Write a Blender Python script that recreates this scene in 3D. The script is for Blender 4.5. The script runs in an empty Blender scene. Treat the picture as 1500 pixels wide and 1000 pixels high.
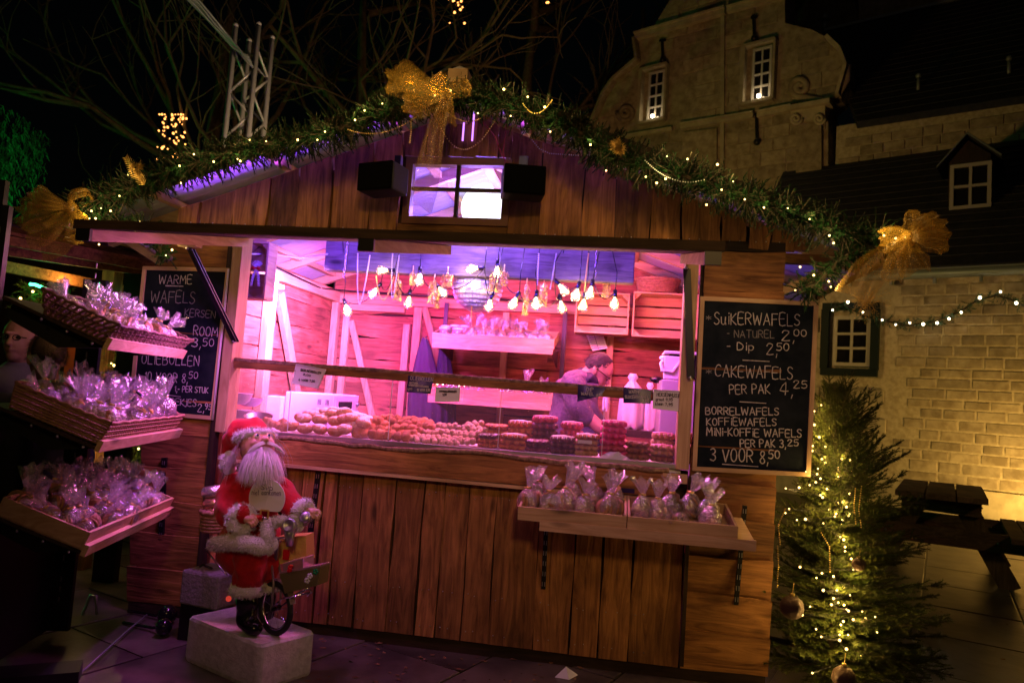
import bpy, math, random
from mathutils import Vector as V, Matrix, noise
from math import sin, cos, pi, radians
R = random.Random(11)
sc = bpy.context.scene
# ------------------------------------------------------------------ camera
CP = V((0, -3.75, 1.34))
YAW, PIT, ROL = radians(8.7), radians(4.3), radians(3.9)
FW = V((-sin(YAW)*cos(PIT), cos(YAW)*cos(PIT), sin(PIT)))
_r = V((cos(YAW), sin(YAW), 0)); _u = _r.cross(FW)
RT = _r*cos(ROL)+_u*sin(ROL); UP = -_r*sin(ROL)+_u*cos(ROL)
cd = bpy.data.cameras.new('camera'); co = bpy.data.objects.new('camera', cd); sc.collection.objects.link(co)
co.matrix_world = Matrix(((RT.x, UP.x, -FW.x, CP.x), (RT.y, UP.y, -FW.y, CP.y), (RT.z, UP.z, -FW.z, CP.z), (0, 0, 0, 1)))
cd.sensor_width = 36; cd.lens = 25.2; cd.clip_end = 400; cd.clip_start = .05
cd.dof.use_dof = True; cd.dof.focus_distance = 3.7; cd.dof.aperture_fstop = 3.2
sc.camera = co
FP = 1050.
def ray(px, py): return FW*FP + RT*(px-750) - UP*(py-500)
def aY(px, py, Y=0.):
    d = ray(px, py); return CP + d*((Y-CP.y)/d.y)
def aX(px, py, X=0.):
    d = ray(px, py); return CP + d*((X-CP.x)/d.x)
def aZ(px, py, Z=0.):
    d = ray(px, py); return CP + d*((Z-CP.z)/d.z)
def aD(px, py, D): return CP + ray(px, py)*(D/FP)
# ------------------------------------------------------------------ world, sun, exposure
w = bpy.data.worlds.new('World'); sc.world = w; w.use_nodes = True
nt = w.node_tree; bg = nt.nodes['Background']
sky = nt.nodes.new('ShaderNodeTexSky'); sky.sky_type = 'NISHITA'; sky.sun_disc = False
sky.sun_elevation = radians(4); sky.sun_rotation = radians(200)
nt.links.new(sky.outputs[0], bg.inputs[0]); bg.inputs[1].default_value = .0004
sl = bpy.data.lights.new('fill_sun', 'SUN'); sl.energy = .012; sl.angle = radians(.5); sl.color = (1, .8, .6)  # very weak sun lamp added as ambient frontal fill
so = bpy.data.objects.new('fill_sun', sl); sc.collection.objects.link(so); so.rotation_euler = (radians(50), 0, radians(-20))
sc.view_settings.view_transform = 'Standard'; sc.view_settings.look = 'None'
sc.view_settings.exposure = 0; sc.view_settings.gamma = 1; sc.view_settings.use_curve_mapping = False
sc.render.engine = 'CYCLES'
cy = sc.cycles; cy.use_denoising = True; cy.max_bounces = 7; cy.diffuse_bounces = 3; cy.glossy_bounces = 3
cy.transparent_max_bounces = 24; cy.transmission_bounces = 6; cy.sample_clamp_indirect = 3; cy.caustics_reflective = False; cy.caustics_refractive = False
def lamp(kind, name, loc, energy, color, size=.05, target=None, spot=60, blend=.5, sy=None):
    l = bpy.data.lights.new(name, kind); l.energy = energy; l.color = color
    if kind == 'AREA':
        l.size = size
        if sy: l.shape = 'RECTANGLE'; l.size_y = sy
    else: l.shadow_soft_size = size
    if kind == 'SPOT': l.spot_size = radians(spot); l.spot_blend = blend
    o = bpy.data.objects.new(name, l); sc.collection.objects.link(o); o.location = loc
    if target is not None: o.rotation_euler = (V(target)-V(loc)).to_track_quat('-Z', 'Y').to_euler()
    return o
MAG = (1, .10, .42); VIO = (.38, .12, 1); WARM = (1, .56, .22); AMB = (1, .58, .16)
lamp('SPOT', 'yard_fill_spot', (6.0, -3.5, 4.6), 150, (1, .60, .24), .3, (3.4, 3.6, .3), spot=52, blend=1)  # unseen spot added to lighten the picnic tables
# pink and violet LED fittings inside the stall
lamp('AREA', 'pink_tube_left', (-1.7, 1.08, 2.06), 48, (.95, .075, .78), 1.0, (-1.8, 2.1, 1.2), sy=.08)
lamp('AREA', 'pink_tube_right', (-.3, 1.08, 2.06), 38, (1, .09, .28), 1.0, (-.2, 2.1, 1.2), sy=.08)
lamp('AREA', 'counter_tube_light', (-.9, .52, 1.98), 52, (1, .15, .46), 2.3, (-.9, .40, .9), sy=.06)
lamp('SPOT', 'violet_flood_left', (-1.95, .70, 2.0), 420, (.74, .24, 1), .04, (-2.5, 1.30, 1.72), spot=100, blend=1)
lamp('AREA', 'violet_beam_light', (-1.0, .20, 2.22), 50, (.13, .035, 1), 2.4, (-.9, .95, 2.17), sy=.05)
lamp('POINT', 'violet_gable_light', (-1.0, .9, 2.52), 70, (.34, .16, 1), .10)
lamp('POINT', 'orange_back_light', (-.1, 1.45, 1.95), 9, (1, .34, .10), .08)
lamp('AREA', 'violet_lid_tube_left', (-1.55, -1.12, 1.83), 2.2, (1, .34, .62), 1.1, (-1.6, -.55, .8), sy=.04)
lamp('AREA', 'violet_lid_tube_right', (-.1, -1.05, 1.83), 1.9, (.92, .32, .85), .9, (-.1, -.35, .8), sy=.04)
lamp('AREA', 'violet_shelf_lamp', (-1.75, -.60, 1.66), 11, (.78, .17, 1), .4, (-2.3, -.8, .9), sy=.04)
# LED bars under both roof verges
for nm_, sg_, x_, L_, e_ in (('left', -1, -1.75, 1.5, 2.3), ('right', 1, -.35, .9, 1.1)):
    o_ = lamp('AREA', 'violet_verge_'+nm_, (x_, -.15, 2.93-.36*abs(x_+.925)-.105), e_, (.32, .06, 1), L_, sy=.02)
    ax_ = V((1, 0, -.36*sg_)).normalized(); up_ = V((.36*sg_, 0, 1)).normalized(); zz_ = -up_; yy_ = zz_.cross(ax_)
    o_.rotation_euler = Matrix((ax_, yy_, zz_)).transposed().to_euler(); o_.data.spread = radians(110)
# unseen spot behind the viewer, added for ambient light, floods on the old building
lamp('SPOT', 'market_fill_spot', (1.2, -8.5, 4.4), 620, (1, .57, .20), .35, (-.6, 0, 2.45), spot=40, blend=1)
# ------------------------------------------------------------------ materials
def _new(name):
    m = bpy.data.materials.new(name); m.use_nodes = True
    return m, m.node_tree.nodes, m.node_tree.links, m.node_tree.nodes['Principled BSDF']
def mat(name, col, rough=.6, metal=0., nz=0., ns=20., bump=0., col2=None, spec=None, trans=0., alpha=None, rnd=.0, sheen=0, coat=0, ior=None):
    m, N, L, b = _new(name)
    b.inputs['Roughness'].default_value = rough; b.inputs['Metallic'].default_value = metal
    b.inputs['Base Color'].default_value = (*col, 1)
    if spec is not None: b.inputs['Specular IOR Level'].default_value = spec
    if trans: b.inputs['Transmission Weight'].default_value = trans
    if alpha is not None: b.inputs['Alpha'].default_value = alpha
    if sheen: b.inputs['Sheen Weight'].default_value = sheen
    if coat: b.inputs['Coat Weight'].default_value = coat; b.inputs['Coat Roughness'].default_value = .1
    tc = N.new('ShaderNodeTexCoord'); oi = N.new('ShaderNodeObjectInfo')
    if col2 or bump or rnd:
        ad = N.new('ShaderNodeVectorMath'); ad.operation = 'ADD'
        ml = N.new('ShaderNodeMath'); ml.operation = 'MULTIPLY'; ml.inputs[1].default_value = 37
        L.new(oi.outputs['Random'], ml.inputs[0]); L.new(tc.outputs['Object'], ad.inputs[0]); L.new(ml.outputs[0], ad.inputs[1])
        n = N.new('ShaderNodeTexNoise'); n.inputs['Scale'].default_value = ns; n.inputs['Detail'].default_value = 5; n.inputs['Roughness'].default_value = .6
        L.new(ad.outputs[0], n.inputs['Vector'])
        c = None
        if col2:
            r = N.new('ShaderNodeValToRGB'); r.color_ramp.elements[0].position = .38; r.color_ramp.elements[1].position = .64
            r.color_ramp.elements[0].color = (*col, 1); r.color_ramp.elements[1].color = (*col2, 1)
            L.new(n.outputs['Fac'], r.inputs[0]); c = r.outputs[0]
        if rnd:
            hs = N.new('ShaderNodeHueSaturation'); mr = N.new('ShaderNodeMapRange')
            mr.inputs['To Min'].default_value = 1-rnd; mr.inputs['To Max'].default_value = 1+rnd
            L.new(oi.outputs['Random'], mr.inputs[0]); L.new(mr.outputs[0], hs.inputs['Value'])
            if c: L.new(c, hs.inputs['Color'])
            else: hs.inputs['Color'].default_value = (*col, 1)
            c = hs.outputs[0]
        if c: L.new(c, b.inputs['Base Color'])
        if bump:
            bp = N.new('ShaderNodeBump'); bp.inputs['Strength'].default_value = bump; bp.inputs['Distance'].default_value = .01
            L.new(n.outputs['Fac'], bp.inputs['Height']); L.new(bp.outputs[0], b.inputs['Normal'])
    return m
def wood(name, c1, c2, axis='x', rough=.6, grain=1., bump=.35, rnd=.28, dirt=.5):
    m, N, L, b = _new(name)
    tc = N.new('ShaderNodeTexCoord'); oi = N.new('ShaderNodeObjectInfo')
    ml = N.new('ShaderNodeMath'); ml.operation = 'MULTIPLY'; ml.inputs[1].default_value = 53
    L.new(oi.outputs['Random'], ml.inputs[0])
    ad = N.new('ShaderNodeVectorMath'); ad.operation = 'ADD'; L.new(tc.outputs['Object'], ad.inputs[0]); L.new(ml.outputs[0], ad.inputs[1])
    mp = N.new('ShaderNodeMapping'); s = {'x': (1.5, 15, 15), 'y': (15, 1.5, 15), 'z': (15, 15, 1.5)}[axis]
    mp.inputs['Scale'].default_value = [k*grain for k in s]; L.new(ad.outputs[0], mp.inputs[0])
    n = N.new('ShaderNodeTexNoise'); n.inputs['Scale'].default_value = 1.6; n.inputs['Detail'].default_value = 7; n.inputs['Roughness'].default_value = .62; n.inputs['Distortion'].default_value = 1.7
    L.new(mp.outputs[0], n.inputs['Vector'])
    r = N.new('ShaderNodeValToRGB'); r.color_ramp.elements[0].position = .32; r.color_ramp.elements[1].position = .66
    r.color_ramp.elements[0].color = (*c2, 1); r.color_ramp.elements[1].color = (*c1, 1)
    L.new(n.outputs['Fac'], r.inputs[0])
    n2 = N.new('ShaderNodeTexNoise'); n2.inputs['Scale'].default_value = 3.2; n2.inputs['Detail'].default_value = 4; L.new(ad.outputs[0], n2.inputs['Vector'])
    r2 = N.new('ShaderNodeMapRange'); r2.inputs['From Min'].default_value = .3; r2.inputs['From Max'].default_value = .7; r2.inputs['To Min'].default_value = dirt; r2.inputs['To Max'].default_value = 1.15
    L.new(n2.outputs['Fac'], r2.inputs[0])
    # knots
    mk = N.new('ShaderNodeMapping'); sk = {'x': (2.2, 6.5, 6.5), 'y': (6.5, 2.2, 6.5), 'z': (6.5, 6.5, 2.2)}[axis]; mk.inputs['Scale'].default_value = sk; L.new(ad.outputs[0], mk.inputs[0])
    vo = N.new('ShaderNodeTexVoronoi'); vo.inputs['Scale'].default_value = 1.; L.new(mk.outputs[0], vo.inputs['Vector'])
    kr = N.new('ShaderNodeMapRange'); kr.inputs['From Min'].default_value = .05; kr.inputs['From Max'].default_value = .15; kr.inputs['To Min'].default_value = .35; kr.inputs['To Max'].default_value = 1
    L.new(vo.outputs['Distance'], kr.inputs[0])
    mr = N.new('ShaderNodeMapRange'); mr.inputs['To Min'].default_value = 1-rnd; mr.inputs['To Max'].default_value = 1+rnd; L.new(oi.outputs['Random'], mr.inputs[0])
    m1 = N.new('ShaderNodeMath'); m1.operation = 'MULTIPLY'; L.new(r2.outputs[0], m1.inputs[0]); L.new(kr.outputs[0], m1.inputs[1])
    m2 = N.new('ShaderNodeMath'); m2.operation = 'MULTIPLY'; L.new(m1.outputs[0], m2.inputs[0]); L.new(mr.outputs[0], m2.inputs[1])
    vm = N.new('ShaderNodeVectorMath'); vm.operation = 'SCALE'; L.new(r.outputs[0], vm.inputs[0]); L.new(m2.outputs[0], vm.inputs['Scale'])
    L.new(vm.outputs[0], b.inputs['Base Color']); b.inputs['Roughness'].default_value = rough+.12; b.inputs['Specular IOR Level'].default_value = .3
    bp = N.new('ShaderNodeBump'); bp.inputs['Strength'].default_value = bump; bp.inputs['Distance'].default_value = .008
    L.new(n.outputs['Fac'], bp.inputs['Height']); L.new(bp.outputs[0], b.inputs['Normal'])
    return m
def emis(name, col, st, sample=False):
    m, N, L, b = _new(name); N.remove(b); e = N.new('ShaderNodeEmission')
    e.inputs[0].default_value = (*col, 1); e.inputs[1].default_value = st; L.new(e.outputs[0], N['Material Output'].inputs[0])
    m.cycles.emission_sampling = 'AUTO' if sample else 'NONE'
    return m
def film(name, tint, opac=.2, gloss=.25, rough=.12, bs=60, bump=.8, glit=0.):
    """thin see-through sheet: cellophane, glass, organza"""
    m, N, L, b = _new(name); N.remove(b)
    tr = N.new('ShaderNodeBsdfTransparent'); tr.inputs[0].default_value = (1, 1, 1, 1)
    df = N.new('ShaderNodeBsdfDiffuse'); df.inputs[0].default_value = (*tint, 1)
    tl = N.new('ShaderNodeBsdfTranslucent'); tl.inputs[0].default_value = (*tint, 1)
    gl = N.new('ShaderNodeBsdfGlossy'); gl.inputs[0].default_value = (1, 1, 1, 1); gl.inputs['Roughness'].default_value = rough
    mx = N.new('ShaderNodeMixShader'); mx.inputs[0].default_value = .4; L.new(df.outputs[0], mx.inputs[1]); L.new(tl.outputs[0], mx.inputs[2])
    m1 = N.new('ShaderNodeMixShader'); m1.inputs[0].default_value = opac; L.new(tr.outputs[0], m1.inputs[1]); L.new(mx.outputs[0], m1.inputs[2])
    m2 = N.new('ShaderNodeMixShader'); L.new(m1.outputs[0], m2.inputs[1]); L.new(gl.outputs[0], m2.inputs[2])
    lw = N.new('ShaderNodeLayerWeight'); lw.inputs[0].default_value = .3
    ml = N.new('ShaderNodeMath'); ml.operation = 'MULTIPLY_ADD'; ml.inputs[1].default_value = gloss; ml.inputs[2].default_value = gloss*.35; L.new(lw.outputs['Fresnel'], ml.inputs[0]); L.new(ml.outputs[0], m2.inputs[0])
    if bump:
        tc = N.new('ShaderNodeTexCoord'); n = N.new('ShaderNodeTexNoise'); n.inputs['Scale'].default_value = bs; n.inputs['Detail'].default_value = 3; L.new(tc.outputs['Object'], n.inputs['Vector'])
        bp = N.new('ShaderNodeBump'); bp.inputs['Strength'].default_value = bump; bp.inputs['Distance'].default_value = .01; L.new(n.outputs['Fac'], bp.inputs['Height'])
        for k in (df, gl, tl, lw): L.new(bp.outputs[0], k.inputs['Normal'])
    if glit:
        vo = N.new('ShaderNodeTexVoronoi'); vo.inputs['Scale'].default_value = 150; L.new(tc.outputs['Object'], vo.inputs['Vector'])
        c = N.new('ShaderNodeMath'); c.operation = 'LESS_THAN'; c.inputs[1].default_value = .26; L.new(vo.outputs['Distance'], c.inputs[0])
        g2 = N.new('ShaderNodeBsdfGlossy'); g2.inputs[0].default_value = (1, .75, .3, 1); g2.inputs['Roughness'].default_value = .35; L.new(bp.outputs[0], g2.inputs['Normal'])
        mm = N.new('ShaderNodeMath'); mm.operation = 'MULTIPLY'; mm.inputs[1].default_value = glit; L.new(c.outputs[0], mm.inputs[0])
        m3 = N.new('ShaderNodeMixShader'); L.new(mm.outputs[0], m3.inputs[0]); L.new(m2.outputs[0], m3.inputs[1]); L.new(g2.outputs[0], m3.inputs[2]); m2 = m3
    L.new(m2.outputs[0], N['Material Output'].inputs[0])
    return m
M = {}
for ax in 'xyz':
    M['larch_'+ax] = wood('larch_'+ax, (.47, .215, .072), (.15, .060, .020), ax, bump=.7, rnd=.34)
    M['pine_'+ax] = wood('pine_'+ax, (.62, .43, .24), (.44, .27, .13), ax, rnd=.12, dirt=.8, bump=.15)
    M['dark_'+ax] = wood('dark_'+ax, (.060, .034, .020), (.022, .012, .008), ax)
    M['inner_'+ax] = wood('inner_'+ax, (.52, .20, .11), (.22, .072, .035), ax, dirt=.5)
    M['table_'+ax] = wood('table_'+ax, (.26, .15, .085), (.12, .07, .04), ax)
M['edge'] = mat('bark_edge', (.16, .09, .06), .9, bump=.8, ns=40, col2=(.4, .26, .16))
M['black'] = mat('black_metal', (.012, .012, .013), .4, .3)
M['grille'] = mat('speaker_cloth', (.002, .002, .0025), 1., spec=.05)
M['spkside'] = mat('speaker_side', (.05, .05, .055), .6, spec=.2)
M['slate'] = mat('chalkboard', (.004, .008, .013), .85, spec=.15, bump=.05, ns=9, col2=(.014, .019, .026))
M['chalk'] = mat('chalk', (.62, .58, .55), .95, ns=60, col2=(.34, .32, .31))
M['chalk2'] = mat('faint_chalk', (.26, .25, .25), .95, ns=60, col2=(.13, .13, .13))
M['ink'] = mat('ink', (.03, .02, .03), .8)
M['white'] = mat('white_paint', (.8, .8, .78), .4)
M['offwhite'] = mat('off_white_plastic', (.72, .70, .68), .35)
M['chrome'] = mat('chrome', (.75, .75, .78), .18, 1)
M['silver'] = mat('brushed_metal', (.5, .5, .52), .35, .9)
M['gold'] = mat('gold_foil', (.85, .58, .16), .32, .55, bump=.5, ns=40)
M['goldglit'] = mat('gold_glitter', (.85, .55, .15), .35, .8, bump=1, ns=300)
M['organza'] = film('gold_organza', (.50, .28, .035), .42, .05, .4, 30, .3, glit=.10)
M['cello'] = film('cellophane', (.90, .84, .90), .27, .60, .16, 70, 1.)
M['glass'] = film('glass_pane', (.8, .8, .8), .03, .16, .03, 2, 0)
M['bulbglass'] = film('bulb_glass', (1, .85, .6), .16, .5, .08, 2, 0)
M['needle'] = mat('fir_needles', (.006, .030, .008), .8, col2=(.016, .060, .012), ns=8, spec=.12)
M['needle2'] = mat('spruce_needles', (.050, .080, .013), .7, col2=(.105, .120, .020), ns=6, spec=.2)
M['needlefar'] = mat('dark_garland_needles', (.02, .07, .035), .6)
M['twig'] = mat('twig_bark', (.045, .03, .015), .9)
M['bark'] = mat('tree_bark', (.12, .08, .05), .9, bump=.6, ns=12, col2=(.2, .14, .09))
M['fairy'] = emis('fairy_bulb', (1, .66, .20), 8)
M['fairyo'] = emis('amber_fairy_bulb', (1, .36, .08), 4.5)
M['filament'] = emis('bulb_filament', (1, .62, .25), 60)
M['greenled'] = emis('green_led', (.05, 1, .35), 10)
M['whiteled'] = emis('white_led', (1, .78, .5), 22)
M['pinkled'] = emis('pink_tube', (1, .35, .75), 5)
M['cookie'] = mat('cookie', (.52, .28, .12), .8, bump=.6, ns=90, col2=(.34, .16, .06), rnd=.25)
M['redtie'] = mat('red_ribbon', (.65, .01, .02), .4)
M['redfelt'] = mat('red_felt', (.54, .006, .010), .9, bump=.5, ns=30, col2=(.40, .004, .008), sheen=.1)
M['fur'] = mat('white_fur', (.86, .83, .82), .95, bump=.9, ns=120)
M['skin'] = mat('doll_skin', (.72, .38, .27), .5)
M['blackgloss'] = mat('black_patent', (.008, .008, .009), .12)
M['wicker'] = mat('brown_wicker', (.20, .105, .055), .65, col2=(.11, .055, .03), ns=50, bump=.6)
M['wickerlt'] = mat('light_wicker', (.40, .22, .12), .65, col2=(.26, .13, .07), ns=50, bump=.6)
M['stone'] = mat('limestone', (.42, .34, .22), .9, bump=1., ns=6, col2=(.25, .19, .11), rnd=.22)
M['stonepale'] = mat('pale_limestone', (.50, .42, .27), .9, bump=.4, ns=5, col2=(.36, .30, .19), rnd=.15)
M['mortar'] = mat('mortar', (.55, .46, .30), .95, bump=.5, ns=14, col2=(.38, .30, .18))
M['rooft'] = mat('roof_slates', (.018, .018, .024), .6, bump=.8, ns=9, col2=(.04, .035, .035))
M['paver'] = mat('wet_paving', (.065, .055, .045), .28, bump=.5, ns=3, col2=(.17, .14, .11), rnd=.35)
M['groundm'] = mat('wet_asphalt', (.035, .030, .030), .30, bump=.4, ns=14, col2=(.06, .05, .045))
M['concrete'] = mat('rough_concrete', (.62, .60, .59), .9, bump=.6, ns=30, col2=(.48, .46, .45))
M['foam'] = mat('grey_foam', (.20, .19, .18), .9, bump=.6, ns=60, col2=(.28, .26, .25))
M['gutter'] = mat('zinc', (.22, .25, .24), .5, .4)
M['greenpaint'] = mat('dark_green_paint', (.004, .012, .010), .6, spec=.2)
M['alu'] = mat('aluminium', (.62, .60, .58), .4, .2)
M['darkpane'] = mat('dark_pane', (.010, .009, .008), .08, spec=.6)
def corr():
    m = film('translucent_roofing', (.80, .80, .84), .92, .12, .35, 3, .2)
    return m
M['corr'] = corr()
# ------------------------------------------------------------------ mesh builder
class MB:
    def __init__(s): s.v = []; s.f = []; s.m = []; s.s = []
    def add(s, vs, fs, mi=0, sm=False, T=None):
        o = len(s.v)
        s.v += [tuple(T @ V(p)) if T else tuple(p) for p in vs]
        for f in fs: s.f.append([o+i for i in f]); s.m.append(mi); s.s.append(sm)
    def box(s, c, d, T=None, mi=0):
        c = V(c); x, y, z = d[0]/2, d[1]/2, d[2]/2
        vs = [c+V((a*x, b*y, e*z)) for e in (-1, 1) for b in (-1, 1) for a in (-1, 1)]
        s.add(vs, [(0, 2, 3, 1), (4, 5, 7, 6), (0, 1, 5, 4), (2, 6, 7, 3), (0, 4, 6, 2), (1, 3, 7, 5)], mi, False, T)
    def bar(s, a, b, wd, h, up=(0, 0, 1), mi=0, ch=0):
        a, b = V(a), V(b); d = (b-a).normalized(); up = V(up); sd = d.cross(up)
        if sd.length < 1e-4: sd = d.cross(V((0, 1, 0)))
        sd.normalize(); u = sd.cross(d).normalized()
        vs = []
        if ch:
            q = [(-1, -1+2*ch/h), (-1+2*ch/wd, -1), (1-2*ch/wd, -1), (1, -1+2*ch/h), (1, 1-2*ch/h), (1-2*ch/wd, 1), (-1+2*ch/wd, 1), (-1, 1-2*ch/h)]
        else: q = [(-1, -1), (1, -1), (1, 1), (-1, 1)]
        n = len(q)
        for p in (a, b): vs += [p+sd*(x*wd/2)+u*(y*h/2) for x, y in q]
        s.add(vs, [tuple(range(n))[::-1], tuple(range(n, 2*n))]+[(i, (i+1) % n, n+(i+1) % n, n+i) for i in range(n)][::1], mi)
    def prism(s, poly, off, mi=0):
        n = len(poly); off = V(off); a = [V(p) for p in poly]
        s.add(a+[p+off for p in a], [tuple(range(n)), tuple(range(2*n-1, n-1, -1))]+[(i, i+n, (i+1) % n+n, (i+1) % n) for i in range(n)], mi)
    def tube(s, pts, r, n=8, cap=True, sm=True, mi=0, sq=None):
        pts = [V(p) for p in pts]; k = len(pts)
        rs = r if isinstance(r, (list, tuple)) else [r]*k
        vs = []; prev = None
        for i, p in enumerate(pts):
            t = (pts[min(i+1, k-1)]-pts[max(i-1, 0)])
            if t.length < 1e-9: t = V((0, 0, 1))
            t.normalize()
            if prev is None:
                a = t.cross(V((0, 0, 1)))
                if a.length < .1: a = t.cross(V((0, 1, 0)))
            else: a = prev-t*prev.dot(t)
            a.normalize(); prev = a; b = t.cross(a)
            for j in range(n):
                q = 2*pi*j/n; vs.append(p+(a*cos(q)+b*sin(q)*(sq or 1))*rs[i])
        fs = [(i*n+j, i*n+(j+1) % n, (i+1)*n+(j+1) % n, (i+1)*n+j) for i in range(k-1) for j in range(n)]
        if cap: fs += [tuple(range(n))[::-1], tuple(range((k-1)*n, k*n))]
        s.add(vs, fs, mi, sm)
    def lathe(s, prof, n=16, T=None, mi=0, fn=None, sm=True, cap=True):
        vs = []
        for i, (r, z) in enumerate(prof):
            for j in range(n):
                a = 2*pi*j/n; rr, zz = (r, z) if fn is None else fn(r, z, a, i)
                vs.append(V((rr*cos(a), rr*sin(a), zz)))
        k = len(prof)
        fs = [(i*n+j, i*n+(j+1) % n, (i+1)*n+(j+1) % n, (i+1)*n+j) for i in range(k-1) for j in range(n)]
        if cap: fs += [tuple(range(n))[::-1], tuple(range((k-1)*n, k*n))]
        s.add(vs, fs, mi, sm, T)
    def ball(s, c, r, n=10, m=6, mi=0, T=None):
        rx, ry, rz = (r, r, r) if not isinstance(r, (tuple, list)) else r
        c = V(c); vs = [c+V((0, 0, -rz))]
        for i in range(1, m):
            ph = -pi/2+pi*i/m
            for j in range(n): a = 2*pi*j/n; vs.append(c+V((rx*cos(ph)*cos(a), ry*cos(ph)*sin(a), rz*sin(ph))))
        vs.append(c+V((0, 0, rz))); L = len(vs)-1
        fs = [(0, 1+(j+1) % n, 1+j) for j in range(n)]
        for i in range(m-2):
            for j in range(n): a = 1+i*n; fs.append((a+j, a+(j+1) % n, a+n+(j+1) % n, a+n+j))
        a = 1+(m-2)*n; fs += [(a+j, a+(j+1) % n, L) for j in range(n)]
        s.add(vs, fs, mi, True, T)
    def ribbon(s, pts, wid, side, mi=0, sm=True):
        """strip along pts; wid and side vector may be lists"""
        vs = []; k = len(pts)
        for i, p in enumerate(pts):
            sd = side[i] if isinstance(side, list) else side
            wd = wid[i] if isinstance(wid, list) else wid
            vs += [V(p)-V(sd)*wd/2, V(p)+V(sd)*wd/2]
        s.add(vs, [(2*i, 2*i+1, 2*i+3, 2*i+2) for i in range(k-1)], mi, sm)
    def mesh(s, name='mesh'):
        me = bpy.data.meshes.new(name); me.from_pydata([tuple(p) for p in s.v], [], s.f)
        me.polygons.foreach_set('material_index', s.m); me.polygons.foreach_set('use_smooth', s.s); me.update()
        return me
    def build(s, name, mats, parent=None, kind=None, bevel=0):
        me = s.mesh(name)
        return link(name, me, mats, parent, kind, bevel)
def wl(p):
    q = V((0, 0, 0))
    while p: q += p.location; p = p.parent
    return q
def link(name, me, mats, parent=None, kind=None, bevel=0):
    if not isinstance(mats, (list, tuple)): mats = [mats]
    if not me.materials:
        for m in mats: me.materials.append(M[m] if isinstance(m, str) else m)
    o = bpy.data.objects.new(name, me); sc.collection.objects.link(o)
    if parent: o.parent = parent; o.location = -wl(parent)
    if kind: o['kind'] = kind
    if bevel:
        b = o.modifiers.new('bevel', 'BEVEL'); b.width = bevel; b.segments = 2; b.limit_method = 'ANGLE'
    return o
def thing(name, label, cat, loc=(0, 0, 0), group=None):
    o = bpy.data.objects.new(name, None); sc.collection.objects.link(o); o.location = loc; o.empty_display_size = .05
    o['label'] = label; o['category'] = cat
    if group: o['group'] = group
    return o
def tag(o, label, cat, group=None):
    o['label'] = label; o['category'] = cat
    if group: o['group'] = group
    return o
def struct(o): o['kind'] = 'structure'; return o
def dup(root, loc=None, rot=None, label=None, scale=None, group=None):
    def cp(o, par):
        c = o.copy(); sc.collection.objects.link(c); c.parent = par
        for ch in list(o.children): cp(ch, c)
        return c
    r = cp(root, None)
    if loc is not None: r.location = loc
    if rot is not None: r.rotation_euler = rot
    if scale is not None: r.scale = scale if isinstance(scale, (tuple, list)) else (scale,)*3
    if label: r['label'] = label
    if group: r['group'] = group
    return r
def organic(name, m, chains, balls=(), voxel=.01, parent=None, amp=0, fr=8, smooth=4):
    mb = MB()
    for pts, rr in chains:
        # densify
        P = []; Q = []
        for i in range(len(pts)-1):
            for k in range(4): t = k/4; P.append(V(pts[i]).lerp(V(pts[i+1]), t)); Q.append(rr[i]*(1-t)+rr[i+1]*t)
        P.append(V(pts[-1])); Q.append(rr[-1]); mb.tube(P, Q, 12)
        mb.ball(pts[0], rr[0]*.99, 12, 8); mb.ball(pts[-1], rr[-1]*.99, 12, 8)
    for c, r in balls: mb.ball(c, r, 14, 10)
    me = mb.mesh(); o = bpy.data.objects.new('tmp', me); sc.collection.objects.link(o)
    rm = o.modifiers.new('r', 'REMESH'); rm.mode = 'VOXEL'; rm.voxel_size = voxel
    s_ = o.modifiers.new('s', 'SMOOTH'); s_.iterations = smooth; s_.factor = .6
    dg = bpy.context.evaluated_depsgraph_get(); m2 = bpy.data.meshes.new_from_object(o.evaluated_get(dg))
    bpy.data.objects.remove(o); bpy.data.meshes.remove(me)
    if amp:
        ns = [v.normal.copy() for v in m2.vertices]
        for v, n in zip(m2.vertices, ns): v.co += n*amp*noise.noise(v.co*fr)
    m2.polygons.foreach_set('use_smooth', [True]*len(m2.polygons)); m2.update(); m2.name = name
    return link(name, m2, m, parent)
def frame_of(d, up=V((0, 0, 1))):
    d = V(d).normalized(); x = d.cross(up)
    if x.length < .05: x = V((1, 0, 0))
    x.normalize(); return x, x.cross(d)
def sprig(mb, base, d, ln, nn, nl, wd, mi=0, stem=None):
    base = V(base); d = V(d).normalized(); x, y = frame_of(d)
    for i in range(nn):
        t = (i+R.random())/nn; p = base+d*(ln*t); a = R.random()*2*pi
        sd = x*cos(a)+y*sin(a); nd = (sd*.85+d*(.45+.5*t)).normalized(); l = nl*(.7+.5*R.random())*(1-.35*t)
        wv = d.cross(sd).normalized()*wd/2
        mb.add([p-wv, p+wv, p+nd*l], [(0, 1, 2)], mi)
    if stem is not None: mb.tube([base, base+d*ln], [wd*1.0, wd*.5], 3, False, True, stem)
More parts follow.
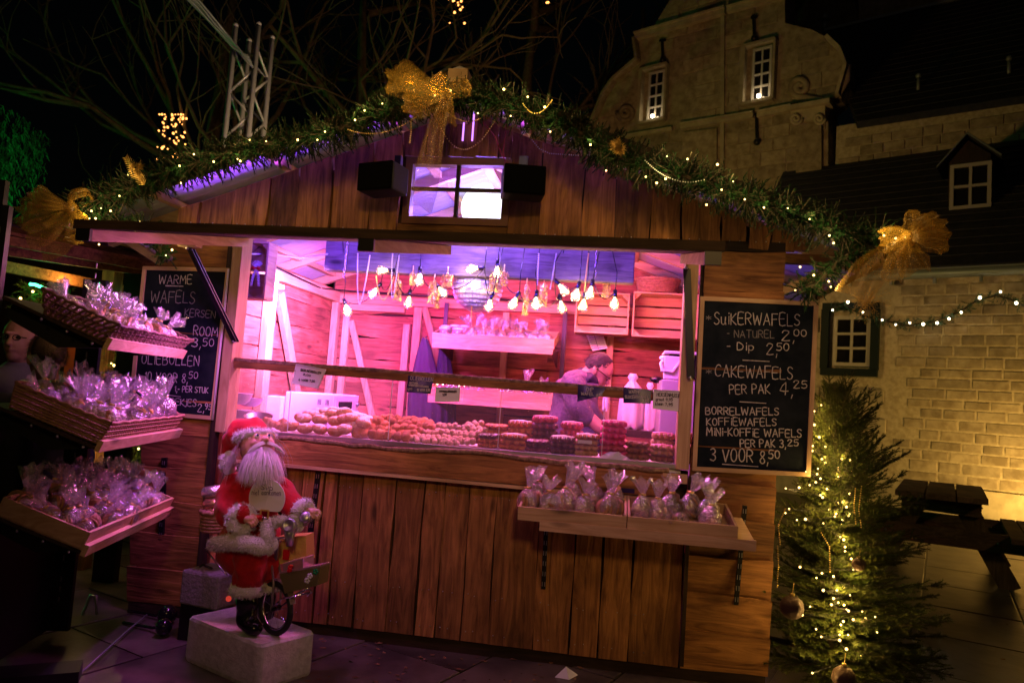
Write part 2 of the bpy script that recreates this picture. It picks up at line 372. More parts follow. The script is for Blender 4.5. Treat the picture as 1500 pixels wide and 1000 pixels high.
def plank(name, parent, a, b, wdir, tdir, wd, th, m, wob=.0, seg=5, amp2=None, mi2=None, sd=None, ends=None):
    """board from a to b; wdir across, tdir outward; wavy edges of height wob"""
    a, b, wdir, tdir = V(a), V(b), V(wdir).normalized(), V(tdir).normalized()
    if not wob: seg = 1
    ph = R.random()*100 if sd is None else sd
    mb = MB(); vs = []
    for i in range(seg+1):
        t = i/seg; p = a.lerp(b, t); L = (b-a).length*t
        lo = -wd/2+wob*noise.noise(V((L*3, ph, 0))); hi = wd/2+wob*noise.noise(V((L*3, ph+9, 3)))*(1 if amp2 is None else amp2)
        vs += [p+wdir*lo, p+wdir*hi, p+wdir*hi+tdir*th, p+wdir*lo+tdir*th]
    fs = [(0, 1, 2, 3), tuple(4*seg+k for k in (3, 2, 1, 0))]
    for i in range(seg):
        for k in range(4): fs.append((4*i+k, 4*(i+1)+k, 4*(i+1)+(k+1) % 4, 4*i+(k+1) % 4))
    mb.add(vs, fs)
    return mb.build(name, m, parent)
# ------------------------------------------------------------------ hand lettering (strokes)
G = {'A': '0,0 1.9,6 3.8,0;.7,2.1 3.1,2.1', 'B': '0,0 0,6 2.3,5.7 2.9,4.6 2.2,3.4 0,3.1;2.2,3.3 3.4,2.2 3,.6 1.8,0 0,0', 'C': '3.4,5 2.4,6 1,5.6 0,3.4 .3,1 1.6,0 3.2,.6',
 'D': '0,0 0,6 2,5.4 3.3,3.4 2.8,1 1.4,0 0,0', 'E': '3.2,6 0,6 0,0 3.2,0;0,3.1 2.6,3.1', 'F': '3.4,6 0,6 0,0;-.3,3.1 2.8,3.2', 'G': '3.3,5 2.4,6 1,5.6 0,3.4 .3,1 1.6,0 3.2,.6 3.3,2.6 2,2.6',
 'H': '0,0 0,6;3.2,0 3.2,6;0,3.1 3.2,3.1', 'I': '.6,0 .6,6', 'i': '.6,0 .6,4;.6,5.3 .6,5.8', 'J': '2.2,6 2.2,1 1.4,0 .2,.5', 'j': '1.2,4.6 1.2,0 .5,-1 -.4,-.5;1.2,5.6 1.2,6.1', 'K': '0,0 0,6;3,6 0,2.8 3.2,0', 'L': '0,6 0,0 3,0',
 'M': '0,0 .4,6 2.1,2.4 3.8,6 4.2,0', 'N': '0,0 0,6 3.2,0 3.2,6', 'O': '1.7,6 .5,5.2 0,3 .5,.8 1.7,0 2.9,.8 3.4,3 2.9,5.2 1.7,6', 'P': '0,0 0,6 2.4,5.8 3.2,4.5 2.4,3.2 0,2.9', 'R': '0,0 0,6 2.4,5.8 3.2,4.5 2.4,3.3 0,3;1.2,3 3.3,0',
 'S': '3,5.2 2,6 .8,5.8 .2,4.6 1,3.4 2.4,2.6 3,1.4 2.2,.2 .9,0 0,.7', 'T': '0,6 3.6,6;1.8,6 1.8,0', 'U': '0,6 .1,1.4 1.2,0 2.4,.3 3.1,1.8 3.2,6;3.2,2 3.3,0', 'V': '0,6 1.8,0 3.6,6', 'W': '0,6 1,0 2.4,4.6 3.8,0 5,6', 'Z': '0,6 3,6 0,0 3.2,0',
 'u': '0,4 .1,1 1,0 2.2,.6 2.6,4;2.6,1 2.8,0', 'p': '0,4 0,-2.2;0,3.4 1.3,4 2.5,3 2.4,1 1.2,0 0,.8', 'v': '0,4 1.3,0 2.6,4', 's': '2.2,3.6 1,4 .2,3 2,1.4 1.6,.2 0,.3', 'n': '0,0 0,4;0,3 1.4,4 2.4,3 2.4,0', 'e': '.1,2.1 2.3,2.3 1.9,3.7 .9,3.9 0,2.4 .4,.4 1.4,0 2.3,.6', 't': '.8,6 .8,.6 1.8,0;-.2,4 1.9,4',
 'a': '2.2,3.4 1.2,4 .1,2.8 .1,1 1,0 2.2,1;2.3,4 2.3,.5 2.7,0', 'o': '1.2,4 .1,3 .1,1 1.2,0 2.3,1 2.3,3 1.2,4', 'm': '0,0 0,4;0,3 1,4 1.7,3 1.7,0;1.7,3 2.7,4 3.4,3 3.4,0', 'k': '0,0 0,6;2,4 0,1.8 2.2,0', 'g': '2.2,3.4 1.2,4 .1,2.8 .1,1 1,0 2.2,1;2.3,4 2.2,-1.4 1,-2.2 0,-1.4', 'r': '0,0 0,4;0,2.8 1.2,4 2,3.6', 'l': '.4,6 .4,.6 1,0',
 '0': '1.5,6 .4,5.2 0,3 .4,.8 1.5,0 2.6,.8 3,3 2.6,5.2 1.5,6', '1': '.2,4.8 1.2,6 1.2,0', '2': '.1,4.6 .8,5.9 2.3,5.8 2.8,4.4 0,0 3.2,0', '3': '.2,5.4 1.6,6 2.8,5 2.4,3.7 1.2,3.2 2.6,2.6 3,1.2 1.8,0 0,.6', '4': '2.2,0 2.2,6 0,1.9 3.3,1.9',
 '5': '3,6 .6,6 .4,3.4 2,3.6 3,2.2 2.4,.4 1,0 0,.6', '7': '0,6 3,6 1,0', '8': '1.5,3.1 .4,4.4 1,5.8 2.2,5.8 2.6,4.6 1.5,3.1 .2,1.6 .8,.1 2.2,.1 2.8,1.4 1.5,3.1', '9': '2.8,4.2 1.6,3 .3,4 .7,5.6 2,6 2.9,4.8 2.6,2 1.4,0', ',': '.6,.4 .2,-1.4', '.': '.3,0 .3,.5', ';': '.4,3 .4,3.4;.4,.4 .1,-1', '-': '0,2.8 1.6,2.8',
 '*': '1.2,4.2 1.2,1;0,3.4 2.4,1.8;0,1.8 2.4,3.4', '/': '0,0 2,6', ' ': ''}
def lettering(mb, s, p0, p1, h, wd=.0045, up=V((0, 0, 1)), nrm=V((0, -1, 0)), mi=0, fit=True):
    p0, p1 = V(p0), V(p1); dx = (p1-p0); L = dx.length; dx.normalize(); up = (V(up)-dx*V(up).dot(dx)).normalized(); nrm = V(nrm)
    adv = []; x = 0
    for c in s:
        st = [[tuple(map(float, q.split(','))) for q in k.split()] for k in G[c].split(';')] if G[c] else []
        mxx = max([q[0] for k in st for q in k]+[0]) if st else 1.6
        adv.append((x, st)); x += mxx+1.25
    x -= 1.25; k = L/x if fit else h/6; hv = h/6
    for ox, st in adv:
        jy = R.uniform(-.25, .25); js = R.uniform(.93, 1.06)
        for pl in st:
            pts = [p0+dx*((ox+a)*k)+up*((b*js+jy)*hv) for a, b in pl]
            # smooth subdivide
            if len(pts) > 3:
                q = []
                for i in range(len(pts)-1):
                    pa, pb, pc, pd = pts[max(i-1, 0)], pts[i], pts[i+1], pts[min(i+2, len(pts)-1)]
                    for t in (0, .5): q.append(.5*((2*pb)+(pc-pa)*t+(2*pa-5*pb+4*pc-pd)*t*t+(3*pb-pa-3*pc+pd)*t**3))
                q.append(pts[-1]); pts = q
            for i in range(len(pts)-1):
                a, b = pts[i], pts[i+1]; d = (b-a)
                if d.length < 1e-6: continue
                d.normalize(); sd = d.cross(nrm).normalized()*wd/2*R.uniform(.75, 1.15); e = d*wd*.35; o = nrm*R.uniform(0, .0003)
                mb.add([a-sd-e+o, a+sd-e+o, b+sd+e+o, b-sd+e+o], [(0, 1, 2, 3)], mi)
def rule(mb, a, b, wd, nrm=V((0, -1, 0)), mi=0):
    a, b = V(a), V(b); d = (b-a).normalized(); sd = d.cross(V(nrm)).normalized()*wd/2
    mb.add([a-sd, a+sd, b+sd*.7, b-sd*.7], [(0, 1, 2, 3)], mi)
def fairy(parent, pts, r, m='fairy', name='bulb', glow=0, gcol=(1, .68, .25), every=1):
    me = None
    for i, p in enumerate(pts):
        if me is None:
            mb = MB(); mb.ball((0, 0, 0), r, 6, 4); me = mb.mesh(name)
        o = link(name, me, m, parent); o.location = V(p)-wl(parent); s = R.uniform(.6, 1.25); o.scale = (s, s, s)
        if glow and i % every == 0: lamp('POINT', 'bulb_glow', V(p)+V((0, -.022, .012)), glow, gcol, .008)
# ------------------------------------------------------------------ ground
mb = MB(); mb.add([(-60, -20, -.02), (60, -20, -.02), (60, 90, -.02), (-60, 90, -.02)], [(0, 1, 2, 3)])
ground = struct(mb.build('ground', 'groundm'))
gd = V((-.38, -.925, 0)).normalized()   # joint direction of the paving, from the seams in view
gx = V((gd.y, -gd.x, 0))*-1
org = aZ(1338, 1000, 0)
k = 0
for i in range(-10, 5):
    for j in range(-9, 14):
        W_, L_ = .62, .84
        c = org+gx*((i+.5)*W_)-gd*((j-.2+(.5 if i % 2 else 0))*L_)
        if c.x < -4.6 or c.y > 7.4 or c.y < -1.6 or k > 295: continue
        if -2.6 < c.x < .75 and c.y > .5: continue
        v = c-CP
        if v.dot(FW) < .8: continue
        qx = 750+1050*v.dot(RT)/v.dot(FW); qy = 500-1050*v.dot(UP)/v.dot(FW)
        if not (-150 < qx < 1650 and qy < 1150): continue
        h = R.uniform(-.002, .002); g = .006; mb = MB()
        P = [c+gx*(sx*(W_/2-g))+gd*(sy*(L_/2-g)) for sx, sy in ((-1, -1), (1, -1), (1, 1), (-1, 1))]
        P = [p+V((0, 0, h+R.uniform(-.0012, .0012))) for p in P]; Q = [p+V((0, 0, -.03)) for p in P]
        In = [c+(p-c)*.985+V((0, 0, h+.002)) for p in P]
        mb.add(P+Q+In, [(8, 9, 10, 11)]+[(a, (a+1) % 4, 8+(a+1) % 4, 8+a) for a in range(4)]+[(a+4, (a+1) % 4+4, (a+1) % 4, a) for a in range(4)])
        mb.build('paving_slab', 'paver', ground); k += 1
# ------------------------------------------------------------------ old building
BB = aZ(1400, 752, 0); WA = V((-.873, .488, 0)).normalized(); WN = V((-WA.y, WA.x, 0))
if WN.y > 0: WN = -WN
def wp(s, z, off=0.): return BB+WA*s+V((0, 0, z))-WN*off
def W(px, py, off=0.):
    d = ray(px, py); o = BB-WN*off; return CP+d*((o-CP).dot(WN)/d.dot(WN))
def WS(px, py, off=0.): p = W(px, py, off)-BB; return p.dot(WA), p.z
lamp('SPOT', 'wall_flood', wp(-1.5, .25, -1.15), 240, (1, .60, .15), .08, wp(-.75, 1.15, .1), spot=150, blend=1)
lamp('AREA', 'facade_flood', wp(4.2, 3.0, -4.5), 84, (1, .55, .18), .6, wp(4.6, 7.2, 2.5))
def inside(x, z, poly):
    c = False; n = len(poly)
    for i in range(n):
        x1, z1 = poly[i]; x2, z2 = poly[(i+1) % n]
        if (z1 > z) != (z2 > z) and x < (x2-x1)*(z-z1)/(z2-z1)+x1: c = not c
    return c
def stones(parent, poly, off, ch, cw, m, holes=(), limit=290, zmax=99, proud=.009, jt=.008):
    s0, s1 = min(p[0] for p in poly), max(p[0] for p in poly); z0, z1 = min(p[1] for p in poly), max(p[1] for p in poly)
    z = z0; n = 0
    while z < z1:
        h = ch*R.uniform(.85, 1.15); s = s0-R.random()*cw
        while s < s1:
            w_ = cw*R.uniform(.65, 1.35); a, b, c, d = s+jt, s+w_-jt, z+jt, z+h-jt
            cs, cz = (a+b)/2, (c+d)/2
            ok = all(inside(x, y, poly) for x, y in ((a+.02, c+.02), (b-.02, c+.02), (a+.02, d-.02), (b-.02, d-.02)))
            if ok and not any(a < hx1 and b > hx0 and c < hz1 and d > hz0 for hx0, hx1, hz0, hz1 in holes) and n < limit:
                p = proud*R.uniform(.5, 1.4); mb = MB(); e = .012
                o1 = [wp(x+R.uniform(-.006, .006), y+R.uniform(-.006, .006), off+.01) for x, y in ((a, c), (b, c), (b, d), (a, d))]
                o2 = [wp(x, y, off-p) for x, y in ((a+e, c+e), (b-e, c+e), (b-e, d-e), (a+e, d-e))]
                mb.add(o1+o2, [(4, 5, 6, 7)]+[(i, (i+1) % 4, 4+(i+1) % 4, 4+i) for i in range(4)])
                mb.build('stone', m, parent); n += 1
            s += w_
        z += h
# low wing with the gutter
wing = thing('stone_wing', 'low yellow lit stone wing with dark lean to roof and a green window frame', 'building', wp(0, 0))
mb = MB(); mb.prism([wp(4.2, -.1), wp(-9, -.1), wp(-9, 3.75), wp(4.2, 3.75)], -WN*.4); mb.build('wall', 'mortar', wing)
win = [WS(1207, 446), WS(1286, 551)]
wx0, wx1, wz0, wz1 = win[1][0], win[0][0], win[1][1], win[0][1]
sp = WS(1308, 600)[0]
stones(wing, [(sp, .42), (-1.5, .42), (-1.5, 3.62), (sp, 3.62)], 0, .165, .38, 'stone', limit=290)
stones(wing, [(2.9, .42), (sp, .42), (sp, 3.62), (2.9, 3.62)], -.03, .24, .52, 'stonepale', [(wx0-.02, wx1+.02, wz0-.02, wz1+.02)], limit=60)
mb = MB(); mb.prism([wp(3.0, -.05, -.10), wp(-8, -.05, -.10), wp(-8, .40, -.10), wp(3.0, .40, -.10)], -WN*.16); mb.build('plinth', 'stonepale', wing)
def sash(parent, a, b, off, cols, rows, fr=.05, mu=.022, frame_m='white', pane_m='darkpane', name='window'):
    """a: (s,z) of one corner, b: the other; frame, muntins, panes"""
    s0, s1 = sorted((a[0], b[0])); z0, z1 = sorted((a[1], b[1]))
    mb = MB()
    for q0, q1 in (((s0, z0+fr/2), (s1, z0+fr/2)), ((s0, z1-fr/2), (s1, z1-fr/2))): mb.bar(wp(*q0, off), wp(*q1, off), fr, .06, up=WN)
    for q0, q1 in (((s0+fr/2, z0+fr), (s0+fr/2, z1-fr)), ((s1-fr/2, z0+fr), (s1-fr/2, z1-fr))): mb.bar(wp(*q0, off), wp(*q1, off), fr, .06, up=WN)
    f = mb.build(name, frame_m, parent)
    iw, ih = (s1-s0-2*fr), (z1-z0-2*fr)
    mb = MB()
    for i in range(1, cols): mb.bar(wp(s0+fr+iw*i/cols, z0+fr, off), wp(s0+fr+iw*i/cols, z1-fr, off), mu, .04, up=WN)
    for j in range(1, rows): mb.bar(wp(s0+fr, z0+fr+ih*j/rows, off-.003), wp(s1-fr, z0+fr+ih*j/rows, off-.003), mu, .04, up=WN)
    mb.build('muntin', frame_m, f)
    for i in range(cols):
        for j in range(rows):
            mb = MB(); x0, x1 = s0+fr+iw*i/cols, s0+fr+iw*(i+1)/cols; y0, y1 = z0+fr+ih*j/rows, z0+fr+ih*(j+1)/rows
            mb.prism([wp(x0, y0, off+.01), wp(x1, y0, off+.01), wp(x1, y1, off+.01), wp(x0, y1, off+.01)], -WN*.008); mb.build('pane', pane_m, f)
    return f
mb = MB(); fr = .10
for q0, q1 in (((wx0, wz0+fr/2), (wx1, wz0+fr/2)), ((wx0, wz1-fr/2), (wx1, wz1-fr/2)), ((wx0+fr/2, wz0+fr), (wx0+fr/2, wz1-fr)), ((wx1-fr/2, wz0+fr), (wx1-fr/2, wz1-fr))):
    mb.bar(wp(*q0, -.05), wp(*q1, -.05), fr*1.25, .12, up=WN)
mb.build('outer_frame', 'greenpaint', wing)
sash(wing, WS(1222, 463, -.06), WS(1274, 537, -.06), -.06, 2, 3, .06, .04, frame_m=mat('cream_frame', (.42, .38, .30), .6))
# gutter
ga, gb = wp(4.0, 3.72, -.14), wp(-9, 3.72, -.14)
mb = MB(); mb.tube([ga, gb], .075, 10); mb.bar(ga+V((0, 0, .07)), gb+V((0, 0, .07)), .17, .02); mb.build('gutter', 'gutter', wing)
for i in range(9):
    mb = MB(); p = wp(2.2-i*.62, 3.62, -.06); mb.bar(p, p+V((0, 0, -.02))+WN*.12, .04, .09); mb.build('gutter_bracket', 'gutter', wing)
# lean-to roof
mb = MB(); mb.prism([wp(3.6, 3.78, -.16), wp(-9, 3.78, -.16), wp(-9, 6.55, 2.5), wp(3.6, 6.55, 2.5)], V((0, 0, .06))); lt = mb.build('roof', 'rooft', wing)
mb = MB()
for j in range(1, 16):
    t = j/16; a = wp(3.6, 3.78+2.77*t+.075, -.16+2.66*t); b_ = wp(-9, 3.78+2.77*t+.075, -.16+2.66*t); mb.bar(a, b_, .03, .014)
mb.build('slate_course', 'rooft', lt, kind='stuff')
# dormer
dm = thing('roof_dormer', 'small gabled dormer with four pane white window on the dark lean to roof', 'dormer', wp(.06, 5.0, 1.0))
d0, d1_, dz = WS(1462, 222, 1.0), WS(1380, 238, 1.0), 0
ap = WS(1418, 200, 1.0); zb = WS(1415, 308, 1.0)[1]
sL, sR = d1_[0]-.10, d0[0]+.10
mb = MB(); mb.prism([wp(sL, zb, 1.02), wp(sR, zb, 1.02), wp(sR, d0[1]-.02, 1.02), wp(ap[0], ap[1]-.06, 1.02), wp(sL, d1_[1]-.02, 1.02)], -WN*1.2); mb.build('cheek', 'dark_z', dm)
mb = MB()
for q in ((sL+.16, d1_[1]-.04), (sR-.16, d0[1]-.04)):
    a = wp(ap[0], ap[1], .90); b_ = wp(q[0], q[1]-.08, .90); n_ = V((0, 0, .05)); mb.prism([a, b_, b_+n_, a+n_], -WN*1.5)
mb.build('dormer_roof', 'rooft', dm)
mb = MB()
for q in ((sL+.16, d1_[1]-.04), (sR-.16, d0[1]-.04)): mb.bar(wp(ap[0], ap[1]+.02, .885), wp(q[0], q[1]-.07, .885), .02, .06, up=WN)
mb.build('bargeboard', 'gutter', dm)
sash(dm, WS(1392, 243, .98), WS(1452, 303, .98), .98, 2, 2, .06, .045, frame_m=mat('dull_cream_frame', (.40, .36, .30), .6))
# high roof with wall band below
hall = thing('great_hall', 'tall stone hall behind, band of wall under a huge dark slate roof', 'building', wp(-3, 0, 4))
mb = MB(); mb.prism([wp(2.55, 6.3, 2.55), wp(-9, 6.3, 2.55), wp(-9, 7.45, 2.55), wp(2.55, 7.45, 2.55)], -WN*.4); mb.build('wall', 'mortar', hall)
stones(hall, [(2.5, 6.5), (-1.2, 6.5), (-1.2, 7.35), (2.5, 7.35)], 2.53, .22, .42, 'stone', limit=60)
e0, e1 = W(1256, 178, 2.3), wp(-9, WS(1500, 148, 2.3)[1], 2.3)
r0 = W(1208, 47, 6.5); r1 = r0+(W(1413, -1, 6.5)-r0)*4
mb = MB(); mb.prism([e0, e1, r1, r0], V((0, 0, -.15))); hr = mb.build('roof', 'rooft', hall)
mb = MB()
for j in range(1, 20):
    t = j/20; mb.bar(e0.lerp(r0, t), e1.lerp(r1, t), .03, .016)
mb.build('slate_course', 'rooft', hr, kind='stuff')
mb = MB(); mb.bar(r0+V((0, 0, .03)), r1+V((0, 0, .03)), .14, .08); mb.build('ridge_tile', 'gutter', hr)
for px, py in ((1345, 132), (1478, 108)):
    mb = MB(); d = ray(px, py); nn = (e1-e0).cross(r0-e0).normalized(); p = CP+d*((e0-CP).dot(nn)/d.dot(nn))
    mb.tube([p, p+V((0, 0, .28))], .035, 8); mb.ball(p+V((0, 0, .30)), .06, 8, 6); mb.build('vent_pipe', 'gutter', hr)
mb = MB(); p = r0+V((0, 0, .0)); mb.tube([p, p+V((0, 0, .3))], .07, 8); mb.ball(p+V((0, 0, .38)), .13, 8, 6); mb.build('finial', 'gutter', hr)
# tower stub with a dark arch behind the roof
tw = thing('stone_tower', 'stone tower part with a big dark round arch above the slate roof', 'tower', W(1240, 60, 9))
mb = MB()
cx_ = 1213
arc = [W(cx_+62*cos(a), 6-62*sin(a), 9) for a in [pi*k/12 for k in range(13)]]
mb.prism([W(1150, 60, 9.4), W(1430, 60, 9.4), W(1430, -120, 9.4), W(1150, -120, 9.4)], -WN*.3); mb.build('niche', 'black', tw)
out = [W(1336, 60, 9), W(1420, 60, 9), W(1420, -130, 9), W(1140, -130, 9), W(1140, 60, 9), W(1158, 60, 9), W(1155, 6, 9)]+[W(cx_+45*cos(a), 6-48*sin(a), 9) for a in [pi-pi*k/10 for k in range(11)]][1:]+[W(1258, 60, 9)]
mb.prism(out, -WN*.5); mb.build('wall', 'stone', tw)
# gabled facade
OF = 2.5
fpx = [(1213, 700), (1213, 152), (1228, 140), (1238, 118), (1240, 98), (1231, 76), (1214, 57), (1190, 44), (1166, 38), (1150, 34), (1148, -90), (1020, -90), (985, -6), (957, 40), (934, 52), (931, 60), (935, 88), (918, 100), (900, 118), (885, 140), (873, 160), (868, 182), (866, 700)]
poly = [WS(x, y, OF) for x, y in fpx]
fac = thing('gabled_facade', 'tall brown stone facade with curled gable, pilasters and two small white windows', 'building', wp(5, 0, 3))
mb = MB(); mb.prism([wp(s, z, OF) for s, z in poly], -WN*.8); mb.build('wall', 'stone', fac)
w1 = (WS(977, 103, OF), WS(943, 180, OF)); w2 = (WS(1134, 68, OF), WS(1094, 152, OF))
holes = [(a[0]-.12, b[0]+.12, b[1]-.10, a[1]+.16) for a, b in (w1, w2)]
stones(fac, [(s, max(z, 3.2)) for s, z in poly], OF-.004, .32, .62, 'stone', holes, limit=290, proud=.016)
for a, b in (w1, w2):
    mb = MB(); s0, s1, z0, z1 = a[0]-.06, b[0]+.08, b[1]-.05, a[1]+.10
    for q0, q1, t_ in (((s0, z1), (s1, z1), .07), ((s1, z0), (s1, z1), .09), ((s0, z0), (s0, z1), .05), ((s0, z0), (s1, z0), .07)):
        mb.bar(wp(*q0, OF-.08), wp(*q1, OF-.08), t_, .20, up=WN)
    sr = mb.build('window_surround', 'stonepale', fac)
    sash(fac, (s0+.07, z0+.03), (s1-.20, z1-.10), OF-.06, 2, 4, .05, .035, frame_m=mat('aged_white_frame', (.52, .48, .42), .6))
    pl_ = wp((s0+s1)/2-.05, z0+.10, OF-.17); mb = MB(); mb.ball((0, 0, 0), .045, 8, 6); o = mb.build('sill_lamp', emis('sill_lamp', (1, .85, .6), 12), fac); o.location = pl_-wl(fac)
    lamp('POINT', 'sill_lamp_light', pl_+V((0, 0, .05))+WN*.03, 2.2, (1, .74, .42), .04)
def course(px0, px1, off, h, th, parent=fac, m='stonepale', nm='cornice'):
    mb = MB(); mb.bar(W(*px0, off), W(*px1, off), th, h, up=(0, 0, 1)); mb.bar(W(*px0, off)+V((0, 0, h*.7)), W(*px1, off)+V((0, 0, h*.7)), th*1.5, h*.45, up=(0, 0, 1)); mb.build(nm, m, parent)
course((998, 187), (1104, 170), OF-.06, .10, .14); course((1110, 170), (1160, 160), OF-.06, .10, .14); course((885, 206), (985, 190), OF-.05, .06, .10)
course((931, 56), (1063, 18), OF-.07, .12, .18); course((1066, 17), (1150, -6), OF-.07, .10, .16)
mb = MB(); mb.bar(W(1059, 16, OF-.06), W(1057, 420, OF-.06), .09, .05, up=WN); mb.build('downpipe', 'stonepale', fac)
for x0, x1 in ((1002, 1052), (1168, 1205)):
    mb = MB(); t = 196 if x0 < 1100 else 182; mb.prism([W(x0, t, OF), W(x1, t-6, OF), W(x1, 560, OF), W(x0, 560, OF)], WN*.10); mb.build('pilaster', 'stone', fac)
mb = MB(); mb.prism([W(1160, 164, OF), W(1212, 155, OF), W(1212, 178, OF), W(1166, 184, OF)], WN*.2)
for px in (1166, 1200):
    pts = [];
    for k in range(22): a = k*.5; r = 9*(1-k/24); pts.append(W(px+r*cos(a), 174+r*sin(a), OF-.24))
    mb.tube(pts, .035, 6)
mb.bar(W(1156, 162, OF-.15), W(1218, 151, OF-.15), .34, .10); mb.build('ionic_capital', 'stonepale', fac)
for (px, py, rr, sgn) in ((1172, 128, 17, 1), (917, 165, 13, -1)):
    pts = []
    for k in range(30): a = k*.42; r = rr*(1-k/33); pts.append(W(px+sgn*r*cos(a), py+r*sin(a), OF-.05))
    if sgn > 0: pts = [W(1243, 96, OF-.05), W(1240, 118, OF-.05), W(1228, 138, OF-.05), W(1205, 148, OF-.05)]+pts[3:]
    mb = MB(); mb.tube(pts, .075 if sgn > 0 else .06, 8); mb.build('scroll', 'stone', fac)
for a in (((1228, 140), (1240, 98)), ((1240, 98), (1231, 74)), ((1231, 74), (1212, 56)), ((885, 140), (900, 118)), ((900, 118), (935, 88)), ((935, 88), (931, 58)), ((868, 182), (885, 140))):
    mb = MB(); mb.bar(W(*a[0], OF-.10), W(*a[1], OF-.10), .30, .07, up=WN.cross(WA)); mb.build('coping', 'stonepale' if a[0][0] > 1200 else 'stone', fac)
for x, y0, y1 in ((970, 58, 88), (1104, 24, 56), (1108, 166, 208)):
    mb = MB(); mb.bar(W(x, y0, OF-.07), W(x+1, y1, OF-.07), .06, .05, up=WN); mb.bar(W(x-4, y0+2, OF-.08), W(x+5, y0+1, OF-.08), .05, .05, up=WN); mb.ball(W(x+1, y1, OF-.07), .08, 8, 6); mb.build('wall_anchor', 'black', fac)
# garland along the wing
gpx = [(1218, 452), (1240, 447), (1262, 462), (1290, 469), (1330, 477), (1370, 471), (1405, 457), (1432, 440), (1462, 432), (1485, 441), (1520, 458), (1600, 470)]
gp = [W(x, y, -.22) for x, y in gpx]
def along(pts, step):
    out = []; acc = 0
    for i in range(len(pts)-1):
        L = (pts[i+1]-pts[i]).length; n = max(1, int(L/step))
        out += [(pts[i].lerp(pts[i+1], k/n), (pts[i+1]-pts[i]).normalized()) for k in range(n)]
    return out
gl = thing('wall_garland', 'fir garland with white lights swagged along the yellow stone wall', 'garland', gp[3])
mb = MB()
for p, d in along(gp, .035):
    for _ in range(2): sprig(mb, p, V((R.uniform(-1, 1), R.uniform(-1, 1), R.uniform(-1, .8)))+d*.5, .12, 16, .07, .010)
mb.build('foliage', 'needlefar', gl, kind='stuff')
mb = MB(); mb.tube(gp, .015, 5); mb.build('wire', 'twig', gl)
fairy(gl, [p+V((0, -.07, R.uniform(-.05, .05)))for p, d in along(gp, .17)], .019, emis('cool_bulb', (1, .80, .5), 16), glow=0)
# ------------------------------------------------------------------ bare trees behind
def bare_tree(name, label, base, h, seed, grp=None, lean=0., mt='bark'):
    rr = random.Random(seed); tr = thing(name, label, 'tree', base, grp); base = V(base)
    mb = MB(); top = base+V((lean*h, 0, h)); pts = [base.lerp(top, t)+V((rr.uniform(-.08, .08), rr.uniform(-.08, .08), 0))*h*.1 for t in (0, .25, .5, .75, 1)]
    mb.tube(pts, [h*.028, h*.022, h*.016, h*.010, h*.005], 8); mb.build('trunk', mt, tr)
    mb = MB()
    def grow(p, d, l, r, dep):
        q = p
        P = [p]
        for k in range(3):
            d = (d+V((rr.uniform(-.3, .3), rr.uniform(-.3, .3), rr.uniform(-.15, .25)))).normalized(); q = q+d*l/3; P.append(q)
        mb.tube(P, [r, r*.8, r*.6, r*.45], 4, False)
        if dep:
            for k in range(3): grow(P[rr.choice((1, 2, 3))], (d+V((rr.uniform(-1, 1), rr.uniform(-1, 1), rr.uniform(-.4, .8)))).normalized(), l*.68, r*.5, dep-1)
    for k in range(9):
        t = rr.uniform(.3, .95); a = rr.random()*6.28; p = base.lerp(top, t)
        grow(p, V((cos(a), sin(a), rr.uniform(.2, .9))), h*.30*(1.2-t*.6), h*.010, 3)
    mb.build('crown', mt, tr, kind='stuff'); return tr
bare_tree('bare_tree', 'bare winter tree with dim branches behind the lattice mast', (-5.5, 11, 0), 11, 3, lean=-.06)
bare_tree('bare_tree', 'tall bare winter tree behind the ridge of the waffle stall', (-3.0, 16, 0), 14, 5, lean=.0)
bare_tree('bare_tree', 'bare winter tree beside the left edge of the stone gable', (.6, 24, 0), 17, 9, lean=-.03)
bare_tree('bare_tree', 'bare winter tree in the dark at the far left above the neighbouring stall', (-10.5, 12, 0), 12, 21, lean=.05)
lamp('AREA', 'tree_uplight', (-3.5, 7, .3), 15, (1, .42, .18), 1.0, (-3, 13, 7))
# fairy light clusters hanging in the trees
for (x0, y0, x1, y1, n, lab) in ((236, 172, 274, 236, 60, 'amber light cluster in the tree left of the lattice mast'), (662, -6, 678, 38, 20, 'amber light cluster hanging above the stall ridge at the top edge'), (797, -6, 806, 8, 6, 'small amber light cluster cut by the top edge of the picture')):
    t = thing('light_cluster', lab, 'fairy lights', aY((x0+x1)/2, y0, 9)); P = []
    mb = MB()
    for k in range(6):
        x = x0+(x1-x0)*(k+.5)/6; a = aY(x, y0-10, 9+R.uniform(-.3, .3)); b_ = aY(x+R.uniform(-5, 5), y1, 9+R.uniform(-.3, .3)); mb.tube([a, a.lerp(b_, .5)+V((R.uniform(-.1, .1), 0, 0)), b_], .006, 4)
        for q in range(max(1, n//6)): P.append(a.lerp(b_, min(1, max(.1, R.random())))+V((R.uniform(-.1, .1), -.05, 0)))
    mb.build('wire', 'black', t); fairy(t, P, .020, 'fairyo')
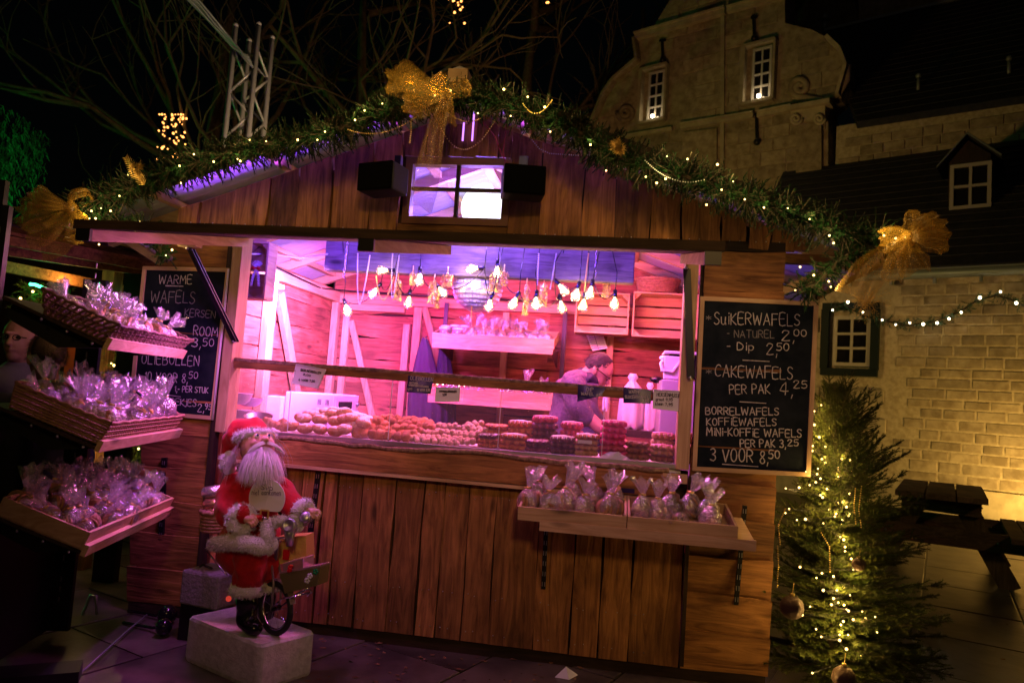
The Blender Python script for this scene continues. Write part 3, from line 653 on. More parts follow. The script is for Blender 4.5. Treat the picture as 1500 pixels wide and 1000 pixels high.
# green lit tree far left
gt = thing('green_lit_tree', 'weeping tree lit bright green at the left edge beyond the next stall', 'tree', aY(-10, 260, 6))
mb = MB(); c0 = aY(-30, 100, 6); mb.tube([V((c0.x, 6, 0)), V((c0.x, 6, c0.z-1))], [.14, .08], 8); mb.build('trunk', 'bark', gt)
mb = MB()
for k in range(210):
    a = R.random()*6.28; r = (R.random()**.5)*1.35; p = V((c0.x-.35+r*cos(a), 6+r*sin(a), c0.z-.4-.30*r*r)); l = R.uniform(.5, 2.0)
    for q in range(18):
        t = q/18; b_ = p+V((.06*sin(q*.7+a), .06*cos(q+a), -l*t)); d = V((R.uniform(-1, 1), R.uniform(-1, 1), -1.4)).normalized()*.13; s_ = d.cross(V((0, 1, 0))).normalized()*.014
        mb.add([b_-s_, b_+s_, b_+d], [(0, 1, 2)])
mb.build('foliage', mat('weeping_leaves', (.05, .07, .04), .7), gt, kind='stuff')
lamp('POINT', 'green_spot', (c0.x-.4, 4.6, 2.6), 190, (.02, 1, .12), .1)
lamp('SPOT', 'mast_fill_spot', (-2.2, 3.0, 3.6), 150, (1, .66, .35), .1, (-4.35, 4.1, 4.7), spot=60)  # unseen spot added to brighten the mast and branches
# lattice mast
TY = 4.0
ms = thing('lattice_mast', 'aluminium lattice mast with four tubes rising behind the left roof slope', 'mast', aY(360, 200, TY))
T4 = [((345, 40), (324, 215)), ((365, 62), (346, 215)), ((379, 38), (362, 215)), ((399, 58), (383, 215))]
tops = [aY(*T4[0][0], TY), aY(*T4[1][0], TY+.28), aY(*T4[2][0], TY), aY(*T4[3][0], TY+.28)]
bots = [V((p.x+.02, p.y, 0)) for p in tops]
for a, b_ in zip(tops, bots):
    mb = MB(); mb.tube([b_, a], .032, 10); mb.ball(a+V((0, 0, .02)), .034, 8, 6); mb.build('upright', 'alu', ms)
for (i, j) in ((0, 1), (2, 3), (0, 2), (1, 3)):
    z = tops[0].z-.25; s_ = 0
    while z > 3.0:
        a, b_ = tops[i].copy(), tops[j].copy(); a.z = z; b_.z = z-.28
        if s_ % 2: a.z, b_.z = b_.z, a.z
        mb = MB(); mb.tube([a, b_], .014, 6); mb.build('brace', 'alu', ms); z -= .28; s_ += 1
cb = thing('cable_bundle', 'bundle of pale cables running from the mast up and out of the picture', 'cable', aY(350, 75, TY-.1))
for k in range(5):
    mb = MB(); o = k*3.5-7
    mb.tube([aY(368+o*.4, 92+o, TY-.12), aY(345+o*.5, 68+abs(o)*.3, TY-.15), aY(312+o*.7, 32+(k % 2)*3, TY-.4), aY(272+o*1.2, -12, TY-.9), aY(200+o*1.2, -90, TY-1.6)], [.016, .012][k % 2], 6); mb.build('cable', 'gutter', cb)
# ------------------------------------------------------------------ the waffle stall
XL, XR, XC = -2.64, .79, -.925
RZ = 2.93; SL = .36; YB = 2.42; YF = -.28; RH = 2.18
def rz(x): return RZ-SL*abs(x-XC)
st = thing('waffle_stall', 'wooden waffle stall with gabled front and a wide pink lit serving hatch', 'market stall', (XC, 1.1, 0))
# kick board and floor
mb = MB(); mb.box((XC, .012, .04), (XR-XL-.02, .03, .085)); mb.build('kick_board', 'dark_x', st)
mb = MB(); mb.box((XC, 1.2, .045), (XR-XL-.1, 2.3, .05)); mb.build('floor', 'dark_x', st)
# front vertical boards under the counter
edges = [(438, 800), (470, 800), (491, 800), (527, 800), (575, 800), (617, 800), (647, 800), (684, 800), (724, 800), (789, 800), (842, 800), (884, 800), (927, 800), (999, 800)]
xs = [XL+.62-.16]+[aY(x, y, 0).x for x, y in edges[:-1]]+[.368]
xs = [-2.13, -1.96, -1.80]+[x for x in xs[1:]]
xs = sorted(set(round(x, 3) for x in xs))
for a, b_ in zip(xs[:-1], xs[1:]):
    if b_-a < .03: continue
    g = R.uniform(.004, .013); plank('front_board', st, ((a+b_)/2, .0, .068), ((a+b_)/2, .0, .872), (1, 0, R.uniform(-.012, .012)), (0, -1, 0), b_-a-g, R.uniform(.014, .032), 'larch_z', .012, 6)
mb = MB(); mb.box(((-2.13+.37)/2, .03, .54), (2.5, .03, .96)); mb.build('backing', 'dark_x', st)
# horizontal siding right of and left of the hatch
def siding(x0, x1, z0, z1, n, y=0., m='larch_x', nm='siding_board', tilt=.018, out=-1):
    h = (z1-z0)/n
    for i in range(n):
        zc = z0+h*(i+.5); dz = R.uniform(-.006, .006)
        plank(nm, st, (x0, y+out*.004*(i % 2), zc+dz), (x1, y+out*.004*(i % 2), zc), (0, out*.16, 1), (0, out, 0), h+.014, .022, m, .016, 6)
siding(.375, XR, .07, 1.15, 6)
siding(.40, XR, 1.15, 2.14, 5)
siding(XL, -2.20, .07, 1.18, 6)
siding(XL, -2.20, 1.18, 2.14, 5)
mb = MB(); mb.box(((.37+XR)/2, .034, 1.15), (XR-.40, .03, 1.98)); mb.build('backing', 'dark_x', st)
mb = MB(); mb.box(((XL-2.2)/2, .034, 1.15), (.40, .03, 1.98)); mb.build('backing', 'dark_x', st)
# posts of the hatch
for x, m_ in ((-2.165, 'pine_z'), (.335, 'pine_z')):
    mb = MB(); mb.box((x, .01, 1.60), (.065, .11, 1.14)); mb.build('hatch_post', m_, st, bevel=.003)
mb = MB(); mb.bar((.378, -.028, .08), (.378, -.028, 1.0), .02, .03); mb.build('corner_batten', 'dark_z', st)
mb = MB(); mb.bar((-2.205, -.02, .2), (-2.205, -.02, 2.1), .03, .05); mb.build('corner_batten', 'dark_z', st)
mb = MB(); mb.tube([aY(335, 394, -.05), aY(311, 615, -.05)], .007, 6); mb.build('cable_duct', 'offwhite', st)
# lintel
mb = MB(); mb.box(((XL+XR)/2, .02, 2.175), (XR-XL, .085, .05)); mb.build('lintel', 'dark_x', st)
# gable boards
gx_ = [aY(x, 280, 0).x for x in (268, 300, 347, 398, 440, 488, 545)]
gr = [aY(x, 300, 0).x for x in (792, 855, 902, 955, 1000, 1058, 1096, 1130, 1165)]
gw = [-1.27, -1.05, -.83, -.60]
wl0, wr0 = aY(590, 250, 0).x, aY(750, 250, 0).x
zt, zb_ = 2.60, 2.235
def gboard(a, b_, z0=2.165, z1=None, k=0):
    g = .0045; mb = MB(); th = .016+.012*(k % 2)+R.uniform(0, .004); A, B = a+g, b_-g; w_ = [R.uniform(-.010, .008) for _ in range(8)]
    za, zb2 = (z1, z1) if z1 else (rz(A)-.065, rz(B)-.065)
    L = [(A+w_[0], z0), ((A+w_[1]), z0+(za-z0)*.5), (A+w_[2], za)]; Rr = [(B+w_[3], zb2), (B+w_[4], z0+(zb2-z0)*.5), (B+w_[5], z0-R.uniform(0, .015))]
    if not z1 and A < XC < B: L.append((XC, rz(XC)-.065))
    mb.prism([V((x, 0, z)) for x, z in (L+Rr)][::-1], (0, -th, 0)); mb.build('gable_board', 'larch_z', st)
gl_ = [-2.56]+[x for x in gx_]; gl_ = sorted(gl_)+[wl0]
for k, (a, b_) in enumerate(zip(gl_[:-1], gl_[1:])): gboard(a, b_, k=k)
g2 = [wr0]+sorted(gr)+[.92]
for k, (a, b_) in enumerate(zip(g2[:-1], g2[1:])): gboard(a, b_, k=k)
ups = [wl0, -1.12, -.99, -.84, -.72, wr0]
for k, (a, b_) in enumerate(zip(ups[:-1], ups[1:])): gboard(a, b_, z0=zt+.02, k=k)
mb = MB(); mb.box(((wl0+wr0)/2, -.012, 2.20), (wr0-wl0-.004, .028, .072)); mb.build('gable_board', 'larch_x', st)
mb = MB(); mb.prism([(-2.4, .035, 2.20), (wl0+.018, .035, 2.20), (wl0+.018, .035, rz(wl0)-.10), (-2.4, .035, rz(-2.4)-.14)], (0, .02, 0)); mb.prism([(wr0-.018, .035, 2.20), (.88, .035, 2.20), (.88, .035, rz(.88)-.10), (wr0-.018, .035, rz(wr0)-.10)], (0, .02, 0)); mb.prism([(wl0+.019, .035, zt+.03), (wr0-.019, .035, zt+.03), (wr0-.019, .035, rz(wr0)-.10), (XC, .035, rz(XC)-.10), (wl0+.019, .035, rz(wl0)-.10)], (0, .02, 0)); mb.build('gable_backing', 'dark_z', st)  # backing added behind the boards to stop violet light leaking through
nh = MB()
for x in xs[:-1]:
    for z in (.12, .30, .80):
        for dx in (.03, .06+R.uniform(0, .03)): nh.ball((x+dx, -.030, z+R.uniform(-.01, .01)), (.0032, .004, .0032), 6, 4)
for x in gl_[:-1]+g2[:-1]:
    nh.ball((x+.04, -.033, 2.19+R.uniform(0, .012)), (.0032, .004, .0032), 6, 4); nh.ball((x+.09, -.033, 2.20), (.0032, .004, .0032), 6, 4)
nh.build('nail_heads', 'silver', st, kind='stuff')
# gable window
wn = MB(); x0, x1, z0, z1 = aY(594, 290, 0).x, aY(748, 290, 0).x, 2.235, 2.605; f_ = .04
wn.bar((x0, -.01, z0+f_/2), (x1, -.01, z0+f_/2), .06, f_); wn.bar((x0, -.01, z1-f_/2), (x1, -.01, z1-f_/2), .06, f_)
wn.bar((x0+f_/2, -.01, z0+f_), (x0+f_/2, -.01, z1-f_), f_, .06, up=(0, 1, 0)); wn.bar((x1-f_/2, -.01, z0+f_), (x1-f_/2, -.01, z1-f_), f_, .06, up=(0, 1, 0))
win_ = wn.build('gable_window', mat('red_brown_frame', (.14, .05, .03), .5, bump=.2), st)
mb = MB(); xm = aY(670, 290, 0).x; zm = (z0+z1)/2+.012
mb.bar((xm, -.012, z0+f_), (xm, -.012, z1-f_), .018, .03, up=(0, 1, 0)); mb.bar((x0+f_, -.016, zm), (x1-f_, -.016, zm), .03, .016); mb.build('muntin', 'dark_x', win_)
for a, b_ in ((x0+f_, xm), (xm, x1-f_)):
    for c, d in ((z0+f_, zm), (zm, z1-f_)):
        mb = MB(); mb.box(((a+b_)/2, .004, (c+d)/2), (b_-a, .004, d-c)); mb.build('pane', 'glass', win_)
# roof: two corrugated sheets, rafters, verge boards
for sg, nm in ((-1, 'left'), (1, 'right')):
    mb = MB(); n = int((YB+.1-YF)/.0125); xe = XC+sg*2.22
    vs = []
    for i in range(n+1):
        y = YF+.02+i*.0125; h = .009*cos(i*.0125/.076*2*pi)
        vs += [(XC, y, rz(XC)+h), (XC+sg*1.1, y, rz(XC+1.1)+h), (xe, y, rz(XC+2.22)+h)]
    fs = []
    for i in range(n):
        for k in range(2): fs.append((3*i+k, 3*i+k+1, 3*i+4+k, 3*i+3+k))
    mb.add(vs, fs, 0, True); mb.build('roof_sheet', 'corr', st)
    for y in (.10, .85, 1.6, 2.3):
        mb = MB(); mb.bar((XC+sg*.02, y, RZ-.055), (XC+sg*2.15, y, rz(XC+2.15)-.055), .045, .07); mb.build('rafter', 'pine_x', st)
    for t in (.35, 1.0, 1.65, 2.16):
        mb = MB(); mb.bar((XC+sg*t, YF+.03, rz(XC+t)-.03), (XC+sg*t, YB, rz(XC+t)-.03), .05, .035); mb.build('purlin', 'pine_y', st)
    mb = MB(); a = V((XC, YF, RZ-.012)); b_ = V((XC+sg*2.24, YF, rz(XC+2.24)-.012)); mb.bar(a, b_, .022, .060); mb.build('verge_board', 'dark_x', st)
mb = MB(); mb.box((XC, 1.0, RZ-.07), (.07, 2.6, .12)); mb.build('ridge_beam', 'pine_y', st)
mb = MB(); p = aY(674, 118, -.30); mb.box(p, (.10, .12, .07)); mb.build('ridge_block', 'pine_x', st)
mb = MB(); mb.tube([(XC+.02, YF+.02, RZ+.035), (XC+.02, YB, RZ+.035)], .05, 8); mb.build('ridge_cap', 'offwhite', st)
# violet LED tubes hung under the verge
for px0, py0, px1, py1 in ((222, 306, 262, 316), (313, 272, 395, 250), (425, 240, 452, 232), (640, 166, 590, 183), (770, 193, 812, 204)):
    pass
for x in (-.915, -.862):
    mb = MB(); mb.tube([(x, -.035, 2.86), (x, -.035, 2.70)], .005, 6); o = mb.build('light_rod', emis('violet_rod', (.55, .2, 1), 2.2), st)
# interior walls
for i in range(10):
    z = .15+i*.203
    plank('back_board', st, (XL+.06, YB-.03, z+.1), (-.62, YB-.03, z+.1), (0, 0, 1), (0, -1, 0), .197, .02, 'inner_x', .022, 8)
    plank('back_board', st, (-.62, YB-.034, z+.1), (XR-.05, YB-.034, z+.1), (0, 0, 1), (0, -1, 0), .197, .02, 'inner_x', .022, 8)
    plank('side_board', st, (XL+.05, .06, z+.1), (XL+.05, YB-.05, z+.1), (0, 0, 1), (1, 0, 0), .197, .02, 'inner_y', .020, 8)
    plank('side_board', st, (XR-.05, .06, z+.1), (XR-.05, YB-.05, z+.1), (0, 0, 1), (-1, 0, 0), .197, .02, 'inner_y', .020, 8)
for i in range(4):   # back gable
    z = 2.18+i*.2; hw = (RZ-.08-z)/SL
    if hw > .2: plank('back_board', st, (XC-min(hw, 1.66), YB-.03, z+.1), (XC+min(hw, 1.66), YB-.03, z+.1), (0, 0, 1), (0, -1, 0), .197, .02, 'inner_x', .01, 5)
mb = MB(); mb.prism([(XL+.02, YB, .1), (XR-.02, YB, .1), (XR-.02, YB, rz(XR)-.04), (XC, YB, RZ-.04), (XL+.02, YB, rz(XL)-.04)], (0, .02, 0)); mb.build('back_wall', 'dark_x', st)
for x in (XL, XR):
    mb = MB(); mb.box((x+(.012 if x < 0 else -.012), 1.23, 1.15), (.02, 2.36, 2.1)); mb.build('side_wall', 'larch_y', st)
def stud(a, b_, wd=.06, h=.05, m='pine_z', up=(0, 1, 0), nm='stud'):
    mb = MB(); mb.bar(a, b_, wd, h, up=up, ch=.004); mb.build(nm, m, st)
LX = XL+.105; BY = YB-.085
stud((LX, .08, 2.11), (LX, YB-.06, 2.11), .06, .09, 'pine_y', (0, 0, 1)); stud((XR-.105, .08, 2.11), (XR-.105, YB-.06, 2.11), .06, .09, 'pine_y', (0, 0, 1))
stud((XL+.08, BY, 2.10), (XR-.08, BY, 2.10), .06, .08, 'pine_x', (0, 0, 1))
stud((LX, 1.10, .1), (LX, 1.10, 2.065), .10, .06, up=(1, 0, 0)); stud((LX+.004, 1.22, 1.98), (LX+.004, 1.86, .9), .085, .045, up=(1, 0, 0), nm='brace')
stud((LX, BY-.02, .1), (LX, BY-.02, 2.06), .07, .06, up=(1, 0, 0)); stud((LX, .62, .1), (LX, .62, 2.06), .06, .05, up=(1, 0, 0))
def bx(px, py): return aY(px, py, BY)
a, b_ = bx(508, 470).x, bx(597, 470).x
stud((a, BY, .1), (a, BY, 2.05)); stud((b_, BY, .1), (b_, BY, 1.90)); stud((bx(612, 470).x, BY-.004, .1), (bx(612, 470).x, BY-.004, 2.055), .07)
zz = bx(560, 452).z; stud((a+.03, BY, zz), (b_-.03, BY, zz), .05, .06, 'pine_x', (0, 0, 1)); stud((a+.04, BY+.004, bx(518, 470).z), (bx(552, 640).x, BY+.004, bx(552, 640).z), .055, .03, nm='brace')
stud(bx(622, 450), bx(650, 560), .055, .03, nm='brace')
for px in (738, 893): stud((bx(px, 520).x, BY, .1), (bx(px, 520).x, BY, 2.05), .055)
# counter: live edge apron board, shelf, drip tray
zc = 1.045
mb = MB(); mb.box((-.90, .22, zc-.02), (2.46, .46, .035)); mb.build('counter_top', 'white', st)
segs = 26; mb = MB(); vs = []
for i in range(segs+1):
    t = i/segs; x = -2.13+t*2.40; zt_ = 1.018+.022*noise.noise(V((x*2.1, 3, 1)))+.010*noise.noise(V((x*9, 0, 0)))
    vs += [(x, -.03, .888+.004*noise.noise(V((x*5, 8, 0)))), (x, -.03, zt_), (x, -.062+.006*noise.noise(V((x*12, 0, 5))), zt_-.014), (x, -.068, .890)]
fs = [(0, 1, 2, 3), tuple(4*segs+k for k in (3, 2, 1, 0))]+[(4*i+k, 4*(i+1)+k, 4*(i+1)+(k+1) % 4, 4*i+(k+1) % 4) for i in range(segs) for k in range(4)]
mb.add(vs, fs); ap = mb.build('live_edge_board', 'larch_x', st)
mb = MB(); P = [V((v[0], -.052, v[2]+.004)) for v in vs[1::4]]; mb.tube(P, [.011+.006*R.random() for _ in P], 6, sq=1); mb.build('bark_edge', 'edge', ap)
mb = MB(); mb.bar((-2.13, -.045, .886), (.365, -.045, .872), .075, .016); mb.build('counter_ledge', 'pine_x', st)
mb = MB(); mb.box((-.90, -.012, 1.042), (2.44, .035, .022)); mb.build('drip_edge', 'silver', st)
mb = MB(); mb.box((.30, -.048, .985), (.12, .03, .045)); mb.build('counter_block', 'pine_x', st)
# glass guard with its wooden rail
gg = thing('glass_guard', 'low glass sneeze guard under a rough wooden rail along the counter front', 'glass screen', (-.9, .02, 1.06))
ra, rb = aY(345, 532, -.0), aY(1003, 583, -.0)
P = [ra.lerp(rb, t) for t in [k/24 for k in range(25)]]
mb = MB(); vs = []
for i, p in enumerate(P):
    j = .003*noise.noise(V((i*.9, 2, 0))); vs += [p+V((0, .02, -.026)), p+V((0, .02, .014+j)), p+V((0, -.02, .012+j)), p+V((0, -.02, -.024))]
mb.add(vs, [(0, 1, 2, 3), tuple(96+k for k in (3, 2, 1, 0))]+[(4*i+k, 4*(i+1)+k, 4*(i+1)+(k+1) % 4, 4*i+(k+1) % 4) for i in range(24) for k in range(4)]); mb.build('rail', 'larch_x', gg)
mb = MB(); mb.tube([p+V((0, -.01, .020)) for p in P], [.011+.005*R.random() for _ in P], 6); mb.build('bark_edge', 'edge', gg)
cuts = [ra.x+.0]+[aY(x, 600, .025).x for x in (424, 572, 733, 885)]+[rb.x]
for a, b_ in zip(cuts[:-1], cuts[1:]):
    mb = MB(); z_ = ra.z-.03; mb.box(((a+b_)/2, .025, (1.055+z_)/2), (b_-a-.003, .004, z_-1.055)); mb.build('glass_pane', 'glass', gg)
    mb = MB(); mb.box((b_, .022, (1.055+z_)/2), (.003, .006, z_-1.055)); mb.build('glass_edge', 'offwhite', gg)
# lifted hatch lid with three joists
ld = thing('hatch_lid', 'long hatch lid propped open above the serving hatch, with three joists', 'hatch lid', (-.95, -.6, 2.0))
za, zb_ = 2.122, 1.885; ya, yb = -.03, -1.235
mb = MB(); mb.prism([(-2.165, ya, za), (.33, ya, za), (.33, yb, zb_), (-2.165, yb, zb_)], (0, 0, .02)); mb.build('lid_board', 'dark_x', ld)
for x, wd in ((-2.125, .05), (-.955, .05), (.295, .045)):
    mb = MB(); mb.bar((x, ya-.01, za-.028), (x, yb+.012, zb_-.026), wd, .048); mb.build('joist', 'pine_y', ld, bevel=.003)
    mb = MB(); mb.box((x, yb+.0, zb_-.022), (wd+.012, .016, .058)); mb.build('dark_joist_end', 'black', ld)  # black cap puts the joist's unlit front end into colour
mb = MB(); mb.box((-.917, yb, zb_+.014), (2.50, .022, .036)); mb.build('front_strip', 'dark_x', ld)
for nm, a, b_, lab in (('l', aX(277, 364, -2.20), aY(343, 500, -.06), 'black prop arm from hatch lid down to left post'), ('r', aY(1005, 393, -.075), aY(1011, 553, -.062), 'black upright prop arm against the right hatch post')):
    pr = thing('prop_arm', lab, 'prop arm', a); d = (b_-a)
    mb = MB(); mb.bar(a, b_, .030, .006, up=(1, 0, 0) if nm == 'l' else (0, 1, 0)); s_ = V((.012, 0, 0)) if nm == 'l' else V((0, .01, 0))
    mb.bar(a+s_+V((0, -.014, 0)), b_+s_+V((0, -.014, 0)), .004, .022, up=(1, 0, 0)); mb.bar(a+V((.013, .012, 0)), b_+V((.013, .012, 0)), .004, .022, up=(1, 0, 0)); mb.build('channel', 'black', pr)
    mb = MB()
    for q in (a, b_): mb.tube([q+V((0, -.02, 0)), q+V((0, .01, 0))], .008, 8)
    mb.build('pivot_bolt', 'silver', pr)
mb = MB(); p = aX(278, 362, -2.19); mb.box(p+V((0, 0, .01)), (.10, .06, .02)); mb.build('hinge_plate', 'pine_x', ld)
# slotted wall rails
def slotrail(px0, py0, px1, py1, lab, Y=-.03, wd=.030):
    a, b_ = aY(px0, py0, Y), aY(px1, py1, Y); r_ = thing('slotted_rail', lab, 'shelf rail', a)
    mb = MB(); mb.bar(a, b_, wd, .014, up=(0, 1, 0)); mb.build('rail', 'black', r_)
    mb = MB(); n = int((a-b_).length/.05)
    for k in range(n):
        p = a.lerp(b_, (k+.5)/n)+V((0, -.008, 0))
        for s_ in (-1, 1): mb.box(p+V((s_*.006, 0, 0)), (.004, .003, .022))
    mb.build('slots', 'silver', r_, kind='stuff')
slotrail(241, 670, 236, 790, 'black slotted rail screwed to the siding behind the lower left tray'); slotrail(467, 690, 452, 805, 'black slotted rail on the front boards right of the santa')
slotrail(1091, 740, 1078, 885, 'right slotted rail under the bag shelf', -.035, .022); slotrail(800, 772, 796, 862, 'left slotted rail under the bag shelf', -.035, .022)
# roof ends with braces at eaves
for sg in (-1, 1):
    x = XL if sg < 0 else XR
    mb = MB(); mb.bar((x, .02, 1.96), (x+sg*.30, .02, rz(x+sg*.30)-.09), .04, .05, up=(0, 1, 0)); mb.build('eaves_brace', 'pine_x', st)
    mb = MB(); mb.bar((x-sg*.3, .03, 2.13), (x+sg*.42, .03, 2.13), .04, .05, up=(0, 0, 1)); mb.build('eaves_beam', 'larch_x', st)
ORD = ['first', 'second', 'third', 'fourth', 'fifth', 'sixth', 'seventh', 'eighth', 'ninth', 'tenth', 'eleventh', 'twelfth', 'thirteenth', 'fourteenth', 'fifteenth', 'sixteenth']
# ------------------------------------------------------------------ garlands on the verges
YG = -.36
def garland(lab, gpx, dens, lights, rad, extra=(), ymid=YG, gold=0):
    pts = [aY(x, y+7, ymid) for x, y in gpx]; g = thing('fir_garland', lab, 'garland', pts[len(pts)//2])
    mb = MB(); al = along(pts, .018)
    for p, d in al:
        for _ in range(dens):
            a = R.random()*6.28; b_ = R.uniform(-.2, 1)
            v = V((cos(a)*.8, sin(a)*.8 if sin(a) < 0 else sin(a)*.5, 0)); x, y = frame_of(d); v = x*cos(a)+y*sin(a)+d*b_*(1 if R.random() < .6 else -1); v.z -= .12
            l = rad*R.uniform(.5, 1.12); sprig(mb, p+v*.01, v, l, 42, .021, .0048, 0, 1)
    mb.build('foliage', ['needle', 'twig'], g, kind='stuff')
    mb = MB(); mb.tube(pts, .016, 6); mb.build('core_wire', 'twig', g)
    for c in extra:
        mb = MB(); p = aY(c[0], c[1], ymid-.08)
        for _ in range(22): v = V((R.uniform(-1, 1), R.uniform(-.8, .2), R.uniform(-1, 1))); sprig(mb, p, v, c[2]*R.uniform(.6, 1.1), 26, .03, .004)
        mb.build('gold_sprig', 'goldglit', g)
    P = [aY(x, y, ymid-.10) for x, y in lights]; fairy(g, P, .0047, 'fairy', glow=.30)
    return g
Lg = [(108, 298), (150, 285), (195, 268), (245, 245), (300, 228), (345, 215), (395, 205), (450, 195), (500, 183), (545, 165), (590, 148), (650, 135)]
Ll = [(175, 287), (188, 256), (284, 226), (313, 237), (265, 268), (263, 243), (436, 205), (476, 193), (465, 205), (348, 233), (352, 236), (148, 305), (134, 309), (131, 320), (534, 162), (520, 176), (366, 205), (560, 152), (606, 132), (637, 140), (390, 207), (205, 325)]
garland('thick fir garland with fairy lights along the left roof verge', Lg, 14, Ll, .115, [(200, 250, .04)])
Rg = [(640, 132), (700, 138), (740, 145), (780, 160), (820, 172), (860, 195), (905, 222), (950, 238), (1000, 250), (1050, 268), (1100, 285), (1150, 302), (1200, 322), (1250, 338), (1300, 343)]
Rl = [(660, 133), (700, 166), (773, 142), (798, 157), (748, 170), (806, 193), (865, 212), (946, 259), (977, 229), (1007, 233), (1051, 241), (975, 262), (962, 268), (1057, 278), (1074, 266), (1091, 292), (1119, 304), (1154, 305), (1186, 321), (1215, 345), (1221, 356), (1312, 349), (1295, 345), (1035, 300), (888, 250), (738, 131)]
garland('thick fir garland with fairy lights along the right roof verge', Rg, 14, Rl, .115, [(905, 216, .04)])
garland('short fir garland end hanging under the left eave beside the gold bow', [(100, 305), (140, 312), (185, 322), (225, 330)], 8, [(140, 320), (162, 309), (198, 338)], .075)
garland('short drooping fir sprig with lights below the left end of hatch lid', [(225, 345), (238, 362), (250, 372)], 8, [(145, 358), (243, 374), (252, 366)], .06)
garland('fir garland end hanging below the right eave over the chalkboard', [(1290, 350), (1255, 362), (1225, 378), (1205, 398), (1195, 412), (1170, 420)], 8, [(1192, 403), (1217, 420), (1172, 391), (1214, 412), (1165, 425)], .085)
# bead chains hung in front of the gable
def beads(name, lab, pts, r, m, step, parent=None, grp=None):
    o = MB(); acc = []
    for i in range(len(pts)-1):
        L = (pts[i+1]-pts[i]).length; n = max(1, round(L/step))
        acc += [pts[i].lerp(pts[i+1], k/n) for k in range(n)]
    for p in acc: o.ball(p, r, 6, 4)
    b = o.build(name, m, None, kind=None); tag(b, lab, 'bead string', grp); return b
def sag(a, b, d, n=12): return [a.lerp(b, t/n)+V((0, 0, -d*4*(t/n)*(1-t/n))) for t in range(n+1)]
beads('bead_chain', 'bronze bead chain in a shallow swag under the roof peak', sag(aY(650, 158, -.34), aY(740, 140, -.34), .10, 14), .0036, 'gold', .009)
beads('bead_chain', 'bead chain with dark stars hanging lower over the gable window', sag(aY(643, 182, -.32), aY(735, 158, -.34), .17, 16), .0032, 'gold', .013)
beads('bead_chain', 'bead chain trailing from the peak garland down to the right', [aY(760, 175, -.34), aY(775, 200, -.34), aY(790, 218, -.34), aY(805, 225, -.34), aY(850, 228, -.36)], .0034, 'silver', .011)
beads('bead_chain', 'gold bead swag in the garland right of the peak', sag(aY(766, 152, -.44), aY(810, 145, -.44), .06), .0036, 'gold', .009)
beads('bead_chain', 'bead swag along the garland left of the gold bow', sag(aY(510, 190, -.44), aY(612, 170, -.44), .05), .0036, 'gold', .010)
beads('bead_chain', 'short bead pendant hanging left of the long bow tail', [aY(602, 176, -.4), aY(602, 190, -.4), aY(600, 212, -.4)], .005, 'gold', .011)
beads('bead_chain', 'silver bead swag crossing the garland above the right gable boards', sag(aY(945, 235, -.46), aY(1035, 262, -.46), .05), .0034, 'silver', .010)
for a, b_, lab in (((735, 128), (741, 245), 'thin red speaker wire hanging from the roof peak'), ((700, 170), (748, 244), 'thin dark red wire slanting down to the right speaker')):
    mb = MB(); A, B = aY(*a, -.3), aY(*b_, -.16); mb.tube([A, A.lerp(B, .4)+V((.02, 0, 0)), A.lerp(B, .8)+V((-.01, 0, 0)), B], .003, 5); tag(mb.build('speaker_wire', mat('red_wire', (.3, .02, .02), .5)), lab, 'wire')
# ------------------------------------------------------------------ gold bows
def loop_ribbon(mb, base, tip, wid, ruf, n=18, tw=.5, up=None, sag_=.0, seed=1, fold=.05):
    """a ballooning loop of ribbon from the knot out to tip and back"""
    base, tip = V(base), V(tip); d = (tip-base); L = d.length; d.normalize(); up = V(up) if up else V((0, -1, 0)); sd = d.cross(up).normalized(); nn = sd.cross(d)
    for lay in (-1, 1):
        rows = 17; vs = []
        for i in range(n+1):
            t = i/n; wv = wid*(.14+.86*t**.85)
            off = lay*fold*sin(pi*t)**.7
            for j in range(rows):
                u = j/(rows-1)-.5
                r_ = 1.05*ruf*(sin(u*22+seed+lay*.7)+.6*sin(u*41+seed*2+t*2))*(.25+.75*t)
                c = 1-.16*(2*u)**2*t+.05*sin(u*13+seed)*t
                vs.append(base+d*(L*t*c)+sd*(u*wv*(1+.06*sin(seed+t*9)))+nn*(off+r_))
        mb.add(vs, [(i*rows+j, i*rows+j+1, (i+1)*rows+j+1, (i+1)*rows+j) for i in range(n) for j in range(rows-1)], 0, True)
def tail_ribbon(mb, pts, w0, w1, ruf, seed=0):
    P = []
    for i in range(len(pts)-1): P += [V(pts[i]).lerp(V(pts[i+1]), k/6) for k in range(6)]
    P.append(V(pts[-1])); n = len(P); rows = 8; vs = []
    for i, p in enumerate(P):
        t = i/(n-1); d = (P[min(i+1, n-1)]-P[max(0, i-1)]).normalized(); sd = d.cross(V((0, -1, 0))).normalized(); w_ = w0+(w1-w0)*min(1, t*1.6)
        for j in range(rows):
            u = j/(rows-1)-.5; vs.append(p+sd*u*w_+V((0, 1, 0))*(ruf*sin(u*14+seed+t*5))+V((0, 0, .012*sin(seed+u*7)*t)))
    mb.add(vs, [(i*rows+j, i*rows+j+1, (i+1)*rows+j+1, (i+1)*rows+j) for i in range(n-1) for j in range(rows-1)], 0, True)
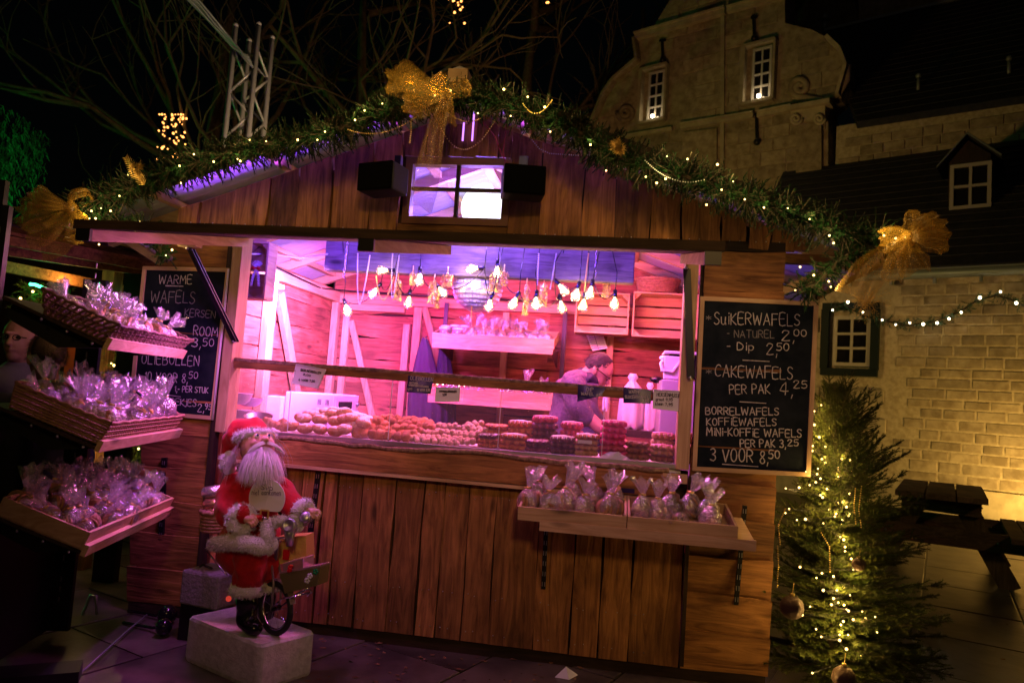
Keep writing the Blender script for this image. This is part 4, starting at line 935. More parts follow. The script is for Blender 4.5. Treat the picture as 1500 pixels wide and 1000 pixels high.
def bow(lab, knot, loops, tails, Y, seed=0):
    k = aY(*knot, Y); b = thing('gold_bow', lab, 'bow', k)
    for i, (t, wd, rf) in enumerate(loops):
        mb = MB(); loop_ribbon(mb, k, aY(t[0], t[1], Y-(.06 if i % 2 else .0)), wd, rf, seed=seed+i*2); mb.build('loop', 'organza', b)
    for i, (P, w0, w1) in enumerate(tails):
        mb = MB(); tail_ribbon(mb, [k]+[aY(x, y, Y-.02-.03*i) for x, y in P], w0, w1, .012, seed+i); mb.build('tail', 'organza', b)
    mb = MB(); mb.ball(k, (.030, .032, .040), 12, 8); mb.build('knot', 'organza', b)
bow('gold glitter organza bow at the roof peak with a long hanging tail', (655, 142), [((568, 108), .20, .016), ((590, 156), .14, .014), ((640, 108), .08, .01), ((688, 122), .07, .01)], [([(640, 180), (630, 230), (622, 280), (615, 305)], .05, .13), ([(652, 165), (655, 185)], .05, .10)], -.47, 1)
bow('gold organza bow at the left end of the roof garland', (104, 305), [((25, 318), .20, .02), ((42, 290), .16, .018), ((128, 278), .08, .012)], [([(95, 330), (85, 352), (92, 372)], .06, .24), ([(112, 320), (125, 340)], .04, .09), ([(70, 335), (40, 350)], .06, .16)], -.45, 4)
bow('gold organza bow at the right end of the roof garland', (1330, 350), [((1384, 325), .15, .018), ((1392, 350), .14, .018), ((1352, 312), .12, .014), ((1292, 352), .12, .014)], [([(1300, 372), (1270, 400), (1245, 435)], .06, .15), ([(1335, 372), (1342, 400)], .06, .13), ([(1318, 375), (1305, 412)], .05, .09)], -.45, 8)
sg_ = thing('gold_twig_spray', 'spiky gold glitter twig spray below the right bow tail', 'ornament', aY(1268, 450, -.42)); mb = MB(); c = aY(1268, 440, -.42)
for _ in range(60): v = V((R.uniform(-1, 1), R.uniform(-.6, .3), R.uniform(-1.3, .8))); sprig(mb, c, v, .10*R.uniform(.5, 1.1), 10, .02, .003)
mb.build('twigs', 'goldglit', sg_)
sg_ = thing('gold_fern', 'gold glitter fern leaf sticking up from the left garland', 'ornament', aY(195, 255, -.42)); mb = MB(); a, b_ = aY(211, 270, -.44), aY(184, 230, -.44)
for k in range(16):
    t = k/16; p = a.lerp(b_, t); l = .045*(1-abs(t-.35)); d = (b_-a).normalized(); x = d.cross(V((0, 1, 0)))
    for s_ in (-1, 1): e = p+x*s_*l+d*.02; mb.add([p-d*.006, p+d*.006, e], [(0, 1, 2)])
mb.tube([a, b_], .003, 4); mb.build('leaf', 'goldglit', sg_)
# ------------------------------------------------------------------ speakers
def speaker(lab, cx, cy, yaw, lit):
    c = aY(cx, cy, -.18); s = thing('loudspeaker', lab, 'loudspeaker', c); T = Matrix.Translation(c) @ Matrix.Rotation(yaw, 4, 'Z') @ Matrix.Rotation(radians(-1), 4, 'Y')
    w_, h_, d_ = .215, .150, .15
    mb = MB(); mb.box((0, 0, 0), (w_, d_, h_), T); mb.build('cabinet', 'spkside', s, bevel=.010)
    mb = MB(); mb.box((0, -d_/2-.006, 0), (w_*.98, .014, h_*.98), T); mb.build('grille', 'grille', s, bevel=.006)
    mb = MB(); sd = -1 if yaw < 0 else 1
    for z in (-.03, .0, .03): mb.box((sd*w_/2, 0, z), (.006, .09, .012), T)
    mb.build('side_slot', 'spkside', s, kind='stuff')
    mb = MB(); mb.box((0, d_/2+.03, .02), (.04, .06, .05), T); mb.box((0, d_/2+.05, .06), (.05, .012, .12), T); mb.build('bracket', 'black', s)
speaker('black loudspeaker on the gable left of the small window', 562, 264, radians(-15), 1)
speaker('black loudspeaker on the gable right of the small window', 766, 269, radians(15), 0)
mb = MB(); p = aY(767, 236, -.04); mb.box(p, (.045, .02, .05)); tag(mb.build('junction_box', 'gutter'), 'small grey cable box above the right loudspeaker', 'junction box')
mb = MB(); p = aY(584, 236, -.04); mb.box(p, (.035, .04, .05)); tag(mb.build('junction_box', 'black'), 'small black bracket box above the left loudspeaker', 'junction box')
# ------------------------------------------------------------------ chalkboards
def board(lab, tl, tr, br, bl, Y=-.045):
    c = [aY(*q, Y) for q in (tl, tr, br, bl)]; b = thing('chalkboard', lab, 'chalkboard', c[3])
    cen = sum(c, V((0, 0, 0)))/4; th = V((0, .018, 0))
    mb = MB(); mb.prism([cen+(p-cen)*.985+V((0, .004, 0)) for p in c], th); mb.build('slate', 'slate', b)
    for i in range(4):
        p, q = c[i], c[(i+1) % 4]; n = ((cen-(p+q)/2)); n -= (q-p).normalized()*n.dot((q-p).normalized()); n.normalize()
        mb = MB(); w_ = .021
        e = (q-p).normalized()*(w_ if i % 2 else 0)
        mb.prism([p+e, q-e, q-e+n*w_, p+e+n*w_], V((0, .026, 0))); mb.bevel = 0; o = mb.build('frame', 'pine_x' if i % 2 == 0 else 'pine_z', b); o.location += V((0, -.006, 0))
    return b
YT = -.0435
def T_(mb, s, x0, y0, x1, y1, hpx, Y=YT, wd=.0046):
    a, b_ = aY(x0, y0, Y), aY(x1, y1, Y); lettering(mb, s, a, b_, hpx*(a-CP).dot(FW)/FP, wd)
def RL(mb, x0, y0, x1, y1, wd=.005): rule(mb, aY(x0, y0, YT), aY(x1, y1, YT), wd)
rbd = board('chalkboard price list right of the hatch, starting with SUIKERWAFELS', (1026, 434), (1199, 442), (1187, 698), (1014, 689))
def q(x, y): return 1010+x/3.45, 420+y/3.45
def QB(mb, s, x0, y0, x1, y1, h, wd=.0046): a, b_ = q(x0, y0), q(x1, y1); T_(mb, s, *a, *b_, h/3.45, wd=wd)
m1 = MB(); m2 = MB()
QB(m2, '*', 84, 172, 108, 173, 40); QB(m1, 'SuiKERWAFELS', 125, 188, 556, 197, 58)
QB(m2, '- NATUREL', 190, 254, 428, 259, 36, .0042); QB(m1, '2,', 467, 272, 528, 274, 50); QB(m1, '00', 527, 247, 590, 249, 34)
QB(m1, '- Dip', 190, 318, 322, 321, 38); QB(m1, '2,', 390, 342, 442, 343, 56); QB(m1, '50', 440, 320, 502, 322, 36)
QB(m2, '*', 84, 446, 110, 447, 40); QB(m1, 'CAKEWAFELS', 130, 452, 520, 466, 58)
QB(m1, 'PER PAK', 203, 541, 407, 538, 46); QB(m1, '4,', 456, 545, 520, 550, 62); QB(m1, '25', 527, 512, 594, 512, 36)
QB(m1, 'BORRELWAFELS', 82, 644, 450, 648, 36, .0052); QB(m1, 'KOFFiEWAFELS', 87, 698, 438, 702, 36, .0050); QB(m1, 'MiNi-KOFFiE WAFELS', 87, 750, 565, 760, 38, .0054)
QB(m1, 'PER PAK 3,', 257, 808, 486, 810, 36, .0052); QB(m1, '25', 497, 803, 550, 803, 30, .0052)
QB(m1, '3 VOOR 8,', 105, 876, 396, 892, 62, .0056); QB(m1, '50', 400, 866, 455, 868, 40, .0054)
for x0, y0, x1, y1 in ((268, 370, 405, 377), (253, 580, 388, 588), (165, 895, 348, 908)): RL(m1, *q(x0, y0), *q(x1, y1))
m1.build('lettering', 'chalk', rbd, kind='stuff'); m2.build('faint_lettering', 'chalk2', rbd, kind='stuff')
lbd = board('chalkboard price list left of the hatch, headed WARME WAFELS', (210, 390), (337, 393), (313, 615), (188, 604))
def q2(x, y): return 190+x/4.17, 380+y/4.17
def QL(mb, s, x0, y0, x1, y1, h, wd=.0042): a, b_ = q2(x0, y0), q2(x1, y1); T_(mb, s, *a, *b_, h/4.17, wd=wd)
m1 = MB(); m2 = MB()
QL(m1, 'WARME', 178, 148, 378, 150, 52, .0046); QL(m2, 'WAFELS', 128, 258, 395, 268, 70, .005)
QL(m2, 'KERSEN', 335, 345, 520, 358, 44); QL(m1, 'ROOM', 388, 462, 535, 470, 56); QL(m1, '3,', 378, 530, 432, 535, 56, .005); QL(m1, '50', 445, 528, 512, 530, 44)
QL(m1, 'OLIEBOLLEN', 72, 636, 420, 648, 62, .0046); QL(m1, '10 VOOR 8,', 90, 740, 352, 752, 54, .0046); QL(m1, '50', 360, 724, 414, 727, 40)
QL(m1, '1,- PER STUK', 274, 806, 478, 814, 34, .0046); QL(m1, 'OEKjES', 248, 884, 404, 897, 40); QL(m1, '2,', 414, 928, 452, 930, 44); QL(m1, '95', 458, 914, 497, 916, 34)
RL(m1, *q2(218, 160), *q2(328, 164), .007); RL(m1, *q2(230, 826), *q2(312, 838), .004)
m1.build('lettering', 'chalk', lbd, kind='stuff'); m2.build('faint_lettering', 'chalk2', lbd, kind='stuff')
# ------------------------------------------------------------------ price signs on the rail
def sign(lab, quad, m, lines, Y=-.035, ink='ink', curl=.0, tilt=0):
    c = [aY(*p, Y) for p in quad]; s = thing('price_sign', lab, 'price sign', c[0]); n = 6; mb = MB(); vs = []
    for i in range(n+1):
        for j in range(n+1):
            u, v = i/n, j/n
            # rounded corners
            p = (c[0]*(1-u)+c[1]*u)*(1-v)+(c[3]*(1-u)+c[2]*u)*v; p = p+V((0, -curl*sin(u*pi)*v-curl*.8*u*v, 0)); vs.append(p)
    mb.add(vs, [(i*(n+1)+j, (i+1)*(n+1)+j, (i+1)*(n+1)+j+1, i*(n+1)+j+1) for i in range(n) for j in range(n)], 0, True); mb.add([p+V((0, .004, 0)) for p in vs], [(i*(n+1)+j, (i+1)*(n+1)+j, (i+1)*(n+1)+j+1, i*(n+1)+j+1) for i in range(n) for j in range(n)], 0, True)
    mb.build('card', m, s); mb = MB()
    if curl == 0 and ink == 'ink': # moulded rim of a tray lid
        r_ = MB(); cen = sum(c, V((0, 0, 0)))/4; r_.tube([cen+(p-cen)*.97+V((0, -.003, 0)) for p in c+[c[0]]], .0035, 6); r_.build('rim', m, s)
    for t in lines:
        a, b_ = aY(t[1], t[2], Y-.0045-curl*.9), aY(t[3], t[4], Y-.0045-curl*.9); lettering(mb, t[0], a, b_, t[5]*a.copy().__sub__(CP).dot(FW)/FP, .0028)
    mb.build('lettering', ink, s, kind='stuff')
def z1_(x, y): return 425+x/20, 525+y/20
def L3(s, o, x0, y0, x1, y1, h, k): return (s, o[0]+x0/k, o[1]+y0/k, o[0]+x1/k, o[1]+y1/k, h/k)
O = (425, 525)
sign('white plastic price sign for berliners hanging from the rail above the buns', [(434, 533), (478, 541), (466, 569), (428, 562)], 'offwhite', [L3('BERLINERBOLLEN', O, 310, 360, 895, 455, 62, 20), L3('2,00', O, 380, 478, 590, 525, 45, 20), L3('4 VOOR 7,50', O, 245, 650, 715, 690, 60, 20)])
O = (590, 545)
card = mat('dark_card', (.02, .015, .09), .25)
sign('dark price card reading OLIEBOLLEN on the rail above the dough balls', [(598, 549.5), (635, 554), (631, 577), (595, 574)], card, [L3('OLIEBOLLEN', O, 185, 190, 735, 225, 95, 16.67), L3('NATUREL', O, 165, 275, 380, 295, 40, 16.67), L3('KRENTEN/ROZIJNEN', O, 150, 330, 620, 375, 36, 16.67), L3('1,00', O, 120, 440, 230, 430, 50, 16.67), L3('10 VOOR 8,50', O, 350, 455, 660, 460, 50, 16.67)], ink='chalk', curl=.012)
sign('bright white plastic price sign below the rail beside the oliebollen card', [(639, 567.5), (674, 568), (673, 587.5), (637, 588)], 'white', [L3('AMANDELBROODjES', O, 890, 482, 1310, 490, 40, 16.67), L3('3,50', O, 975, 570, 1070, 560, 45, 16.67)], Y=-.02)
O = (840, 555)
sign('curled violet price card reading DIP WAFEL on the rail', [(847, 563), (888, 568), (880, 580), (845.5, 588)], card, [L3('DiP', O, 170, 155, 255, 158, 45, 8.82), L3('WAFEL', O, 100, 205, 260, 212, 38, 8.82), L3('2,50', O, 300, 228, 375, 215, 26, 8.82)], ink='chalk', curl=.014)
sign('violet price card reading WARME SUIKERWAFEL on the rail', [(913.5, 567), (954, 571), (953, 591), (913, 590)], card, [L3('WARME', O, 715, 182, 865, 190, 40, 8.82), L3('SUiKERWAFEL', O, 665, 248, 975, 252, 36, 8.82), L3('2,00', O, 890, 300, 975, 298, 34, 8.82)], ink='chalk', curl=.006)
sign('off white plastic price sign reading HEKSENHUISJE at the right of the rail', [(957, 570), (1003, 573), (1002, 603), (956, 598)], 'offwhite', [L3('HEKSENHUiSjE', O, 1078, 218, 1385, 235, 45, 8.82), L3('groot 9,95', O, 1065, 278, 1280, 282, 34, 8.82), L3('klein 7,95', O, 1060, 335, 1280, 345, 34, 8.82)])
# ------------------------------------------------------------------ bags
def bag_mesh(seed, r=.045, hb=.085, ht=.075, lean=.1):
    rr = random.Random(seed); mb = MB(); ph = rr.random()*6; n = 26
    prof = [(r*.55, 0), (r*.95, .008), (r*1.05, hb*.35), (r*.98, hb*.62), (r*.62, hb*.88), (r*.22, hb), (r*.20, hb+.006), (r*.45, hb+ht*.35), (r*.72, hb+ht*.72), (r*.95, hb+ht)]
    def fn(rad, z, a, i):
        t = i/9.; w1 = 1+.10*sin(3*a+ph)+.07*noise.noise(V((cos(a)*2, sin(a)*2, z*40+seed)))*3
        if i >= 7: w1 = 1+(.28*sin(5*a+ph)+.16*sin(11*a+ph*2))*(i-6)/3.; z = z+.012*sin(4*a+seed)*(i-6)/3
        return rad*w1*(1-.25*abs(sin(a))*(1 if i >= 7 else .3)), z
    mb.lathe(prof, n, None, 0, fn, cap=False); mb.add([(0, 0, .001), (r*.6, 0, .001), (0, r*.6, .001)], [(0, 1, 2)])
    for v in range(len(mb.v)):
        x, y, z = mb.v[v]; k = max(0, z-hb)/ht; mb.v[v] = (x+lean*.05*k, y+lean*.02*k, z)
    return mb.mesh('cellophane')
def contents(seed, kind, r=.045, hb=.085):
    rr = random.Random(seed); mb = MB()
    if kind == 'cookies':
        for k in range(8):
            T = Matrix.Translation((rr.uniform(-.3, .3)*r, rr.uniform(-.3, .3)*r, .018+k*hb*.085)) @ Matrix.Rotation(rr.uniform(-1.1, 1.1), 4, 'X') @ Matrix.Rotation(rr.uniform(-1, 1), 4, 'Y'); mb.lathe([(r*.3, -.004), (r*.55, -.003), (r*.55, .003), (r*.3, .004)], 10, T)
    elif kind == 'stack':
        for k in range(7):
            T = Matrix.Translation((-r*.8+k*r*.26, rr.uniform(-.1, .1)*r, hb*.42)) @ Matrix.Rotation(1.35+rr.uniform(-.1, .1), 4, 'Y') @ Matrix.Rotation(rr.random(), 4, 'Z'); mb.lathe([(r*.5, -.004), (r*.78, -.0035), (r*.8, .0035), (r*.5, .004)], 12, T)
    else:
        for k in range(22):
            a = rr.random()*6.3; q_ = rr.random()**.5*r*.62; mb.ball((q_*cos(a), q_*sin(a), .012+rr.random()*hb*.62), rr.uniform(.008, .012), 6, 4)
    return mb.mesh('cookies')
cello = {}; cont = {}
CT = [('cookies', 'cookie'), ('stack', 'cookie'), ('nuts', mat('kruidnoten', (.34, .17, .07), .75, rnd=.2)), ('cookies', mat('dark_cookie', (.16, .08, .04), .8, bump=.5, ns=80)), ('nuts', mat('pink_sweets', (.70, .42, .34), .6, rnd=.2))]
for s_ in range(12): cello[s_] = bag_mesh(s_*7+3, r=.045*(.88+.03*(s_ % 5)), ht=.055+.007*(s_ % 5), lean=R.uniform(-1, 1))
for s_ in range(5):
    cont[s_] = contents(s_+1, CT[s_][0])
tie = MB(); tie.lathe([(.0085, -.004), (.011, 0), (.0085, .004)], 10, Matrix.Translation((0, 0, .0885))); tie.box((.012, 0, .089), (.014, .003, .006)); tiem = tie.mesh('tie')
ncount = [0]
def bag(lab, loc, grp, kind=None, sc_=1., tilt=None, red=False, nrm=None, name='cookie_bag', cat='bag'):
    k = R.randrange(5) if kind is None else kind; b = thing(name, lab, cat, loc, grp); b.location = (0, 0, 0)
    link('cellophane', cello[R.randrange(12)], 'cello', b); c = link('cookies', cont[k], CT[k][1], b, kind='stuff'); t = link('tie', tiem, 'redtie' if red else 'gold', b)
    b.location = loc; tx, ty = tilt if tilt else (R.uniform(-.22, .22), R.uniform(-.22, .22)); b.rotation_euler = (tx, ty, R.random()*6.28); b.scale = (sc_*R.uniform(.94, 1.06), sc_*R.uniform(.94, 1.06), sc_*R.uniform(.92, 1.1))
    return b
# ------------------------------------------------------------------ right shelf with two trays
sh = thing('bag_shelf', 'wooden shelf board on two black brackets below the hatch at the right', 'shelf', aY(950, 790, -.25))
f0, f1 = aY(791, 765, -.41), aY(1107, 794, -.41); zs = (f0.z+f1.z)/2
mb = MB(); mb.prism([(f0.x, -.41, zs-.002), (f1.x, -.41, zs-.002), (f1.x, -.04, zs+.05), (f0.x, -.04, zs+.05)], (0, 0, -.014)); mb.build('board', 'pine_x', sh)
mb = MB(); mb.box(((f0.x+f1.x)/2, -.418, zs-.012), (f1.x-f0.x, .018, .046)); mb.build('front_lip', 'pine_x', sh)
for px in (797, 1087):
    x = aY(px, 790, -.1).x; mb = MB(); mb.prism([(x-.006, -.045, zs+.03), (x-.006, -.38, zs-.03), (x-.006, -.045, zs-.10)], (.012, 0, 0)); mb.build('bracket', 'black', sh)
def tray(lab, O_, ex, ey, L_, D_, h, m=('pine_x', 'pine_y'), th=.011):
    """open tray: O_ front-left bottom corner, ex along front, ey towards the back (tilted)"""
    t = thing('wooden_tray', lab, 'tray', O_); ex, ey = V(ex).normalized(), V(ey).normalized(); ez = ex.cross(ey).normalized(); O_ = V(O_)
    def pl(nm, a, u, v, w_, mm): mb = MB(); mb.prism([a, a+u, a+u+v, a+v], w_); mb.build(nm, mm, t)
    pl('bottom', O_, ex*L_, ey*D_, ez*.006, m[0])
    pl('front_side', O_-ey*.0005, ex*L_, ey*th, ez*h, m[0]); pl('back_side', O_+ey*(D_-th), ex*L_, ey*th, ez*h, m[0])
    pl('left_side', O_+ey*(th+.0004), ex*th, ey*(D_-2*th-.0008), ez*(h-.001), m[1]); pl('right_side', O_+ex*(L_-th)+ey*(th+.0004), ex*th, ey*(D_-2*th-.0008), ez*(h-.001), m[1])
    return t
TL0 = aY(758, 762, -.42); TL0.z = zs+.012; xa, xb, xc = TL0.x, aY(918, 770, -.41).x, aY(1080, 782, -.41).x
ey = V((0, .37, .052))
tray('pine tray with six cookie bags, left one on the shelf below the hatch', (xa, -.42, zs+.004), (1, 0, 0), ey, xb-xa-.002, .36, .062)
tray('pine tray with five cookie bags, right one on the shelf below the hatch', (xb+.002, -.42, zs+.004), (1, 0, 0), ey, xc-xb-.002, .36, .062)
i = 0
fl = [(777, 738, -.30), (805, 742, -.31), (828, 742, -.30), (855, 744, -.31), (892, 750, -.31), (940, 757, -.29), (963, 760, -.30), (1042, 766, -.31)]
bk = [(790, 722, -.16), (838, 728, -.16), (870, 732, -.14), (901, 735, -.14), (985, 745, -.2), (1037, 752, -.2), (1010, 752, -.17)]
for i, (px, py, y) in enumerate(fl): x = aY(px, py-15, y).x; bag('clear cookie bag, %s from left in the front row of the right shelf trays' % ORD[i], (x, y, zs+.014+(y+.42)*.14), 'cookie bags in the right shelf trays', kind=[1, 0, 0, 0, 1, 0, 4, 4][i], sc_=1.26, tilt=(R.uniform(-.1, .1), R.uniform(-.1, .1)))
for i, (px, py, y) in enumerate(bk): x = aY(px, py-15, y).x; bag('clear cookie bag, %s from left in the back row of the right shelf trays' % ORD[i], (x, y, zs+.014+(y+.42)*.14), 'cookie bags in the right shelf trays', kind=[0, 4, 0, 0, 3, 4, 0][i], sc_=1.32, tilt=(R.uniform(-.1, .1), R.uniform(-.1, .1)))
b = bag('small cookie bag lying on its side in the right shelf tray', (aY(1002, 760, -.31).x, -.31, zs+.045), 'cookie bags in the right shelf trays', kind=0, sc_=.85, tilt=(.9, 1.1))
mb = MB(); p = aY(917, 718, -.07); mb.box(p, (.085, .004, .022)); cs = mb.build('price_sign', card); tag(cs, 'small violet card standing behind the trays on the bag shelf', 'price sign')
# ------------------------------------------------------------------ pastry on the counter
def waffle_mesh(seed):
    rr = random.Random(seed); nx, ny = 19, 25; w_, l_, h_ = .046, .062, .0115; vs = []; fs = []
    for side in (1, -1):
        for i in range(nx):
            for j in range(ny):
                u, v = 2*i/(nx-1)-1, 2*j/(ny-1)-1
                sx = w_*(1-.10*cos(v*pi*4))*u*(1-.12*abs(v)**4); sy = l_*(1-.09*cos(u*pi*3))*v*(1-.12*abs(u)**4)
                e = max(abs(u), abs(v)); pock = (cos(u*pi*3)*.5+.5)*(cos(v*pi*4)*.5+.5)
                z = h_*(1-.55*e**7)-.0085*pock*(1 if e < .95 else 0)+.0012*noise.noise(V((u*4, v*4, seed)))
                vs.append((sx, sy, side*z))
    N = nx*ny
    for i in range(nx-1):
        for j in range(ny-1): a = i*ny+j; fs.append((a, a+ny, a+ny+1, a+1)); fs.append((N+a, N+a+1, N+a+ny+1, N+a+ny))
    b_ = [i*ny for i in range(nx)]+[(nx-1)*ny+j for j in range(1, ny)]+[i*ny+ny-1 for i in range(nx-2, -1, -1)]+[j for j in range(ny-2, 0, -1)]
    for k in range(len(b_)): a, c = b_[k], b_[(k+1) % len(b_)]; fs.append((a, N+a, N+c, c))
    me = bpy.data.meshes.new('waffle'); me.from_pydata(vs, [], fs); me.polygons.foreach_set('use_smooth', [True]*len(fs)); me.update(); return me
wm = [waffle_mesh(k) for k in range(3)]
WM = {'orange': mat('golden_waffle', (.62, .22, .03), .55, bump=.3, ns=60, col2=(.36, .10, .02), rnd=.12), 'choc': mat('chocolate_waffle', (.055, .022, .014), .30, ns=40, col2=(.10, .04, .02), rnd=.2), 'purple': mat('berry_glazed_waffle', (.22, .05, .08), .35, ns=40, col2=(.12, .03, .04)),
      'tan': mat('vanilla_waffle', (.60, .36, .15), .55, ns=50, col2=(.42, .22, .08)), 'pink': mat('pink_glazed_waffle', (.90, .05, .28), .30, ns=30, col2=(.72, .04, .20)), 'brown': mat('brown_waffle', (.34, .13, .05), .5, ns=50, col2=(.20, .07, .03)), 'red': mat('red_glazed_waffle', (.66, .08, .16), .35, ns=30, col2=(.42, .06, .08))}
def stack(lab, px0, px1, ytop, Y, cols, grp, lattice=None):
    x0, x1 = aY(px0, 650, Y).x, aY(px1, 650, Y).x; zt_ = aY((px0+px1)/2, ytop, Y).z; zb0 = 1.050; n = len(cols); h = (zt_-zb0)/n; s = (x1-x0)/.096
    for k, c in enumerate(cols):
        o = bpy.data.objects.new('waffle', wm[k % 3].copy() if k < 0 else wm[k % 3]); sc.collection.objects.link(o)
        if not o.data.materials: o.data.materials.append(WM['orange'])
        o.material_slots[0].link = 'OBJECT'; o.material_slots[0].material = WM[c]
        o.location = ((x0+x1)/2+R.uniform(-.003, .003), Y+.058+R.uniform(-.003, .003), zb0+h*(k+.5)); o.rotation_euler = (R.uniform(-.03, .03), R.uniform(-.03, .03), R.uniform(-.08, .08)); o.scale = (s, .95, h/.0225)
        pos = 'top' if k == n-1 else ('bottom' if k == 0 else ORD[k]); tag(o, '%s waffle in the %s' % (('topmost' if k == n-1 else 'lowest' if k == 0 else ORD[k]+' from the bottom'), lab), 'waffle', grp)
    if lattice:
        ic = MB(); xm_, ym_ = (x0+x1)/2, Y+.058; zt2 = zt_+.001
        for k in range(-2, 3): ic.tube([(xm_+k*.018*s, ym_-.055, zt2-.004), (xm_+k*.018*s+.003, ym_, zt2), (xm_+k*.018*s, ym_+.055, zt2-.004)], .0022, 5)
        for k in range(-2, 3): ic.tube([(x0+.004, ym_+k*.024, zt2-.004), (xm_, ym_+k*.024, zt2+.001), (x1-.004, ym_+k*.024, zt2-.004)], .0022, 5)
        for k in range(-2, 3): ic.tube([(xm_+k*.018*s, ym_-.055, zt2-.003), (xm_+k*.018*s, ym_-.062, zt2-.016)], .0022, 5)
        tag(ic.build('icing_drizzle', lattice), 'icing drizzled over the ' + lab, 'icing')
G_ = 'waffles stacked on the counter'
WI = mat('white_icing', (.85, .78, .70), .4); PI_ = mat('pink_icing', (.90, .35, .45), .4)
Yf, Yk = .065, .22
stack('golden chocolate topped front stack at the left', 699, 727, 635, Yf, ['orange', 'orange', 'choc'], G_)
stack('golden front stack beside the chocolate topped one', 731, 769, 636, Yf, ['orange', 'orange', 'orange'], G_, WI)
stack('low dark berry front stack', 769, 803, 644, Yf, ['purple', 'choc', 'purple'], G_)
stack('chocolate front stack with white lattice icing', 805, 841, 639, Yf, ['choc', 'choc', 'purple'], G_, WI)
stack('pale vanilla front stack with the small price tag', 842, 876, 636, Yf, ['tan', 'tan', 'tan', 'orange'], G_, WI)
stack('tall bright pink glazed front stack', 879, 916, 616, Yf, ['pink', 'red', 'pink', 'pink', 'pink', 'pink'], G_, PI_)
stack('brown front stack right of the tall pink one', 918, 952, 647, Yf, ['brown', 'brown', 'brown'], G_)
stack('pale brown front stack next to the last', 954, 989, 652, Yf, ['brown', 'tan', 'tan'], G_, PI_)
stack('brown front stack at the right hatch post', 991, 1022, 652, Yf, ['brown', 'brown', 'brown'], G_)
stack('flat golden back stack at the left', 706, 739, 621, Yk, ['orange', 'orange', 'orange', 'orange'], G_)
stack('golden back stack with fine lattice', 742, 775, 616, Yk, ['orange', 'orange', 'orange', 'orange'], G_, WI)
stack('tall dark red back stack', 777, 813, 609, Yk, ['choc', 'choc', 'choc', 'purple', 'red'], G_, PI_)
stack('red glazed back stack behind the chocolate one', 820, 852, 618, Yk, ['brown', 'red', 'red', 'red'], G_, PI_)
stack('pale back stack behind the right front ones', 955, 988, 634, Yk, ['tan', 'tan', 'tan', 'tan'], G_, PI_)
stack('brown back stack at the right hatch post', 991, 1020, 634, Yk, ['brown', 'brown', 'tan'], G_)
mb = MB(); mb.box(aY(857, 647, .055), (.072, .004, .018)); tag(mb.build('price_tag', 'offwhite'), 'small blank price tag leaning on the vanilla waffle stack', 'price tag')
mb = MB(); c = aY(900, 672, .035); c.z = 1.053
pp = []
for i in range(9):
    for j in range(5):
        u, v = i/8, j/4; pp.append(c+V(((u-.5)*.16, (v-.5)*.06, .032*sin(pi*u)*sin(pi*v)*(1+.5*noise.noise(V((u*5, v*5, 0)))))))
mb.add(pp, [(i*5+j, (i+1)*5+j, (i+1)*5+j+1, i*5+j+1) for i in range(8) for j in range(4)], 0, False); tag(mb.build('crumpled_bag', mat('milky_bag', (.6, .6, .62), .3)), 'crumpled milky plastic bag lying in front of the pink waffles', 'plastic bag')
# buns
def bun_mesh(seed, flat=.62, rough=.10, n=14):
    mb = MB(); mb.ball((0, 0, 0), (1, 1, flat), n, 10)
    mb.v = [tuple(V(p)*(1+rough*noise.noise(V(p)*1.6+V((seed*7, 0, 0))))) for p in mb.v]; return mb.mesh('bun')
bm_ = [bun_mesh(k) for k in range(3)]; om = [bun_mesh(k+5, .93, .28) for k in range(4)]
bunmat = mat('sugared_bun', (.72, .36, .14), .6, ns=14, col2=(.90, .78, .66), rnd=.08)
_n, _l = bunmat.node_tree.nodes, bunmat.node_tree.links
_b = _n['Principled BSDF']; _tc = _n.new('ShaderNodeTexCoord'); _sx = _n.new('ShaderNodeSeparateXYZ'); _l.new(_tc.outputs['Object'], _sx.inputs[0])
_nz = _n.new('ShaderNodeTexNoise'); _nz.inputs['Scale'].default_value = 3.5; _nz.inputs['Detail'].default_value = 6; _l.new(_tc.outputs['Object'], _nz.inputs['Vector'])
_ma = _n.new('ShaderNodeMath'); _ma.operation = 'MULTIPLY_ADD'; _ma.inputs[1].default_value = 1.1; _l.new(_nz.outputs['Fac'], _ma.inputs[0]); _l.new(_sx.outputs['Z'], _ma.inputs[2])
_cr = _n.new('ShaderNodeValToRGB'); _e = _cr.color_ramp.elements; _e[0].position = .35; _e[0].color = (.55, .22, .06, 1); _e[1].position = .92; _e[1].color = (.92, .86, .80, 1); _q = _e.new(.55); _q.color = (.80, .48, .22, 1); _q = _e.new(.75); _q.color = (.70, .33, .11, 1)
_l.new(_ma.outputs[0], _cr.inputs[0]); _l.new(_cr.outputs[0], _b.inputs['Base Color'])
olmat = mat('oliebol', (.50, .15, .035), .55, bump=.6, ns=40, col2=(.66, .28, .08), rnd=.22); palem = mat('iced_pastry', (.86, .66, .45), .5, bump=.7, ns=30, col2=(.55, .24, .08), rnd=.1)
def put(name, me, m, loc, s, lab, cat, grp, rot=None):
    o = bpy.data.objects.new(name, me); sc.collection.objects.link(o)
    if not me.materials: me.materials.append(m)
    o.location = loc; o.scale = s if isinstance(s, tuple) else (s, s, s); o.rotation_euler = rot or (R.uniform(-.2, .2), R.uniform(-.2, .2), R.random()*6); tag(o, lab, cat, grp); return o
def Q6(x, y): return 330+x/6.252, 500+y/6.252
